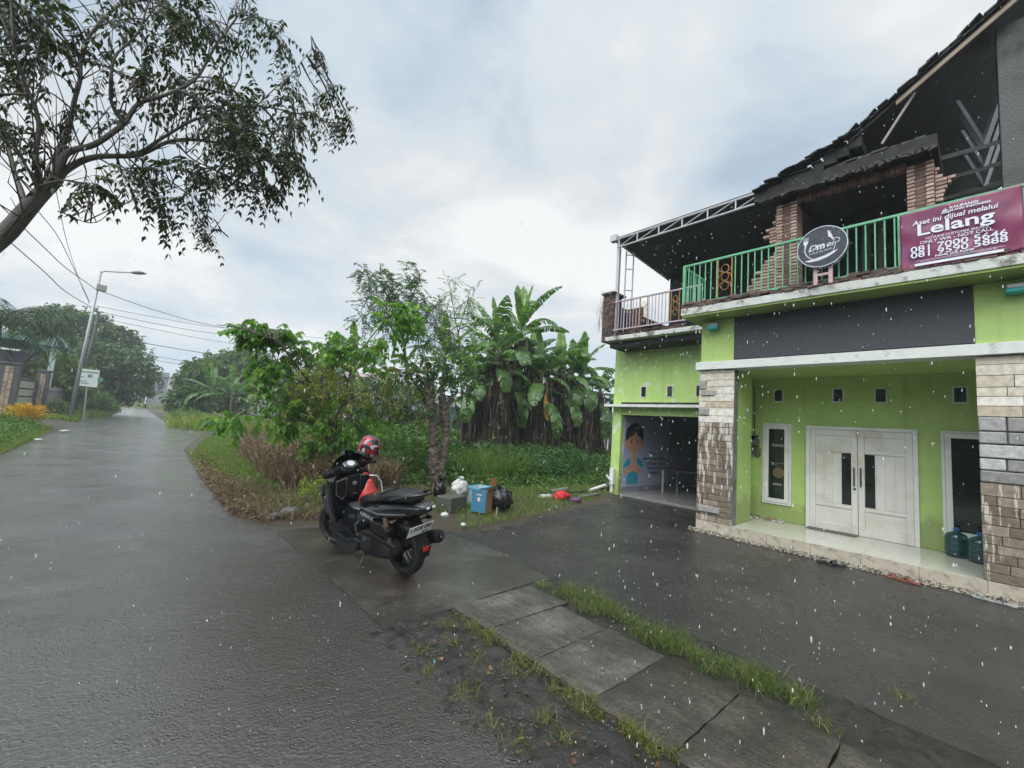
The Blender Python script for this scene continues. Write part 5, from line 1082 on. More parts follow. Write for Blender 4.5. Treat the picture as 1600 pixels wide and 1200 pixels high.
a = MB(); a.lathe([(0.085,-0.14),(0.105,-0.135),(0.108,-0.11),(0.09,-0.105)], 24, caps=False); a.lathe([(0.001,-0.118),(0.088,-0.120)], 24, caps=False); a.build('neck_trim', M_tyre, HL)
HL.location = HLl; HL.rotation_euler = HLr

# red carrier bag hanging from the bag hook
bp = SW @ Vector((0.80, -0.10, 0.66))
BG = thing('carrier_bag', 'red and white carrier bag with looped handles hanging inside the scooter leg space', 'bag', bp)
BG.location = (0,0,0)
M_bagr = pmat('red_fabric', (0.42,0.035,0.03), 0.5, var=0.25, scale=12, bump=0.6, bscale=25)
a = MB(); rings = []
for i, (z, w_, d_) in enumerate(((-0.10,0.09,0.06),(-0.06,0.12,0.08),(0.0,0.125,0.085),(0.07,0.10,0.06),(0.13,0.05,0.03),(0.17,0.03,0.018),(0.20,0.035,0.02))):
    rings.append([(w_*math.cos(q)*(1+0.12*math.sin(3*q+i)), d_*math.sin(q)*(1+0.1*math.sin(5*q+i*2)), z+0.01*math.sin(4*q)) for q in np.linspace(0, 2*math.pi, 20, endpoint=False)])
a.loft(rings); a.build('bag_body', M_bagr, BG, smooth=True)
a = MB()
for k in (-1, 0, 1): a.tube([(0.02*k,0.03,0.18),(0.05*k+0.01,0.055,0.06),(0.07*k,0.085,-0.04)], 0.005, 5)
a.build('white_fold', M_rbw, BG)
a = MB(); a.tube([(0.03,0,0.16),(-0.02,0.01,0.25),(-0.06,0.02,0.275),(-0.10,0.02,0.27)], 0.008, 8); a.build('red_handle', M_bagr, BG, smooth=True)
a = MB(); a.tube([(-0.03,-0.01,0.25),(0.06,-0.02,0.245),(0.13,-0.02,0.17),(0.16,-0.02,0.06),(0.16,-0.02,-0.02)], 0.008, 8); a.build('white_handle', M_rbw, BG, smooth=True)
BG.location = bp; BG.rotation_euler = (0, 0, R_(10))
# ---------------------------------------------------------------- rubbish by the pruned tree
t = thing('cardboard_box', 'blue printed cardboard box with a bare brown side standing open beside the black bag', 'box', (4.86, 6.02, 0.09))
bx, by, bz = 4.86, 6.10, 0.06; BM = Matrix.Translation((bx, by, bz)) @ Matrix.Rotation(R_(28), 4, 'Z') @ Matrix.Rotation(R_(4), 4, 'Y') @ Matrix.Shear('XY', 4, (0.06, 0.04))
a = MB(); W_, D_, H_ = 0.15, 0.14, 0.36
a.box(-W_, W_, -D_, -D_+0.006, 0.0, H_, BM); a.box(-W_, W_, D_-0.006, D_, 0, H_, BM); a.box(W_-0.006, W_, -D_+0.006, D_-0.006, 0, H_, BM); a.box(-W_+0.006, W_-0.006, -D_+0.006, D_-0.006, 0, 0.006, BM); a.build('brown_side', pmat('brown_cardboard', (0.24,0.15,0.08), 0.6, var=0.15), t)
a = MB(); a.box(-W_-0.004, -W_, -D_, D_, 0, H_+.02, BM); a.box(-W_, -W_+0.10, D_, D_+0.004, 0.0, H_, BM); a.build('blue_side', pmat('blue_cardboard', (0.03,0.14,0.23), 0.5, var=0.1), t)
a = MB(); a.prism([(0.03*math.cos(k*.785)-0.0, 0.22+0.04*math.sin(k*.785)) for k in range(8)], -W_-0.007, -W_-0.0045, axis='x', M=BM); a.box(-W_-0.007, -W_-0.0045, -0.05, 0.05, 0.29, 0.31, BM); a.build('printed_mark', pmat('print_cream', (0.5,0.4,0.35), 0.5), t)
a = MB(); a.add([(-W_,-D_,H_),(W_,-D_,H_),(W_,-D_-0.06,H_+0.06),(-W_,-D_-0.06,H_+0.06),(-W_,-D_,H_+.003),(W_,-D_,H_+.003),(W_,-D_-0.06,H_+0.063),(-W_,-D_-0.06,H_+0.063)], [(0,1,2,3),(7,6,5,4),(0,4,5,1),(1,5,6,2),(2,6,7,3),(3,7,4,0)], BM); a.build('flap', pmat('brown_cardboard_flap', (0.3,0.2,0.11), 0.6), t)
def lump(name, loc, rad, mat, label, cat, seed=1, amp=0.25, sc=3.0, knot=None, group=None, n=28, flat=1.0):
    rr = random.Random(seed); vs = []; fs = []; m = n//2
    for i in range(m+1):
        th = math.pi*i/m
        for k in range(n):
            ph = 2*math.pi*k/n; d = Vector((math.sin(th)*math.cos(ph), math.sin(th)*math.sin(ph), math.cos(th)))
            f = 1+amp*MN.fractal(d*sc+Vector((seed*7.1,0,0)), 0.8, 2.0, 4)+amp*0.5*abs(MN.noise(d*sc*2.3+Vector((0,seed,0))))
            p = Vector((d.x*rad[0]*f, d.y*rad[1]*f, d.z*rad[2]*f))
            if p.z < -rad[2]*0.75: p.z = -rad[2]*0.75
            vs.append((loc[0]+p.x, loc[1]+p.y, loc[2]+p.z+rad[2]*0.75))
    for i in range(m):
        for k in range(n): fs.append((i*n+k, i*n+(k+1)%n, (i+1)*n+(k+1)%n, (i+1)*n+k))
    root = thing(name, label, cat, loc, group) if knot else None
    a = MB(); a.add(vs, fs); o = a.build('bag_body' if knot else name, mat, root, smooth=True)
    if knot:
        a = MB(); kx = loc[0]+knot[0]; ky = loc[1]+knot[1]; kz = loc[2]+rad[2]*1.68
        a.lathe([(0.03,0),(0.02,0.03),(0.045,0.09),(0.05,0.10)], 9, M=Matrix.Translation((kx,ky,kz-0.02)) @ Matrix.Rotation(0.3,4,'X'), caps=False); a.build('tied_neck', mat, root, smooth=True); return root
    return tag(o, label, cat, group)
M_bagk = pmat('black_bin_liner', (0.010,0.010,0.011), 0.22, var=0.2, bump=1.0, bscale=14)
M_bagw = pmat('white_plastic', (0.48,0.50,0.48), 0.3, var=0.1, bump=0.8, bscale=20)
lump('rubbish_bag', (5.36, 6.16, 0.05), (0.23,0.19,0.22), M_bagk, 'full black rubbish bag leaning against the open cardboard box', 'rubbish bag', 3, 0.3, 4.0, knot=(-0.08,0))
lump('plastic_bag', (4.72, 6.62, 0.28), (0.17,0.12,0.15), M_bagw, 'white plastic bag lying on top of the concrete block', 'plastic bag', 5, 0.35, 3.5, knot=(0,0))
lump('plastic_bag', (4.35, 6.72, 0.25), (0.1,0.1,0.16), M_bagk, 'small black plastic bag behind the concrete block left of the white bag', 'plastic bag', 6, 0.35, 3.5, knot=(0,0))
a = MB(); a.box(-0.24,0.24,-0.17,0.17,0,0.28, Matrix.Translation((4.42, 6.42, 0.04)) @ Matrix.Rotation(R_(20),4,'Z')); tag(a.build('concrete_block', pmat('mossy_concrete', (0.075,0.075,0.065), 0.6, var=0.4, bump=1.0, dirt=(0.04,0.05,0.02), dscale=8), bevel=0.03, seg=3), 'mossy grey concrete block beside the pruned tree trunk', 'concrete block')
t = thing('storage_tub', 'pale blue and white plastic tub behind the cardboard box', 'tub', (5.2, 6.5, 0.1)); M_ = Matrix.Translation((5.10,6.52,0.04)) @ Matrix.Rotation(0.3,4,'Z')
a = MB(); a.loft([[(x*w_,y*d_,z) for x,y in ((-1,-1),(1,-1),(1,1),(-1,1))] for z,w_,d_ in ((0,0.17,0.13),(0.38,0.21,0.16),(0.381,0.195,0.145),(0.02,0.155,0.115))], M=M_); a.build('tub_body', pmat('pale_tub', (0.35,0.42,0.44), 0.35), t, bevel=0.01)
a = MB(); a.box(-0.22,0.22,-0.175,-0.16,0.36,0.40,M_); a.box(-0.22,0.22,0.16,0.175,0.36,0.40,M_); a.box(-0.225,-0.21,-0.16,0.16,0.36,0.40,M_); a.box(0.21,0.225,-0.16,0.16,0.36,0.40,M_); a.build('blue_rim', pmat('blue_tub_rim', (0.10,0.32,0.46), 0.35), t, bevel=0.006)
a = MB(); a.box(5.2,5.34,6.3,6.31,0.46,0.62, Matrix.Translation((0,0,0))); tag(a.build('cardboard_piece', pmat('orange_brown_card', (0.25,0.11,0.04), 0.6)), 'small orange brown card sticking up out of the pale tub', 'card')
for i, (u, v, s_, l) in enumerate(((695, 806, 0.07, 'crumpled white litter scrap nearest the scooter tail'), (724, 820, 0.045, 'small white litter scrap on the grass below the cardboard box'), (690, 798, 0.05, 'flat pale litter scrap just behind the crumpled white one'))):
    p = gnd(u, v, 0.05); lump('litter_scrap', (p[0], p[1], 0.03), (s_, s_*0.8, s_*0.6), M_bagw, l, 'litter', 20+i, 0.5, 4, group='white scraps on the grass', n=16)
p = gnd(877, 780, 0.05); lump('red_cloth', (p[0], p[1], 0.05), (0.2,0.13,0.1), pmat('bright_red_cloth', (0.5,0.02,0.02), 0.6, bump=1.0, bscale=14), 'bright red crumpled cloth on the ground near the garage', 'cloth', 9, 0.45, 3.5)
p = gnd(853, 777, 0.05); lump('litter_scrap', (p[0], p[1], 0.03), (0.2,0.1,0.05), M_bagw, 'spread of white plastic left of the red cloth', 'litter', 31, 0.5, 4, group='white scraps by the red cloth', n=18)
p = gnd(900, 784, 0.03); lump('litter_scrap', (p[0], p[1], 0.03), (0.14,0.1,0.05), pmat('purple_plastic', (0.14,0.05,0.16), 0.4), 'purple plastic wrapper right of the red cloth', 'litter', 32, 0.5, 4, n=18)
def pipe(u0, v0, u1, v1, r_, z0, z1, mat, name, label, cat):
    a_, b_ = gnd(u0, v0, z0), gnd(u1, v1, z1); m = MB(); m.tube([a_, b_], r_, 8); return tag(m.build(name, mat), label, cat)
pipe(846, 772, 915, 769, 0.035, 0.08, 0.1, M_blm, 'pipe', 'long dark pipe lying behind the red cloth', 'pipe')
pipe(862, 768, 886, 764, 0.05, 0.12, 0.16, M_conc, 'pipe', 'short grey pipe end behind the long dark pipe', 'pipe')
pipe(922, 766, 946, 758, 0.045, 0.10, 0.2, M_trim, 'plank', 'pale weathered plank leaning by the garage corner', 'plank')
pipe(905, 777, 935, 772, 0.04, 0.06, 0.08, M_conc, 'pipe', 'grey broken pipe between the red cloth and the garage', 'pipe')
p = gnd(860, 784, 0.03)
a = MB(); q = gnd(775, 810, 0.02); a.box(-0.012,0.012,-0.006,0.006,0,0.18,Matrix.Translation((q[0],q[1],0.03)) @ Matrix.Rotation(0.05,4,'Y')); tag(a.build('wooden_stake', pmat('pale_stick', (0.3,0.27,0.2), 0.6)), 'short pale stake standing in front of the black rubbish bag', 'stake')
# pale stones by the scooter's front wheel
for i, (u, v, s_, l) in enumerate(((455, 803, 0.16, 'large grey stone in the weeds left of the scooter'), (480, 796, 0.14, 'rounded stone in the weeds touching the scooter front'), (430, 806, 0.1, 'smaller flat stone in the weeds left of the large one'))):
    p = gnd(u, v, 0.05); lump('stone', (p[0], p[1], 0.01), (s_, s_*0.7, s_*0.5), pmat('wet_stone', (0.10,0.10,0.095), 0.4, var=0.3, bump=1.0), l, 'stone', 50+i, 0.3, 2.5, group='stones in the weeds', n=18)
# ---------------------------------------------------------------- trees and plants
M_bark = pmat('wet_bark', (0.055,0.045,0.035), rough=0.55, var=0.4, scale=20, bump=1.0, bscale=40, dirt=(0.10,0.095,0.08), dscale=4)
M_bark2 = pmat('knotty_bark', (0.12,0.092,0.068), rough=0.6, var=0.4, scale=14, bump=1.0, bscale=30, dirt=(0.05,0.04,0.03), dscale=5)
LM_big = leafmat('overhanging_leaves', [(0, (0.012,0.024,0.008)), (0.5, (0.026,0.045,0.012)), (0.85, (0.05,0.07,0.02)), (1, (0.10,0.06,0.03))], transl=0.28)
LM_young = leafmat('fresh_leaves', [(0, (0.054,0.149,0.027)), (0.45, (0.095,0.216,0.035)), (0.8, (0.162,0.311,0.047)), (1, (0.257,0.338,0.068))], transl=0.45)
LM_yel = leafmat('yellowing_leaves', [(0, (0.150,0.188,0.037)), (0.5, (0.250,0.263,0.050)), (0.8, (0.350,0.325,0.088)), (1, (0.088,0.150,0.037))], transl=0.45)
LM_dark = leafmat('deep_green_leaves', [(0, (0.019,0.061,0.016)), (0.5, (0.041,0.101,0.024)), (1, (0.081,0.162,0.041))], transl=0.3)
LM_weed = leafmat('weed_leaves', [(0, (0.036,0.083,0.018)), (0.5, (0.070,0.147,0.028)), (0.9, (0.115,0.205,0.038)), (1, (0.192,0.243,0.077))], transl=0.35)
LM_grass = leafmat('grass_blades', [(0, (0.057,0.115,0.021)), (0.6, (0.115,0.196,0.034)), (0.9, (0.196,0.241,0.057)), (1, (0.322,0.276,0.127))], transl=0.35)
LM_dry = leafmat('dry_stems', [(0, (0.06,0.040,0.025)), (0.5, (0.14,0.095,0.058)), (0.9, (0.25,0.18,0.115)), (1, (0.36,0.29,0.19))], transl=0.15, rough=0.6)
LM_lime = leafmat('lime_grass', [(0, (0.108,0.156,0.024)), (0.6, (0.204,0.264,0.048)), (1, (0.336,0.348,0.096))], transl=0.35)
LM_far = leafmat('distant_leaves', [(0, (0.046,0.085,0.026)), (0.6, (0.085,0.143,0.039)), (1, (0.143,0.208,0.065))], transl=0.3)

def curve(pts, n=6):
    """smooth polyline (Catmull-Rom) through Vectors"""
    P = [Vector(p) for p in pts]; P = [P[0]*2-P[1]]+P+[P[-1]*2-P[-2]]; out = []
    for i in range(1, len(P)-2):
        for k in range(n):
            t = k/n; a,b,c,d = P[i-1],P[i],P[i+1],P[i+2]
            out.append(0.5*((2*b)+(-a+c)*t+(2*a-5*b+4*c-d)*t*t+(-a+3*b-3*c+d)*t**3))
    out.append(P[-2]); return out
def limb(mb, pts, r0, r1, n=7, wob_=0.0, sub=6):
    c = curve(pts, sub); m = len(c)
    if wob_: c = [p+Vector((MN.noise(p*2.1), MN.noise(p*2.1+Vector((9,0,0))), MN.noise(p*2.1+Vector((0,9,0)))))*wob_*min(1, i/3) for i, p in enumerate(c)]
    mb.tube(c, [r0+(r1-r0)*(i/(m-1))**0.8 for i in range(m)], n); return c

def sprout(skel, clusters, leafmat_, parent, name='crown', leafL=0.1, leafW=0.045, k=5, tw=0.35, per=16, twig_r=0.006, hang=0.55, droop=0.4, bias=(0,0,-0.1), mat_twig=None, jitter=1.0, twname='twigs'):
    """every cluster (centre, radius, count) is joined to the nearest limb point by a curved twig and filled with leafy sprigs"""
    SK = np.array([list(p) for p in skel]); tmb = MB(); LV = []; A, B = [], []
    for c, rad, cnt in clusters:
        c = np.array(list(c)); d = np.linalg.norm(SK-c, axis=1); i = int(np.argmin(d+0.25*rng.uniform(0, 1, len(d)))); s = SK[i]
        dist = np.linalg.norm(c-s)
        mid_ = (s+c)/2+rng.normal(0, 0.06*dist+0.01, 3)+np.array([0,0,0.12*dist])
        rr = min(0.028, twig_r*(1.0+2.0*dist))
        tp = [s, mid_, c]; cc = curve([Vector(p) for p in tp], 4); tmb.tube(cc, [rr*(1-0.6*q/(len(cc)-1)) for q in range(len(cc))], 5)
        n = max(3, int(cnt)); P = c+rng.normal(0, 1, (n,3))*rad*0.42*jitter; 
        src = np.array([list(cc[int(q)]) for q in rng.integers(len(cc)//2, len(cc), n)])
        A.append(src); B.append(P)
        D = unit(P-src+rng.normal(0,0.3,(n,3))*rad+np.array(bias)*rad)
        LV.append((P, D))
    P = np.concatenate([p for p, _ in LV]); D = np.concatenate([d for _, d in LV])
    V, F = sprigs(P, D, tw*rng.uniform(.6,1.2,len(P)), k, leafL, leafW, droop=droop, hang=hang)
    crown = fastmesh(name, V, F, leafmat_, parent)
    A = np.concatenate(A); B = np.concatenate(B); E2 = P+unit(D)*tw*0.8
    E2[:,2] -= droop*tw*0.6
    V1, F1 = twigs_arr(A, B, twig_r*0.8); V2, F2 = twigs_arr(B, E2, twig_r*0.55)
    V, F = merge([(V1, F1), (V2, F2)]); fastmesh(twname, V, F, mat_twig or M_bark, parent)
    return tmb

# --- the big tree leaning in from the left
Yt = 6.5
def q(u, v, d=0.0): return atY(u, v, Yt+d)
TA = thing('overhanging_tree', 'large dark tree whose branches lean over the road from the upper left', 'tree', (-2.75, 6.3, 0))
a = MB(); sk = []
base = [Vector((-2.75, 6.3, -0.1)), Vector((-2.65, 6.35, 0.8)), Vector((-2.3, 6.4, 1.9)), q(-90, 425), q(0, 372), q(60, 305), q(88, 278)]
sk += limb(a, base, 0.14, 0.058, 12, 0.02)
a.build('trunk', M_bark, TA, smooth=True)
a = MB()
limbs = [([(70,295,0),(110,262,.1),(150,246,.1),(215,240,.2),(270,220,.3),(330,221,.35),(400,232,.5),(460,255,.6)], 0.06, 0.012),
 ([(84,282,0),(105,240,0),(150,222,-.1),(195,195,-.2),(215,165,-.2),(260,150,-.3),(310,115,-.3),(345,60,-.4),(380,10,-.5)], 0.055, 0.010),
 ([(84,282,0),(95,230,.2),(120,160,.3),(130,95,.4),(145,50,.4),(185,10,.4)], 0.05, 0.012),
 ([(60,305,0),(55,250,-.3),(58,190,-.4),(40,130,-.5),(15,60,-.6)], 0.045, 0.010),
 ([(40,325,0),(20,260,.4),(5,200,.6),(-30,120,.8)], 0.04, 0.012),
 ([(130,95,.4),(100,60,.5),(60,10,.6),(40,-40,.6)], 0.03, 0.008), ([(145,50,.4),(200,-10,.6),(260,-50,.6)], 0.03, 0.01),
 ([(215,240,.2),(290,195,.0),(340,180,-.1),(400,165,-.2),(460,175,-.2),(520,190,-.3)], 0.03, 0.006),
 ([(310,205,0),(360,150,.2),(378,110,.2),(372,60,.3),(385,0,.3)], 0.018, 0.005), ([(400,165,-.2),(440,130,-.2),(465,110,-.2),(488,75,-.3)], 0.012, 0.004),
 ([(195,195,-.2),(170,150,-.3),(180,90,-.4),(220,40,-.4),(240,-20,-.4)], 0.03, 0.008),
 ([(270,220,.3),(300,250,.2),(340,270,.1),(370,300,.1)], 0.018, 0.005), ([(150,246,.1),(190,262,-.1),(230,280,-.2),(250,330,-.2)], 0.014, 0.004), ([(240,285,-.2),(280,295,-.2),(312,325,-.2),(322,375,-.2)], 0.008, 0.003),
 ([(90,330,0),(150,345,.1),(200,300,.1)], 0.01, 0.003), ([(0,372,0),(30,340,-.4),(55,290,-.6),(20,230,-.7)], 0.02, 0.006)]
for pts, r0, r1 in limbs: sk += limb(a, [q(*p) for p in pts], r0*.68, r1, 7, 0.035)
# bare upright shoots in the crown
for _ in range(230):
    s = sk[rnd.randrange(len(sk))]; d = Vector((rnd.gauss(0, .28)-0.1, rnd.gauss(0, .3), rnd.uniform(0.3, 1.0))); l = rnd.uniform(0.3, 1.15)
    if s.x > 0.7: continue
    a.tube([s, s+d*l*0.5+Vector((rnd.gauss(0,.04),0,0)), s+d*l], [0.007, 0.005, 0.0025], 4)
cl = []
def addc(u0, u1, v0, v1, n, rad=0.24, cnt=8, dd=0.6):
    n = max(1, int(n*0.72))
    for _ in range(n): cl.append((q(rnd.uniform(u0,u1), rnd.uniform(v0,v1), rnd.uniform(-dd, dd)), rad, cnt))
for args in ((330,470,165,215,14), (350,480,205,250,15), (400,490,230,258,6,.15), (330,430,255,290,5,.18), (440,470,238,262,3,.12), (300,400,130,200,9), (250,330,90,180,6), (200,300,20,110,7), (150,240,90,180,3), (100,200,10,70,5), (0,100,0,35,8), (30,110,20,60,4), (250,310,0,35,5,.15), (260,340,25,70,6,.2), (330,365,45,90,4,.16), (375,398,5,35,3,.13), (0,60,85,140,5,.16), (0,50,190,240,5,.15), (150,230,130,230,3,.2), (60,140,140,200,2,.15), (410,440,55,85,3,.12), (430,470,120,150,4,.14), (485,495,68,85,1,.08), (500,545,172,215,5,.13), (480,530,130,165,4,.12), (450,490,150,200,5,.14), (190,215,255,285,3,.11), (235,265,265,320,5,.12), (280,300,300,315,2,.08), (235,258,325,343,2,.08), (305,330,322,350,2,.08), (308,328,360,385,2,.08), (120,180,285,292,3,.10), (290,340,245,290,6,.13), (60,110,70,120,3,.15), (375,420,190,300,6,.16), (0,60,-40,0,6), (100,300,-60,0,8), (-80,0,-20,220,8)): addc(*args)
tmb = sprout(sk, cl, LM_big, TA, leafL=0.08, leafW=0.038, k=5, tw=0.27, hang=1.0, droop=0.6)
a.v += tmb.v; a.f += [tuple(i+a.n for i in f) for f in tmb.f]; a.n += tmb.n
a.build('branches', M_bark, TA, smooth=True)

# --- young tree with the long leafy arms behind the scooter
Y1 = 9.2
def q1(u, v, d=0.0): return atY(u, v, Y1+d)
b1 = gnd(520, 768)
T1 = thing('young_tree', 'young green tree with long drooping leafy arms right behind the scooter', 'tree', (b1[0], Y1, 0))
a = MB(); sk1 = []
sk1 += limb(a, [Vector((b1[0], Y1, -0.1)), q1(521,735), q1(518,690), q1(522,660)], 0.11, 0.075, 9, 0.02); sk1 += limb(a, [q1(519,700), q1(508,670), q1(500,645)], 0.06, 0.045, 7)
a.build('trunk', M_bark, T1, smooth=True)
a = MB()
L1 = [([(510,670,0),(490,610,-.2),(462,570,-.3),(435,535,-.4),(400,522,-.5),(372,512,-.5),(340,508,-.6)], 0.028, 0.006),
 ([(522,660,0),(535,630,0),(546,590,.1),(560,555,.1),(590,515,.2),(625,480,.3),(655,470,.3)], 0.032, 0.007),
 ([(520,665,0),(505,630,.2),(480,600,.3),(440,585,.4),(405,568,.4),(385,560,.4)], 0.02, 0.006), ([(510,670,0),(470,640,-.2),(430,625,-.3),(400,615,-.3)], 0.018, 0.005),
 ([(535,630,0),(575,610,-.2),(615,590,-.3),(640,580,-.3)], 0.018, 0.005), ([(546,590,.1),(550,550,.1),(553,520,.2)], 0.014, 0.005), ([(522,660,0),(560,650,-.1),(600,640,-.2)], 0.014, 0.005), ([(500,640,0),(505,580,.4),(515,540,.5)], 0.016, 0.005), ([(490,660,0),(455,655,0),(400,650,0),(375,640,0)], 0.014, 0.005)]
for pts, r0, r1 in L1: sk1 += limb(a, [q1(*p) for p in pts], r0, r1, 6, 0.02)
def cls(Q, specs):
    out = []
    for u0, u1, v0, v1, n, rad, cnt, dd in specs:
        for _ in range(n): out.append((Q(rnd.uniform(u0,u1), rnd.uniform(v0,v1), rnd.uniform(-dd,dd)), rad, cnt))
    return out
ca = cls(q1, [(345,450,512,522,13,.09,5,.12), (395,460,518,532,7,.10,5,.15), (440,480,532,560,5,.12,5,.3), (390,470,567,582,8,.12,5,.25), (410,480,612,626,6,.12,5,.3), (600,655,472,500,9,.15,7,.4), (610,640,500,530,5,.15,6,.4), (440,520,635,662,7,.2,8,.4), (500,600,532,560,9,.2,8,.5), (570,640,560,585,4,.16,6,.4), (350,430,648,660,5,.12,5,.4), (480,560,665,710,7,.17,9,.4), (550,600,645,690,5,.18,8,.4)])
tm1 = sprout(sk1, ca, LM_young, T1, leafL=0.14, leafW=0.085, k=4, tw=0.27, hang=1.0, droop=0.3, name='crown')
cb = cls(q1, [(460,560,560,640,22,.24,8,.5), (560,670,575,645,18,.24,8,.5), (480,530,640,690,5,.2,7,.3)])
tm2 = sprout(sk1, cb, LM_yel, T1, leafL=0.085, leafW=0.042, k=4, tw=0.26, hang=0.8, droop=0.4, name='yellowing_crown')
for tm in (tm1, tm2): a.v += tm.v; a.f += [tuple(i+a.n for i in f) for f in tm.f]; a.n += tm.n
a.build('branches', M_bark, T1, smooth=True)

# --- pruned tree with the twisted double trunk
Y2 = 8.5
def q2(u, v, d=0.0): return atY(u, v, Y2+d)
b2 = gnd(683, 768)
T2 = thing('pruned_tree', 'knotty double stemmed pruned tree rising behind the rubbish', 'tree', (b2[0], Y2, 0))
a = MB(); sk2 = []
def knotty(pts, r0, r1, seed):
    c = curve([Vector(p) for p in pts], 8); rr = []
    for i, p in enumerate(c): t = i/(len(c)-1); rr.append((r0+(r1-r0)*t)*(1+0.05*math.sin(i*2.3+seed)+0.09*math.sin(i*0.47+seed*2)+0.05*math.sin(i*1.1)))
    a.tube(c, rr, 11); return c
sk2 += knotty([Vector((b2[0]-.05,Y2,-.1)), q2(680,745), q2(677,715), q2(678,690), q2(676,660), q2(673,630), q2(670,608)], 0.145, 0.10, 1)
sk2 += knotty([Vector((b2[0]+.06,Y2-.05,-.1)), q2(686,742), q2(692,715), q2(696,690), q2(697,665), q2(693,640), q2(690,618)], 0.115, 0.085, 2)
knotty([q2(690,648), q2(700,632), q2(706,622)], 0.07, 0.06, 3); knotty([q2(674,625), q2(668,606), q2(668,592)], 0.08, 0.05, 4)
for _ in range(9): p = sk2[rnd.randrange(8, len(sk2))]; a.add(*(lambda m: (m.v, m.f))(MB().lathe([(0.001,-.06),(0.05,-.04),(0.065,0),(0.05,.04),(0.001,.06)], 8, M=Matrix.Translation(p+Vector((rnd.uniform(-.09,.09),-0.07,0))))))
tk_ = a.build('trunk', M_bark2, T2, smooth=True); tx_ = bpy.data.textures.new('bark_relief', 'CLOUDS'); tx_.noise_scale = .09; tx_.noise_depth = 4; sb_ = tk_.modifiers.new('s', 'SUBSURF'); sb_.levels = sb_.render_levels = 2; dm_ = tk_.modifiers.new('d', 'DISPLACE'); dm_.texture = tx_; dm_.strength = .07; dm_.mid_level = .5
a = MB()
for pts in ([(672,608,0),(660,590,0),(640,585,-.2),(615,585,-.3)], [(672,608,0),(680,570,.1),(700,520,.2),(705,485,.2)], [(690,618,0),(715,590,.2),(740,575,.3)], [(676,640,0),(660,650,-.2),(640,648,-.3),(618,632,-.3)], [(672,608,0),(665,560,0),(660,540,.1)], [(690,618,0),(720,620,-.2),(750,618,-.2)]):
    sk2 += limb(a, [q2(*p) for p in pts], 0.02, 0.005, 5, 0.02)
cc = cls(q2, [(625,700,572,598,9,.15,7,.3), (612,668,634,652,5,.11,6,.2), (690,745,568,598,6,.15,6,.3), (650,740,520,575,5,.2,5,.5), (700,750,605,625,3,.12,6,.3)])
tm = sprout(sk2, cc, LM_dark, T2, leafL=0.10, leafW=0.055, k=5, tw=0.26, hang=0.7, droop=0.35)
cc = cls(q2, [(665,745,500,560,6,.18,6,.4), (700,750,560,572,3,.12,6,.4)])
tm3 = sprout(sk2, cc, LM_young, T2, leafL=0.09, leafW=0.04, k=6, tw=0.3, hang=0.5, droop=0.3, name='fresh_shoots')
for t_ in (tm, tm3): a.v += t_.v; a.f += [tuple(i+a.n for i in f) for f in t_.f]; a.n += t_.n
a.build('branches', M_bark, T2, smooth=True)

# --- feathery trees behind
def feather(label, Yf, trunk, limbs_, specs, mat, leafL=0.05, leafW=0.02, k=9, tw=0.45, name='feathery_tree', r0=0.09):
    Qf = lambda u, v, d=0.0: atY(u, v, Yf+d)
    g0 = Qf(*trunk[0]); t = thing(name, label, 'tree', (g0.x, Yf, 0)); a = MB(); sk = []
    sk += limb(a, [Vector((g0.x, Yf, -0.1))]+[Qf(*p) for p in trunk], r0, r0*0.45, 7, 0.02); a.build('trunk', M_bark, t, smooth=True); a = MB()
    for l in limbs_: sk += limb(a, [Qf(*p) for p in l], r0*0.4, 0.008, 5, 0.03)
    tm = sprout(sk, cls(Qf, specs), mat, t, leafL=leafL, leafW=leafW, k=k, tw=tw, hang=0.25, droop=0.3, twig_r=0.008)
    a.v += tm.v; a.f += [tuple(i+a.n for i in f) for f in tm.f]; a.n += tm.n; a.build('branches', M_bark, t, smooth=True); return t
feather('tall feathery tree standing pale against the sky behind the young tree', 14.0, [(640,640),(636,580),(630,530)], [[(630,530),(615,490),(600,450),(580,425)], [(630,530),(640,480),(650,450),(660,425)], [(632,540),(660,500),(690,470)], [(630,530),(600,500),(570,475)], [(636,560),(660,540),(700,520)]],
  [(565,600,415,440,5,.3,7,.3), (575,625,435,475,10,.35,8,.5), (600,660,440,500,14,.4,9,.8), (645,665,418,440,3,.25,7,.3), (640,700,470,540,14,.4,9,.8), (560,610,470,520,8,.35,8,.6), (660,720,520,580,8,.4,8,.8)], LM_dark, leafL=0.11, leafW=0.045, k=7)
feather('slender airy tree with tiny leaves just left of the banana clump', 13.0, [(722,660),(720,580),(716,520)], [[(716,520),(708,480),(702,440)], [(716,520),(728,480),(735,450)], [(718,540),(700,510),(690,480)]],
  [(695,715,435,470,5,.25,6,.3), (700,745,450,510,11,.35,7,.5), (690,750,510,580,12,.4,8,.6)], LM_young, leafL=0.08, leafW=0.03, k=8, r0=0.06)

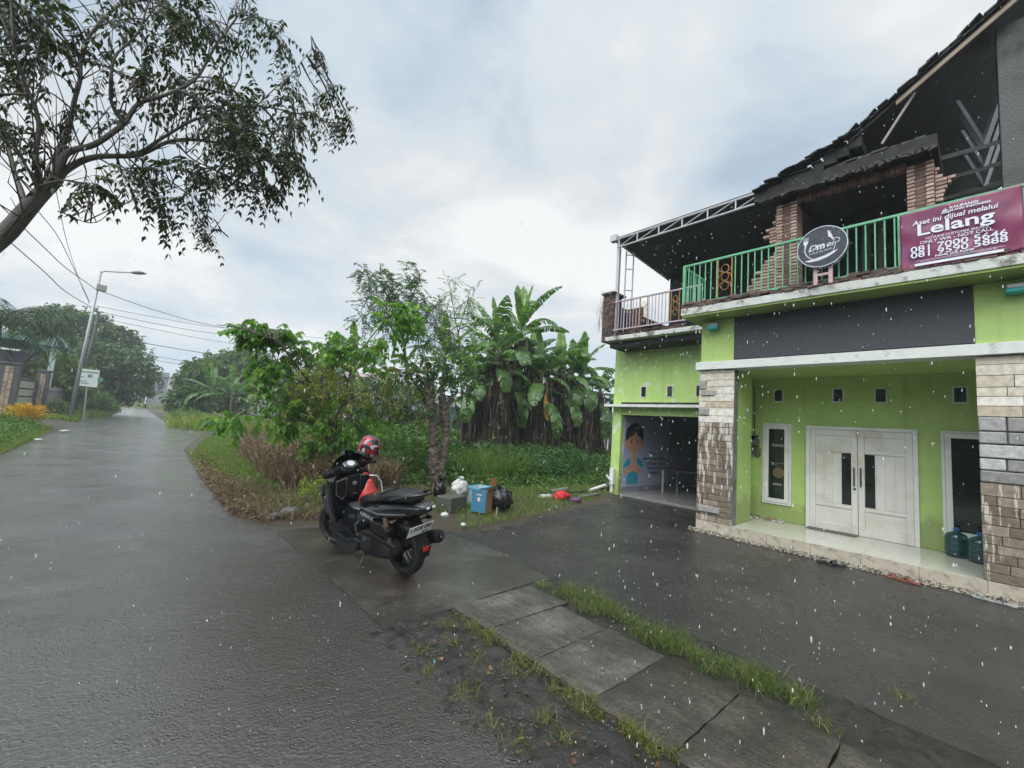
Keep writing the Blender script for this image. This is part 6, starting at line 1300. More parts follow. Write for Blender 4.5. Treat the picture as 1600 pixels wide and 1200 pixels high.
# --- banana plants
M_ban = None
def bananamat(name, c1, c2, c3):
    m, t, b, out = mat_new(name); L = t.links.new
    tcn = t.nodes.new('ShaderNodeTexCoord'); nz = N(t, 'ShaderNodeTexNoise', i_Scale=3.0, i_Detail=5.0); L(tcn.outputs['Object'], nz.inputs['Vector'])
    g = t.nodes.new('ShaderNodeNewGeometry'); mxx = N(t, 'ShaderNodeMath', operation='ADD'); ml = N(t, 'ShaderNodeMath', operation='MULTIPLY'); ml.inputs[1].default_value = 0.5
    L(g.outputs['Random Per Island'], ml.inputs[0]); L(nz.outputs[0], mxx.inputs[0]); L(ml.outputs[0], mxx.inputs[1])
    r = ramp(t, [(0.35, c1), (0.7, c2), (1.0, c3)]); L(mxx.outputs[0], r.inputs[0]); L(r.outputs[0], b.inputs['Base Color']); b.inputs['Roughness'].default_value = 0.3
    tr = t.nodes.new('ShaderNodeBsdfTranslucent'); mu = N(t, 'ShaderNodeMix'); mu.data_type = 'RGBA'; mu.blend_type = 'MULTIPLY'; mu.inputs[0].default_value = 1; mu.inputs[7].default_value = (1.7,1.9,0.7,1)
    L(r.outputs[0], mu.inputs[6]); L(mu.outputs[2], tr.inputs[0]); ms = t.nodes.new('ShaderNodeMixShader'); ms.inputs[0].default_value = 0.3; L(b.outputs[0], ms.inputs[1]); L(tr.outputs[0], ms.inputs[2]); L(ms.outputs[0], out.inputs[0]); return m
M_ban = bananamat('banana_leaf', (0.024,0.065,0.020), (0.055,0.125,0.035), (0.12,0.21,0.05))
M_banlight = bananamat('young_banana_leaf', (0.05,0.12,0.02), (0.10,0.20,0.03), (0.17,0.28,0.06))
M_bandead = leafmat('dead_banana_leaf', [(0,(0.018,0.014,0.010)),(0.5,(0.05,0.036,0.025)),(0.85,(0.11,0.08,0.055)),(1,(0.22,0.16,0.10))], transl=.1, rough=.6)
M_banstem = pmat('banana_stem', (0.065,0.05,0.035), rough=0.6, var=0.5, scale=7, dirt=(0.02,0.018,0.012), dscale=4)
M_banyel = pmat('yellow_banana_leaf', (0.50,0.26,0.03), rough=0.5, var=0.2, scale=9)
def bleaf(parts, base, az, elev, L_, W_, curl, seed, torn=0.35, hangblade=0.35, pet=0.18):
    """one banana leaf: curved midrib, torn blade strips on both sides"""
    r = random.Random(seed); n = 22; pts = []; p = np.array(base, float); e = elev; ca, sa = math.cos(az), math.sin(az)
    for i in range(n+1):
        pts.append(p.copy()); st = L_/n; p = p+np.array([ca*math.cos(e), sa*math.cos(e), math.sin(e)])*st; e -= curl/n*(0.4+1.2*i/n)
    side = np.array([-sa, ca, 0.0]); Vs, Fs = [], []; o = 0
    for sg in (-1, 1):
        i = int(n*pet); 
        while i < n:
            step = 1 if r.random() < torn else r.choice((2, 3)); j = min(n, i+step); gap = r.uniform(.1,.4) if r.random() < torn*1.5 else 0.0
            dr_ = hangblade+r.uniform(-.15, .25); sw_ = r.uniform(.80, 1.06)
            def w_at(k): t = (k-n*pet)/(n*(1-pet)); return W_*0.5*max(0.05, (math.sin(math.pi*min(1, t*0.93+0.07)))**0.55)
            a0, b0 = pts[i], pts[j]; tg = unit((b0-a0)[None])[0]
            cols = []
            m = j-i
            for k in range(i, j+1):
                pb = pts[k] if k < j or not gap else pts[k]*(1-gap)+pts[k-1]*gap
                w = w_at(k)*sw_; t2 = unit((pts[min(n,k+1)]-pts[max(0,k-1)])[None])[0]; nn = np.cross(t2, side); nn = nn*np.sign(nn[2]+1e-9)
                m1 = pb+side*sg*w*0.55+nn*w*0.10+t2*w*0.12; e1 = pb+side*sg*w*(1-0.25*dr_)-np.array([0,0,1])*w*dr_*0.9+t2*w*0.25
                cols.append((pb, m1, e1))
            for k in range(len(cols)-1):
                q_ = [cols[k][0], cols[k][1], cols[k][2], cols[k+1][0], cols[k+1][1], cols[k+1][2]]
                Vs += q_; Fs += [(o,o+1,o+4),(o,o+4,o+3),(o+1,o+2,o+5),(o+1,o+5,o+4)]; o += 6
            i = j
    parts.append((np.array(Vs), np.array(Fs)))
    return pts
def banana(x, y, h, label, nleaf=9, L_=2.1, W_=0.55, seed=1, dead=10, stems=1, lightn=1, up=1.2, azb=None, group='banana plants', name='banana_plant'):
    r = random.Random(seed*13+5); t = thing(name, label, 'banana plant', (x, y, 0), group)
    a = MB(); top = Vector((x+r.uniform(-.15,.15), y, h)); a.tube([(x,y,-0.1),(x+(top.x-x)*.5,y,h*.5),top], [0.15,0.13,0.08], 9); a.build('stem', M_banstem, t, smooth=True)
    pg, pl_, pd = [], [], []; rib = MB()
    for i in range(nleaf):
        az = 2.399*i+r.uniform(-.3,.3)+seed; el = up-0.10*i+r.uniform(-.35,.2); l = L_*r.uniform(.65,1.12); zd = -0.075*max(0, i-4)*r.uniform(.5,1.6)
        pts = bleaf(pg, (top.x, top.y, top.z+zd), az, el, l, W_*r.uniform(.85,1.1), r.uniform(0.4, 1.9)+0.08*i, seed*100+i, torn=r.uniform(.1,.8))
        rib.tube([Vector(p) for p in pts[::3]], [0.028*(1-0.85*k/7) for k in range(len(pts[::3]))], 5)
    for i in range(lightn):
        pts = bleaf(pl_, (top.x, top.y, top.z-.1), r.uniform(0, 6.28), 1.48, L_*0.95, W_*0.8, 0.25, seed*100+70+i, torn=.15, hangblade=0.12); rib.tube([Vector(p) for p in pts[::3]], 0.018, 5)
    for i in range(min(dead, 5)):
        az = r.uniform(0, 6.28); z = h*r.uniform(.6, 1.0); bleaf(pd, (x+0.1*math.cos(az), y+0.1*math.sin(az), z), az, -1.0, min(z-.1, h*r.uniform(.35,.6)), r.uniform(.12,.3), 0.5, seed*100+40+i, torn=.95, hangblade=.6, pet=.1)
    if dead > 5:
        m = dead*9; az = rng.uniform(0, 6.283, m); rr_ = rng.uniform(.06,.62,m); P = np.column_stack([x+rr_*np.cos(az), y+rr_*np.sin(az), h*rng.uniform(.28, 1.0, m)-rr_*.25])
        D = np.column_stack([rng.normal(0,.10,m), rng.normal(0,.10,m), -np.ones(m)])
        ln = rng.uniform(.35,1.15,m); ln = np.minimum(ln, P[:,2]-.05); pd.append(leaves_arr(P, D, rand_dirs(m), ln, ln*rng.uniform(.05,.16,m), fold=.5, droop=.05))
    V, F = merge(pg); fastmesh('leaves', V, F, M_ban, t)
    if pl_: V, F = merge(pl_); fastmesh('young_leaf', V, F, M_banlight, t)
    if pd: V, F = merge(pd); fastmesh('dead_leaves', V, F, M_bandead, t)
    rib.build('midribs', M_banlight, t); return t
def bx_(u, Y): return atY(u, 640, Y).x
specs = [ (775,12.4,4.6,11,'banana plant at the left front of the clump with pale underside leaves',12,1), (806,12.9,5.7,12,'tallest banana plant of the clump, left of its middle',12,3), (745,13.2,3.3,9,'low banana plant at the left edge of the clump',8,0), (840,12.2,3.9,11,'banana plant in the middle front of the clump',14,1),
 (872,12.8,4.4,11,'banana plant right of the middle of the clump',14,1), (905,12.3,4.1,10,'banana plant near the right end of the clump with an upright leaf',12,2), (938,12.6,3.8,10,'banana plant closest to the green house wall',10,0), (825,13.9,4.7,9,'banana plant hidden deep in the back of the clump',10,1), (890,14.0,4.4,9,'banana plant at the back right of the clump',8,1), (782,13.6,4.3,9,'banana plant at the back left of the clump',8,1)]
for i, (u, Y, h, nl, lab, dead, lt) in enumerate(specs): banana(bx_(u, Y), Y, h*0.98, lab, nl+5, L_=2.4, W_=0.70, seed=i+2, dead=dead*3+10, lightn=lt, up=1.4)
# a single yellow hanging leaf on the clump
yb = atY(848, 600, 11.9); t = thing('hanging_leaf', 'single bright yellow dried leaf hanging in front of the banana clump', 'leaf', yb); pd = []
bleaf(pd, tuple(yb+Vector((0,0,0.15))), -1.6, -1.25, 1.7, 0.34, 0.25, 991, torn=1.0, hangblade=0.1, pet=.4); V, F = merge(pd); fastmesh('leaf_blade', V, F, M_banyel, t)
a = MB(); a.tube([yb+Vector((0,0.05,0.5)), yb+Vector((0,-0.05,-0.3)), yb+Vector((0,-0.2,-1.4))], [0.03,0.02,0.008], 6); a.build('midrib', pmat('tan_midrib', (0.25,0.16,0.08), 0.6), t)
banana(bx_(500,17.5), 17.5, 3.0, 'banana plant with leaves spreading left behind the young tree', 7, L_=2.3, W_=0.6, seed=31, dead=3, lightn=0, up=1.1)
banana(bx_(548,17.0), 17.0, 3.3, 'banana plant with one upright leaf behind the young tree', 7, L_=2.4, W_=0.6, seed=33, dead=3, lightn=1, up=1.3)
banana(bx_(690,15.5), 15.5, 4.4, 'banana plant left of the clump behind the pruned tree', 8, L_=2.2, W_=0.6, seed=35, dead=3, lightn=1, up=1.2)
banana(bx_(330,46), 46, 2.9, 'small banana plant beyond the side road, left of its pair', 8, L_=3.0, W_=0.7, seed=37, dead=0, lightn=1, up=1.2, group='banana plants beyond the side road')
banana(bx_(362,45), 45, 2.7, 'small banana plant beyond the side road, right of its pair', 8, L_=3.0, W_=0.7, seed=39, dead=0, lightn=1, up=1.2, group='banana plants beyond the side road')

# --- undergrowth: what nobody could count
def weedfield(name, poly, n, hfun, mat, leafL=0.10, leafW=0.06, depth=0.35, label=None):
    P = scatter(poly, n); h = np.array([hfun(x, y) for x, y in P]); z = h*(1-rng.uniform(0,1,n)**1.5*depth)+rng.normal(0,0.04,n)
    P3 = np.column_stack([P, np.maximum(0.03, z)]); D = rand_dirs(n, 0.15, 0.6); S = rand_dirs(n)
    V, F = leaves_arr(P3, D, S, leafL*rng.uniform(.6,1.3,n), leafW*rng.uniform(.6,1.2,n), droop=.25)
    st = rng.integers(0, n, n//8); A = P3[st].copy(); B = P3[st].copy(); A[:,2] = 0.0; A[:,:2] += rng.normal(0,.1,(len(st),2)); V2, F2 = twigs_arr(A, B, 0.006)
    o = fastmesh(name, *merge([(V, F), (V2, F2)]), mat); return tag(o, kind='stuff')
def hw(x, y): 
    front = min(1.0, max(0.05, (y-(7.4 if x > 5.5 else 7.9))/1.5)); return (0.42+0.45*max(0,fbm(x, y, .8)+.35)+0.15*fbm(x,y,2.5))*front*(1+0.04*max(0, y-9))
poly_w = [(3.0,8.4),(4.6,7.9),(5.6,7.9),(6.4,7.3),(8.5,7.2),(10.5,7.6),(13.5,8.3),(18,12.5),(17,15),(11,16),(6,16),(4.0,13),(2.9,10.5)]
weedfield('undergrowth', poly_w, 66000, hw, LM_weed, 0.10, 0.062)
weedfield('undergrowth_seedlings', [(7.5,8.4),(10,8.2),(13,9.2),(13,12),(8,12.5)], 11000, lambda x, y: hw(x, y)+0.15+0.2*max(0,fbm(x,y,1.3)), LM_dark, 0.13, 0.08)
def hmid(x, y): return 1.1+0.6*fbm(x, y, .5)+0.25*fbm(x,y,1.6)
weedfield('thicket', [(4.2,11.5),(6,10.6),(8.2,11.8),(9.5,14),(20,20),(26,30),(8,30),(4.5,19),(3.9,14)], 52000, lambda x, y: max(.2, hmid(x, y)), LM_weed, 0.17, 0.10, depth=.6)
# dry brown stems
def grassfield(name, poly, n, h, w, mat, lean=.6, bend=.6, hf=None):
    P = scatter(poly, n); z = np.array([max(0, lot_h(x, y)) if x > 1 else 0.05 for x, y in P]); hh = h if hf is None else h*np.array([hf(x, y) for x, y in P])
    V, F = blades(np.column_stack([P, z]), hh, w, lean, bend); return tag(fastmesh(name, V, F, mat), kind='stuff')
dp = [(2.3,8.6),(3.0,7.9),(4.3,8.2),(4.9,10.5),(5.2,14),(5.2,19),(4.4,23.0),(3.1,19),(2.5,14),(2.3,10.5)]
grassfield('dry_grass', dp, 15000, 0.95, 0.017, LM_dry, lean=1.0, bend=1.0, hf=lambda x, y: 0.55+0.5*max(0, fbm(x,y,.7)+.5))
weedfield('dry_brush', dp, 9000, lambda x, y: 0.65+0.3*fbm(x,y,1), LM_dry, 0.14, 0.02, depth=.8)
grassfield('dry_grass_fringe', [(1.35,7.7),(1.6,6.9),(2.2,6.7),(4.5,6.9),(5.8,6.8),(5.9,8.3),(3.4,8.5),(2.2,9),(1.4,12.5),(1.3,10)], 9000, 0.20, 0.008, LM_dry, lean=1.4, bend=1.2)
grassfield('verge_grass', [(1.75,8.6),(3.0,8.0),(3.2,9.5),(2.9,13),(3.2,17),(4.2,21),(3.6,28),(2.6,24.0),(1.75,18.5),(1.75,13),(1.7,10)], 30000, 0.14, 0.008, LM_grass, lean=.9)
grassfield('verge_edge_grass', [(1.35,7.9),(1.8,7.2),(3.3,6.6),(3.6,7.4),(2.2,8.8),(1.75,12.5),(1.8,18),(1.5,18),(1.35,12)], 5200, 0.12, 0.008, LM_grass, lean=1.1)
grassfield('verge_grass_low', [(2.0,6.9),(3.5,6.9),(4.2,6.2),(5.4,6.2),(5.6,7.1),(4.0,8.6),(1.9,8.4)], 9000, 0.13, 0.007, LM_grass, lean=.9)
grassfield('yard_edge_grass', [(3.9,5.35),(5,5.5),(6.2,5.75),(9,6.5),(10,7.0),(10,8.2),(7,7.8),(5.8,6.9),(4.4,6.2)], 8000, 0.10, 0.006, LM_grass, lean=1.1)
grassfield('long_grass', [(6.5,8.3),(8.0,8.2),(8.6,9.6),(7,10)], 1700, 0.95, 0.014, LM_grass, lean=.8)
weedfield('yellow_shrubs', [(2.2,7.6),(3.0,7.3),(3.2,8.6),(2.6,9)], 2600, lambda x, y: 0.35+0.2*fbm(x,y,2), LM_lime, 0.06, 0.035, depth=.8)
# hay-coloured and lime verge on the near side of the side road and beyond it
grassfield('tall_yellow_grass', [(3.6,17.5),(5.2,16.5),(9,22),(12,30.5),(6.5,30),(4.6,26)], 16000, 1.1, 0.02, LM_lime, lean=.8, hf=lambda x, y: 0.7+0.4*fbm(x,y,.5))
def gf2(name, poly, n, h, w, mat, lean=.7, bend=.6):
    P = scatter(poly, n); V, F = blades(np.column_stack([P, np.zeros(n)]), h*np.array([0.6+0.6*max(0, fbm(x, y, .4)+.4) for x, y in P]), w, lean, bend); return tag(fastmesh(name, V, F, mat), kind='stuff')
gf2('far_verge_grass', [(1.8,35.6),(3.2,33.6),(7.7,35.8),(20,37),(28,40),(26,44),(2.2,44)], 26000, 0.95, 0.035, LM_lime)
weedfield('far_verge_weeds', [(2.0,36.5),(5,35),(12,36.8),(12,42),(2.2,43)], 9000, lambda x, y: 0.8+0.5*fbm(x,y,.4), LM_weed, 0.16, 0.10, depth=.7)
gf2('far_lime_field', [(-60,121),(60,121),(60,140),(-60,140)], 16000, 1.0, 0.3, LM_lime)
weedfield('left_verge_weeds', [(-2.35,15),(-2.6,22),(-2.8,27),(-4.2,31),(-7.5,33),(-11,25),(-9,14)], 26000, lambda x, y: 0.32+0.22*fbm(x,y,.7)+min(.3, .12*(-2.4-x)), LM_weed, 0.10, 0.055, depth=.9)
gf2('left_verge_grass', [(-2.3,14),(-2.4,22),(-2.6,28),(-4.6,32),(-7,32),(-5,14)], 20000, 0.32, 0.012, LM_grass, lean=1.0)
gf2('left_verge_far_grass', [(-2.3,37.5),(-4.5,42),(-3.2,45.2),(-1.85,47.5),(-1.2,76),(-3.4,76),(-4.4,50),(-6,43),(-5,37)], 13000, 0.55, 0.03, LM_grass, lean=.9)
weedfield('roadside_leaf_litter', [(1.27,7.6),(1.5,7.0),(2.6,6.8),(2.2,9),(2.2,14),(1.7,18),(1.3,12)], 6500, lambda x, y: 0.06, leafmat('fallen_leaves', [(0,(0.06,0.035,0.02)),(0.6,(0.14,0.085,0.05)),(1,(0.24,0.16,0.09))], transl=.1, rough=.5), 0.06, 0.035, depth=.9)
# grass tufts by the slabs
def tufts(name, pts, n, h, spread, mat):
    Ps = []
    for x, y, k in pts: Ps.append(np.column_stack([rng.normal(x, spread*k, int(n*k)), rng.normal(y, spread*k, int(n*k)), np.full(int(n*k), 0.012)]))
    P = np.concatenate(Ps); V, F = blades(P, h*rng.uniform(.4,1.3,len(P)), 0.0034, 1.5, .9); return tag(fastmesh(name, V, F, mat), kind='stuff')
LM_edge = leafmat('wet_edge_grass', [(0, (0.035,0.07,0.014)), (0.6, (0.08,0.13,0.025)), (0.9, (0.15,0.17,0.045)), (1, (0.26,0.21,0.10))], transl=.3)
sp = []
for _ in range(120):
    t_ = rnd.random()**0.85; y = 2.95-2.15*t_; x = 3.36+0.06*math.sin(y*3)+rnd.gauss(0, .07); sp.append((x, y, max(.12, 0.75+1.1*MN.noise(Vector((0, y*3.1, 5)))+rnd.gauss(0,.25))))
sp = [p for p in sp if not (0.95 < p[1] < 1.0)]
tufts('path_edge_grass', sp, 52, 0.105, 0.048, LM_edge)
tufts('path_edge_tuft', [(3.30,3.1,.8),(3.36,3.05,.6)], 80, 0.06, 0.04, LM_grass)
bed = [(u, v) for u, v in ((700,972),(655,1010),(668,1045),(705,1000),(760,1000),(800,1040),(745,1022),(728,1078),(764,1128),(806,1160),(850,1120),(880,1150),(865,1075),(820,1055),(735,975),(890,1090),(912,1105),(1290,1130),(1410,1085))]
bp_ = []
for u, v in bed: g_ = gnd(u, v+10); bp_.append((g_[0], g_[1], rnd.uniform(.7,1.3)))
for _ in range(46): yy = rnd.uniform(1.05, 3.0); bp_.append((2.19+rnd.gauss(0,.03), yy, rnd.uniform(.3,.7)))
tufts('soil_bed_grass', bp_, 60, 0.075, 0.035, leafmat('mixed_grass', [(0,(0.05,0.09,0.015)),(0.5,(0.10,0.14,0.025)),(0.8,(0.2,0.17,0.05)),(1,(0.3,0.22,0.1))], transl=.3))
P = scatter([(1.62,1.2),(2.15,1.0),(2.15,2.95),(1.7,3.0)], 90); n = len(P)
V, F = leaves_arr(np.column_stack([P, np.full(n, .03)]), rand_dirs(n, 0, .15), rand_dirs(n, 0, .3), rng.uniform(.02,.055,n), rng.uniform(.012,.03,n), droop=0.1)
tag(fastmesh('fallen_leaves', V, F, leafmat('brown_fallen_leaves', [(0,(0.04,0.022,0.014)),(0.7,(0.11,0.06,0.035)),(0.96,(0.2,0.13,0.05)),(1,(0.04,0.25,0.3))], transl=.1)), kind='stuff')
# ---------------------------------------------------------------- left side of the road
def crownleaves(blobs, leafL, leafW, zs=0.8):
    Pp, Dd = [], []
    for c, rad, n in blobs:
        d = rand_dirs(n); rr = rng.uniform(0.45, 1.0, n)**0.6*(1+0.55*np.array([MN.noise(Vector(q)*2.3+Vector((c[0],0,0))) for q in d])); P = np.array(list(c))+d*rr[:,None]*np.array(rad)
        k = np.array([MN.noise(Vector(p*1.3/max(0.6, min(rad)))) for p in P]) if n < 9000 else np.zeros(n)
        keep = k > -0.12; Pp.append(P[keep]); Dd.append(d[keep])
    P = np.concatenate(Pp); D = unit(np.concatenate(Dd)*0.6+rand_dirs(len(P), -0.35)); n = len(P)
    return leaves_arr(P, D, rand_dirs(n), leafL*rng.uniform(.6,1.3,n), leafW*rng.uniform(.6,1.2,n), droop=.3)
def blobtree(name, label, x, y, r0, trunk, blobs, mat, leafL=.3, leafW=.16, cat='tree', group=None, twist=0.3):
    t = thing(name, label, cat, (x, y, 0), group); a = MB(); top = Vector(trunk)
    c = limb(a, [Vector((x, y, -0.2)), Vector((x, y, 0)).lerp(top, .5)+Vector((rnd.gauss(0,.1),0,0)), top], r0, r0*.6, 8)
    for cc_, rad, n in blobs:
        limb(a, [c[len(c)//2+1], Vector(cc_).lerp(top, .5)+Vector((0,0,-.2)), Vector(cc_)], r0*.45, r0*.1, 6, 0.1)
    a.build('trunk', M_bark, t, smooth=True); V, F = crownleaves(blobs, leafL, leafW); fastmesh('crown', V, F, mat, t); return t
def clump(name, label, pix, Y, n, mat, leafL, leafW, cat='bush', trunk_u=None, group=None, r0=.12):
    """pix: (u, v, radius in metres x, z) blobs at distance Y"""
    bl = []
    for u, v, rx, rz, k in pix: p = atY(u, v, Y+rnd.uniform(-.8,.8)); bl.append((p, (rx, rx, rz), int(n*k)))
    u0 = trunk_u if trunk_u else sum(p[0] for p in pix)/len(pix); x0 = atY(u0, 620, Y).x
    top = atY(u0, sum(p[1] for p in pix)/len(pix), Y)
    return blobtree(name, label, x0, Y, r0, top, bl, mat, leafL, leafW, cat, group)
LM_lefttree = leafmat('left_tree_leaves', [(0, (0.022,0.05,0.018)), (0.5, (0.05,0.10,0.028)), (1, (0.12,0.19,0.05))], transl=.25)
LM_mid = leafmat('bright_bush_leaves', [(0, (0.05,0.10,0.02)), (0.6, (0.10,0.17,0.03)), (1, (0.18,0.24,0.05))], transl=.3)
clump('shade_tree', 'dense dark rounded tree overhanging the left road edge behind the signboard', [(185,575,3.4,2.6,1),(150,590,3.2,2.6,1),(206,590,2.0,1.8,.6),(175,605,3.4,1.8,.8),(190,562,2.0,1.6,.5),(140,560,2.6,2.2,.7)], 62, 5200, LM_lefttree, .42, .24, 'tree', 158, r0=.35)
clump('shade_tree', 'tall dark tree spreading behind the street lamp', [(120,520,4.2,3.0,1),(90,530,4.0,3.2,1),(150,525,3.2,2.4,.7),(170,540,3.0,2.0,.6),(105,500,2.6,1.6,.5),(185,530,2.2,1.4,.4)], 74, 5200, LM_lefttree, .5, .28, 'tree', 130, r0=.4)
clump('garden_bush', 'light green rounded bush between the fence and the street lamp', [(95,590,2.2,1.8,1),(80,600,2.0,1.8,1),(108,600,1.6,1.5,.8),(85,580,1.5,1.2,.6)], 50, 3600, LM_mid, .3, .18, 'bush', 92)
clump('garden_bush', 'small green shrub at the foot of the street lamp', [(92,640,.8,.7,1),(84,645,.6,.5,.6)], 44, 1400, LM_mid, .2, .12, 'bush', 90, r0=.05)
clump('garden_bush', 'olive shrub beneath the dark tree beside the signboard', [(150,628,1.3,1.1,1),(160,634,1.2,.8,.8)], 56, 1800, LM_weed, .25, .14, 'bush', 153, r0=.06)
# palm
Yp = 27; pb = atY(-8, 560, Yp); t = thing('palm_tree', 'arching palm at the left edge above the stone fence', 'palm', (pb.x, Yp, 0)); a = MB()
ptop = atY(-4, 508, Yp); limb(a, [Vector((pb.x, Yp, -.1)), Vector((pb.x, Yp, ptop.z*.6)), ptop], .16, .12, 9); a.build('trunk', M_bark, t, smooth=True)
Pl, Dl, Sl, ribm = [], [], [], MB()
for i in range(22):
    az = 2.399*i; el = 1.25-0.035*i; p = Vector(ptop); e = el; pts = [p.copy()]
    for k in range(16): p = p+Vector((math.cos(az)*math.cos(e), math.sin(az)*math.cos(e), math.sin(e)))*0.2; e -= 0.13+0.004*k; pts.append(p.copy())
    ribm.tube(pts, [.02*(1-.9*k/16) for k in range(17)], 4)
    for k in range(2, 17):
        d = (pts[k]-pts[k-1]).normalized(); s_ = d.cross(Vector((0,0,1))).normalized()
        for sg in (-1, 1):
            for h_ in (0, .5): Pl.append(list(pts[k-1].lerp(pts[k], h_))); Dl.append(list(s_*sg+d*.6+Vector((rnd.gauss(0,.12),rnd.gauss(0,.12),-.45)))); Sl.append(list(d))
P = np.array(Pl); V, F = leaves_arr(P, np.array(Dl), np.array(Sl), .72*rng.uniform(.8,1.1,len(P)), .04, droop=.25); fastmesh('fronds', V, F, leafmat('palm_leaflets', [(0,(0.015,0.035,0.015)),(1,(0.05,0.09,0.035))], transl=.2), t); ribm.build('frond_ribs', M_banstem, t)
# stone fence: piers with pale rails between
M_fst = brickmat('yellowish_fence_stone', (0.22,0.17,0.11), (0.33,0.27,0.18), (0.40,0.34,0.24)); M_fdk = pmat('dark_fence_render', (0.07,0.07,0.075), .6, var=.3, scale=2)
def fpt(u, Y): return atY(u, 640, Y).x
FN = thing('garden_fence', 'dark rendered garden fence with yellowish stone piers and pale panels on the left', 'fence', (fpt(20, 38), 38, 0))
def pier_f(u0, u1, Y, vtop, name='fence_pier'):
    x0, x1 = fpt(u0, Y), fpt(u1, Y); zt = atY(u1, vtop, Y).z; w_ = x1-x0
    a = MB(); a.box(x0, x1, Y, Y+.7, 0, zt-.12); a.box(x0-.06, x1+.06, Y-.06, Y+.76, zt-.12, zt); o = a.build(name, M_fdk, FN, bevel=.02)
    a = MB(); z = .3
    while z < zt-.35: 
        for k in range(2): a.box(x0+w_*(.28+.22*k)+.01, x0+w_*(.28+.22*(k+1))-.01, Y-.03, Y, z, z+.13)
        z += .145
    a.build('stone_inlay', M_fst, o, bevel=.01)
pier_f(-14, 20, 38, 566); pier_f(48, 68, 43, 578); pier_f(-60, -35, 34, 560)
a = MB(); xa, xb = fpt(20, 38.4), fpt(48, 43.2)
def fp(t_, z, dy=0): return (xa+(xb-xa)*t_, 38.4+4.8*t_+dy, z)
for z0, z1 in ((.0, .75), (2.3, 2.5)): a.add([fp(0,z0),fp(1,z0),fp(1,z1),fp(0,z1),fp(0,z0,.25),fp(1,z0,.25),fp(1,z1,.25),fp(0,z1,.25)], [(0,1,2,3),(7,6,5,4),(0,4,5,1),(1,5,6,2),(2,6,7,3),(3,7,4,0)])
a.build('fence_base', M_fdk, FN)
a = MB()
for z in (.85, 1.35, 1.85): a.add([fp(.05,z),fp(.95,z),fp(.95,z+.42),fp(.05,z+.42),fp(.05,z,.06),fp(.95,z,.06),fp(.95,z+.42,.06),fp(.05,z+.42,.06)], [(0,1,2,3),(7,6,5,4),(0,4,5,1),(1,5,6,2),(2,6,7,3),(3,7,4,0)])
a.build('pale_panel', pmat('pale_fence_panel', (0.42,0.38,0.32), .5, var=.1), FN)
# stretch of low dark bars toward the lamp
a = MB(); x0, x1 = fpt(68, 44), fpt(112, 52)
for k in range(34): t_ = k/33; x = x0+(x1-x0)*t_; y = 44+8*t_; a.box(x-.04, x+.04, y-.04, y+.04, 0, 2.0+.1*(k % 2))
for z in (.4, 1.8): a.tube([(x0, 44, z), (x1, 52, z)], .04, 5)
a.build('fence_bars', pmat('weathered_bars', (0.14,0.14,0.14), .6), FN)
# house behind the fence
HB = thing('neighbour_house', 'dark walled house with mint green roof edge half hidden behind the palm', 'house', (fpt(-20, 50), 50, 0))
a = MB(); zt = atY(0, 545, 48).z; a.box(fpt(-80,48), fpt(22,48), 48, 56, 0, zt); a.build('wall', pmat('dark_slate_wall', (0.05,0.05,0.065), .6, var=.2), HB)
a = MB(); zr = atY(10, 520, 46).z; a.box(fpt(-90,46), fpt(18,46), 46, 57, zr-.35, zr); a.build('roof_fascia', pmat('mint_fascia', (0.12,0.24,0.20), .5), HB)
pA, pB, pC = atY(62, 535, 46), atY(90, 523, 46), atY(106, 542, 46)
a = MB(); a.loft([[tuple(pA), (pB.x, 46, pB.z), tuple(pC), (pC.x, 46, pC.z-.12), (pA.x, 46, pA.z-.12)], [(pA.x, 48.5, pA.z), (pB.x, 48.5, pB.z), (pC.x, 48.5, pC.z), (pC.x, 48.5, pC.z-.12), (pA.x, 48.5, pA.z-.12)]]); a.build('porch_roof', pmat('pale_roof_tiles', (0.16,0.24,0.22), .5, var=.2, scale=3), HB)
a = MB(); zc = atY(76, 540, 46).z; zx = fpt(66, 46); a.box(zx-.15, zx+.15, 46.3, 46.6, 0, zc); a.build('porch_column', pmat('mint_column', (0.35,0.45,0.40), .5), HB)
# orange croton
g_ = gnd(40, 652); cx0, cy0 = atY(42, 640, 30).x, 30.0; n = 420; P = np.column_stack([rng.normal(cx0,.24,n), rng.normal(cy0,.2,n), rng.uniform(.25,.85,n)])
D = np.column_stack([(P[:,0]-cx0)*1.6+rng.normal(0,.15,n), (P[:,1]-cy0)*1.2, np.full(n, .95)]); V, F = leaves_arr(P, D, rand_dirs(n), .5*rng.uniform(.6,1.1,n), .075, droop=.35)
CR = thing('croton_plant', 'bright yellow orange leafy plant at the foot of the stone fence', 'plant', (cx0, cy0, 0)); fastmesh('foliage', V, F, leafmat('croton_leaves', [(0,(0.30,0.22,0.02)),(0.5,(0.60,0.38,0.02)),(0.9,(0.6,0.24,0.03)),(1,(0.2,0.2,0.03))], transl=.35), CR)
a = MB(); 
for _ in range(9): x, y = cx0+rnd.gauss(0,.2), cy0+rnd.gauss(0,.15); a.tube([(x,y,0),(x+rnd.gauss(0,.1),y,.45)], .015, 5)
a.build('stems', M_bark, CR)
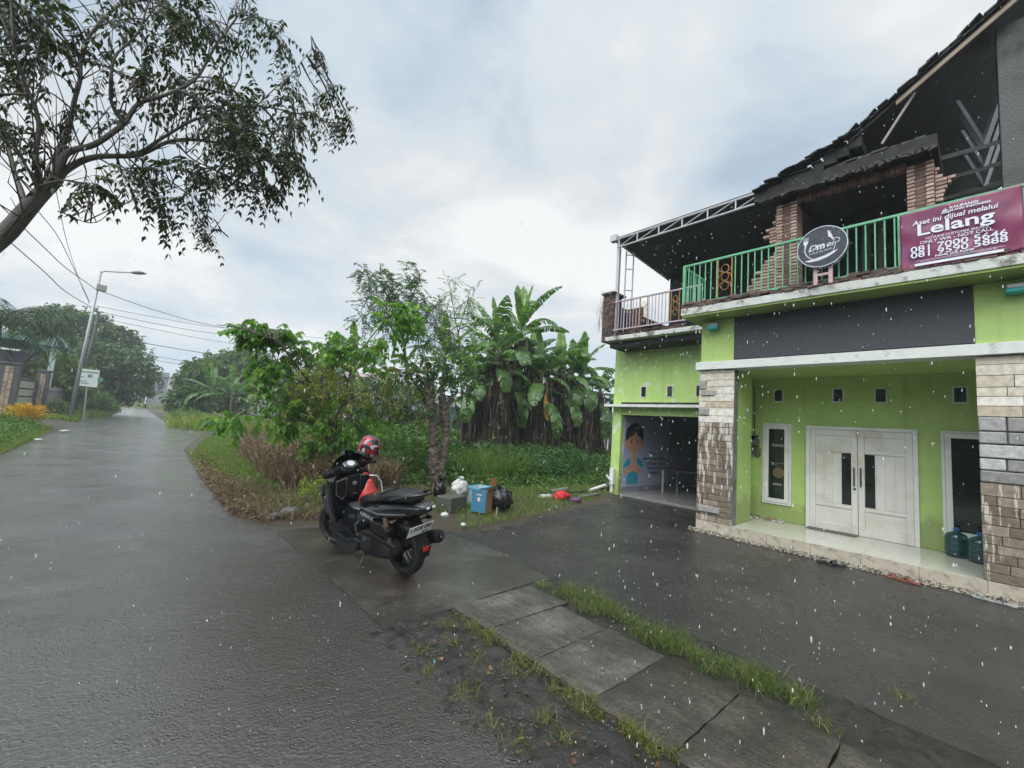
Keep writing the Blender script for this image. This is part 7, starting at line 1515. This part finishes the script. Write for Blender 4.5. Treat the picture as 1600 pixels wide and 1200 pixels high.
# street lamp
lb = gnd(108, 656); LP = thing('street_lamp', 'leaning grey street lamp with one long arm over the road', 'street lamp', lb); ltop = atY(158, 424, lb[1]); lend = atY(205, 426, lb[1]); lh2 = atY(229, 428, lb[1])
a = MB(); a.tube([Vector(lb)+Vector((0,0,-.1)), Vector(lb).lerp(ltop, .5), ltop], [.11,.09,.065], 12); M_gal2 = pmat('galvanised_pole', (0.30,0.32,0.33), .4, metal=.4, var=.15); a.build('pole', M_gal2, LP, smooth=True)
a = MB(); a.tube([ltop+Vector((0,0,-.15)), ltop+Vector((.12,0,.05)), lend], .045, 8); a.build('arm', M_gal2, LP)
a = MB(); d = (lh2-lend); rr_ = []
for k, (w_, h_) in enumerate(((.12,.08),(.22,.14),(.26,.16),(.22,.12),(.06,.03))): c = lend+d*(k/4); rr_.append([(c.x, c.y+w_*math.cos(q), c.z+h_*math.sin(q)*(.6 if math.sin(q) < 0 else 1)) for q in np.linspace(0, 6.283, 14, endpoint=False)])
a.loft(rr_); a.build('lamp_head', pmat('lamp_head_grey', (0.10,0.12,0.12), .4), LP, smooth=True)
a = MB(); c = Vector(lb).lerp(ltop, .88); a.box(c.x-.05, c.x+.45, c.y-.15, c.y+.15, c.z-.12, c.z+.3); a.build('junction_box', pmat('box_grey', (0.25,0.23,0.22), .5), LP, bevel=.03)
# dark utility pole, signboard
ub = gnd(117, 648); utop = atY(155, 487, ub[1]); a = MB(); a.tube([(ub[0],ub[1],-.1), utop], [.14,.1], 10); tag(a.build('utility_pole', pmat('tarred_pole', (0.035,0.035,0.035), .6), smooth=True), 'short dark utility pole just behind the leaning street lamp', 'pole')
sb = (atY(133, 640, 43).x, 43.0, 0.0); Ys = sb[1]; SB = thing('signboard', 'small white signboard with printed marks on a white post by the left verge', 'sign', sb)
c0, c1 = atY(124, 601, Ys), atY(156, 581, Ys); w_ = c1.x-c0.x; zc = (c0.z+c1.z)/2; a = MB(); a.box(c0.x, c1.x, Ys-.03, Ys+.03, zc-.62, zc+.62); a.build('board', pmat('white_board', (0.55,0.58,0.56), .4), SB, bevel=.01)
a = MB(); a.tube([Vector(sb)+Vector((0,.06,0)), Vector(((c0.x+c1.x)/2-.1, Ys+.06, zc))], .05, 8); a.build('post', M_gal2, SB)
a = MB()
for k, (u_, z_, ww, hh) in enumerate(((-.1,.42,1.5,.09),(0,.15,.35,.22),(-.4,.05,.3,.07),(.55,-.05,.4,.3),(-.35,-.25,.7,.07),(-.3,-.4,.9,.06))): a.box((c0.x+c1.x)/2+u_-ww*.5*.7, (c0.x+c1.x)/2+u_+ww*.5*.7, Ys-.036, Ys-.031, zc+z_-hh/2, zc+z_+hh/2)
a.build('printed_marks', pmat('green_print', (0.10,0.22,0.18), .5), SB)
# white gate posts far left
for i, (u, vt, vb, l) in enumerate(((160,603,640,'leftmost white gate post under the dark tree'), (169,602,638,'middle white gate post under the dark tree'), (178,601,636,'rightmost white gate post nearest the road end'))):
    p = gnd(u, vb); zt = atY(u+3, vt, p[1]).z; w_ = p[1]*0.0035; a = MB(); a.box(p[0]-w_, p[0]+w_, p[1]-w_, p[1]+w_, 0, zt); a.box(p[0]-w_*1.3, p[0]+w_*1.3, p[1]-w_*1.3, p[1]+w_*1.3, zt, zt+.12); tag(a.build('gate_post', M_white, bevel=.02), l, 'gate post', 'white gate posts')
lump('litter_scrap', (*gnd(101, 676)[:2], .03), (.16,.11,.05), M_bagw, 'long white scrap on the left road edge below the orange plant', 'litter', 61, .4, 3, group='scraps on the left edge', n=16)
lump('litter_scrap', (*gnd(59, 690)[:2], .03), (.10,.08,.04), M_bagw, 'small white scrap on the left road edge nearest the camera', 'litter', 62, .4, 3, group='scraps on the left edge', n=16)
# ---------------------------------------------------------------- far things
FB = thing('far_house', 'grey two storey house beyond the end of the road', 'house', (5, 128, 0))
x0, x1, xm = atY(236, 600, 128).x, atY(284, 600, 128).x, atY(262, 600, 128).x; z1 = atY(250, 583, 128).z
a = MB(); a.box(x0, xm, 128, 136, 0, z1-.8); a.build('wall', pmat('grey_far_wall', (0.20,0.20,0.22), .7, var=.2, scale=.6), FB)
a = MB(); a.box(xm, x1+3, 127, 136, 0, z1-.9); a.build('pale_wing', pmat('pale_far_wall', (0.42,0.42,0.43), .7), FB)
a = MB(); a.loft([[(x0-.4,127.5,z1-.8),(x0-.4,132,z1+.5),(x0-.4,136.5,z1-.8)],[(xm+.2,127.5,z1-.8),(xm+.2,132,z1+.5),(xm+.2,136.5,z1-.8)]]); a.loft([[(xm,126.5,z1-.9),((xm+x1)/2+1,126.5,z1+.4),(x1+3.4,126.5,z1-.9)],[(xm,136.5,z1-.9),((xm+x1)/2+1,136.5,z1+.4),(x1+3.4,136.5,z1-.9)]]); a.build('roof', pmat('dark_far_roof', (0.07,0.07,0.08), .6), FB)
a = MB()
for k in range(3): a.box(x0+1.2+k*2, x0+2.2+k*2, 127.9, 127.98, 4.6, 5.8)
a.build('window', M_glass, FB)
a = MB(); p = gnd(226, 629); q_ = atY(237, 583, 124); a.tube([(atY(227,628,124).x,124,0), q_], [.16,.12], 8); tag(a.build('utility_pole', pmat('white_far_pole', (0.5,0.5,0.5), .5)), 'thin whitish pole standing before the far grey house', 'pole')
TB = [(-16,142,7,'far tree left of the grey house'),(4,150,8,'far tree behind the left half of the grey house'),(24,150,8.5,'far tree right of the grey house')]
for i, (x, y, h, l) in enumerate(TB): blobtree('far_tree', l, x, y, .3, (x, y, h*.5), [((x+rnd.uniform(-5,5), y+rnd.uniform(-3,3), h*rnd.uniform(.35,.75)), (4.5,4,h*.36), 1500) for _ in range(5)], LM_far, .9, .55, 'tree', 'trees beyond the end of the road')
# mixed growth closing the horizon, and unseen rows added behind the camera
bl = []
for x in range(-120, 200, 6):
    if -6 < x < 18: hh = 3.2
    else: hh = rnd.uniform(5, 9)
    bl.append(((x, 158+rnd.uniform(-6,6), hh*.45), (6, 4, hh*.55), 900))
for x in range(22, 130, 5): bl.append(((x, 62+0.25*x+rnd.uniform(-3,3), 2.2), (4.5, 3, rnd.uniform(2.2, 3.6)), 1000))
for k in range(14): bl.append(((-12-2.5*k, 84+rnd.uniform(-4,4), 2.6), (4, 4, rnd.uniform(3, 5)), 900))
for k in range(16): bl.append(((-13+rnd.uniform(-2,2), -26+2.6*k, 3), (3, 2.5, 3.6), 900))  # unseen rows behind the camera, added to darken window reflections and low light
for k in range(12): bl.append(((-12+3*k, -20+rnd.uniform(-2,2), 3), (3, 2.5, 3.6), 700))
V, F = crownleaves(bl, .9, .55); tag(fastmesh('distant_trees', V, F, LM_far), kind='stuff')
# bushes and trees beyond the side road
clump('roadside_tree', 'broad hazy green tree beyond the side road, its crown left of the banana pair', [(325,588,2.4,1.6,1),(306,606,1.7,1.5,1),(340,598,2.6,2.0,1),(306,582,1.0,.8,.4)], 52, 4200, LM_far, .42, .26, 'tree', 300, r0=.25)
clump('roadside_tree', 'hazy green tree beyond the side road with lobed top right of the banana pair', [(370,572,2.4,1.8,.8),(395,578,3.0,2.4,1),(350,580,1.6,1.6,.6),(410,600,3.4,2.6,1),(385,612,3.2,2.2,1)], 53, 4200, LM_far, .42, .26, 'tree', 388, r0=.25)
clump('roadside_bush', 'dark low bush hanging over the road at the far corner of the side road', [(290,622,1.4,1.1,1),(305,628,1.6,1.1,1),(280,634,.9,.8,.6)], 47, 2600, LM_lefttree, .3, .18, 'bush', 286, r0=.08)
clump('roadside_bush', 'large dark bush beyond the side road behind the dry grass', [(430,618,3.4,2.0,1),(465,612,3.4,2.4,1),(340,620,3.0,1.6,.8),(375,628,3.0,1.4,.8)], 50, 2800, LM_lefttree, .35, .2, 'bush', 440, r0=.1)
# buildings seen through the gaps
def shed(label, u0, u1, vt, Y, wall, roofc, name='shed', depth=7, gable=.9, extra=None):
    x0, x1 = atY(u0, 640, Y).x, atY(u1, 640, Y).x; zt = atY((u0+u1)/2, vt, Y).z; t = thing(name, label, 'building', ((x0+x1)/2, Y, 0))
    a = MB(); a.box(x0, x1, Y, Y+depth, 0, zt-gable); a.build('wall', pmat(name+'_wall', wall, .6, var=.15, scale=1), t)
    a = MB(); a.loft([[(x0-.4, Y-.4, zt-gable-.1),(x0-.4, Y+depth/2, zt),(x0-.4, Y+depth+.4, zt-gable-.1),(x0-.4, Y+depth/2, zt-.15)],[(x1+.4, Y-.4, zt-gable-.1),(x1+.4, Y+depth/2, zt),(x1+.4, Y+depth+.4, zt-gable-.1),(x1+.4, Y+depth/2, zt-.15)]]); a.build('roof', pmat(name+'_roof', roofc, .5, var=.2, scale=2), t)
    a = MB(); a.box(x0+(x1-x0)*.4, x0+(x1-x0)*.55, Y-.03, Y, .8, 2.0); a.build('window', M_glass, t); return t
shed('pale house with rusty roof glimpsed beyond the side road left of the young tree', 404, 432, 598, 44, (0.42,0.40,0.38), (0.20,0.13,0.11))
shed('low house with faded pink roof behind the yellowing leaves of the young tree', 545, 640, 580, 34, (0.40,0.40,0.42), (0.34,0.27,0.26))
shed('blue grey building with grey roof between the pruned tree and the banana clump', 690, 760, 615, 24, (0.18,0.22,0.30), (0.20,0.21,0.22))
shed('dark grey low building behind the banana clump beside the green house', 915, 1010, 640, 17.5, (0.13,0.14,0.17), (0.10,0.10,0.11), gable=.5)
xg = [atY(u, 690, 17.3).x for u in (934, 937.5, 941, 944.5, 948)]; a = MB()
for x in xg: a.box(x-.035, x+.035, 17.2, 17.27, .0, atY(940, 680, 17.3).z)
tag(a.build('barred_gate', M_white), 'white barred gate in the gap left of the green house', 'gate')
clump('background_tree', 'mid green tree standing behind the yellowing young tree', [(500,610,2.6,1.8,1),(470,620,2.4,1.6,1),(600,625,2.6,1.4,1),(640,632,2.2,1.3,1),(560,620,2.4,1.4,1)], 24, 2600, LM_lefttree, .25, .14, 'tree', 520, r0=.12)
# ---------------------------------------------------------------- overhead cables
M_cab = pmat('cable_sheath', (0.03,0.03,0.035), .6)
pt_l = Vector(lb).lerp(ltop, .87); 
def cable(pts, label, r_=.022, sag=.0):
    a = MB(); c = curve([Vector(p) for p in pts], 8); a.tube(c, r_, 5); tag(a.build('power_cable', M_cab), label, 'cable', 'overhead cables')
def ap(u, v, Y): return atY(u, v, Y)
cable([ap(-40,330,26), ap(64,420,36), ap(80,435,38), ap(106,458,42), utop], 'cable running from the upper left down to the dark utility pole', .025)
cable([ap(0,320,24), ap(64,382,30), ap(105,420,36), pt_l], 'cable running from the upper left to the junction box of the street lamp', .022)
cable([ap(60,330,30), ap(92,372,36), ap(118,425,44), ap(140,472,52)], 'thin cable dropping steeply behind the lamp pole, left one', .02)
cable([ap(88,300,30), ap(105,380,38), ap(125,440,50), ap(140,475,60)], 'thin cable dropping steeply behind the lamp pole, right one', .016)
cable([pt_l, ap(250,487,44), ap(345,511,46), ap(520,540,52)], 'uppermost cable leaving the street lamp to the right over the road', .022)
cable([ap(150,478,48), ap(250,497,50), ap(345,512,52), ap(520,530,58)], 'cable crossing the road just below the uppermost one', .018)
cable([utop, ap(250,507,50), ap(345,522,52), ap(520,540,58)], 'cable starting at the dark utility pole and crossing the road', .022)
cable([ap(158,497,48), ap(250,516,50), ap(345,534,52), ap(520,560,58)], 'cable crossing the road below the one from the dark pole', .018)
cable([ap(188,529,60), ap(260,542,62), ap(380,560,66), ap(560,580,72)], 'thick low cable crossing above the far end of the road', .035)
cable([ap(200,549,80), ap(300,566,84), ap(430,585,90)], 'lowest pair of far cables, upper one', .03); cable([ap(200,556,80), ap(300,572,84), ap(430,590,90)], 'lowest pair of far cables, lower one', .03)

# ---------------------------------------------------------------- rain in the air
n = 5200; Yr = rng.uniform(0.9, 13, n)**1.0; P = np.column_stack([rng.uniform(-1, 1, n)*(2.0+Yr*1.1)+Yr*.55, Yr, rng.uniform(0, 1, n)*(2.4+Yr*.75)])
m2 = 1250; Xr = rng.uniform(1.0, 7.5, m2); P2 = np.column_stack([Xr, rng.uniform(-.3, 5.5, m2)*Xr/7.5, rng.uniform(0.05, 7.5, m2)*Xr/7.0]); P = np.concatenate([P, P2]); n = len(P)
P = P[(np.linalg.norm(P-np.array([0,0,CAMH]), axis=1) > 1.3) & (P[:,0] < 7.2)]; n = len(P)
dist = np.linalg.norm(P-np.array([0,0,CAMH]), axis=1); rad = rng.uniform(.0012, .0028, n)*np.where(dist < 2.2, .8, 1); lenr = rad*rng.uniform(1.6, 4.5, n); ax = np.column_stack([rng.normal(.03,.04,n), rng.normal(0,.04,n), np.ones(n)]); ax = unit(ax)
V = []; prof = [(-1, 0), (-.55, .8), (.3, 1.0), (1, 0)]; 
for pz, pr in prof:
    if pr == 0: V.append((P+ax*(pz*lenr)[:,None])[:,None,:])
    else:
        ring = [P+ax*(pz*lenr)[:,None]+np.column_stack([np.cos(c_)*rad*pr, np.sin(c_)*rad*pr, np.zeros(n)]) for c_ in np.arange(6)*math.pi/3]; V.append(np.stack(ring, 1))
V = np.concatenate(V, 1); fr = []
for k in range(6): k2 = (k+1) % 6; fr += [(0,1+k2,1+k),(1+k,1+k2,7+k2),(1+k,7+k2,7+k),(7+k,7+k2,13)]
F = (np.array(fr)[None]+(np.arange(n)*14)[:,None,None]).reshape(-1,3)
mr, t, b, out = mat_new('rain_water'); L = t.links.new; b.inputs['Base Color'].default_value = (.85,.88,.92,1); b.inputs['Roughness'].default_value = .1; b.inputs['Specular IOR Level'].default_value = .8
tp = t.nodes.new('ShaderNodeBsdfTransparent'); ms = t.nodes.new('ShaderNodeMixShader'); ms.inputs[0].default_value = .42; L(tp.outputs[0], ms.inputs[1]); L(b.outputs[0], ms.inputs[2]); L(ms.outputs[0], out.inputs[0])
tag(fastmesh('rain', V.reshape(-1,3), F, mr, smooth=True), kind='stuff')
# splash crowns on the wet paving: tiny beads thrown up where drops land
P = np.column_stack([rng.uniform(-2.4, 7.4, 1500), rng.uniform(.7, 9, 1500)]); P = P[(P[:,0] < 7.3) & (P[:,0] < 1.5+ (P[:,1] < 5)*6)]; bead = []
for x, y in P[:900]:
    for _ in range(3): bead.append((x+rng.normal(0,.008), y+rng.normal(0,.008), rng.uniform(.006,.03)))
o = pebbles('rain_splashes', bead, .0012, .0028, mr)
# ---------------------------------------------------------------- rain-soaked air
a = MB(); a.box(-290, 290, -55, 290, -1.03, 16.5); hz = a.build('haze', pmat('unused', (1,1,1))); hz.data.materials.clear()
mh2 = bpy.data.materials.new('haze_air'); mh2.use_nodes = True; t = mh2.node_tree; t.nodes.clear(); o_ = t.nodes.new('ShaderNodeOutputMaterial'); v_ = t.nodes.new('ShaderNodeVolumePrincipled')
v_.inputs['Color'].default_value = (.86,.92,1.0,1); v_.inputs['Density'].default_value = .0014; t.links.new(v_.outputs[0], o_.inputs['Volume']); hz.data.materials.append(mh2); tag(hz, kind='stuff')
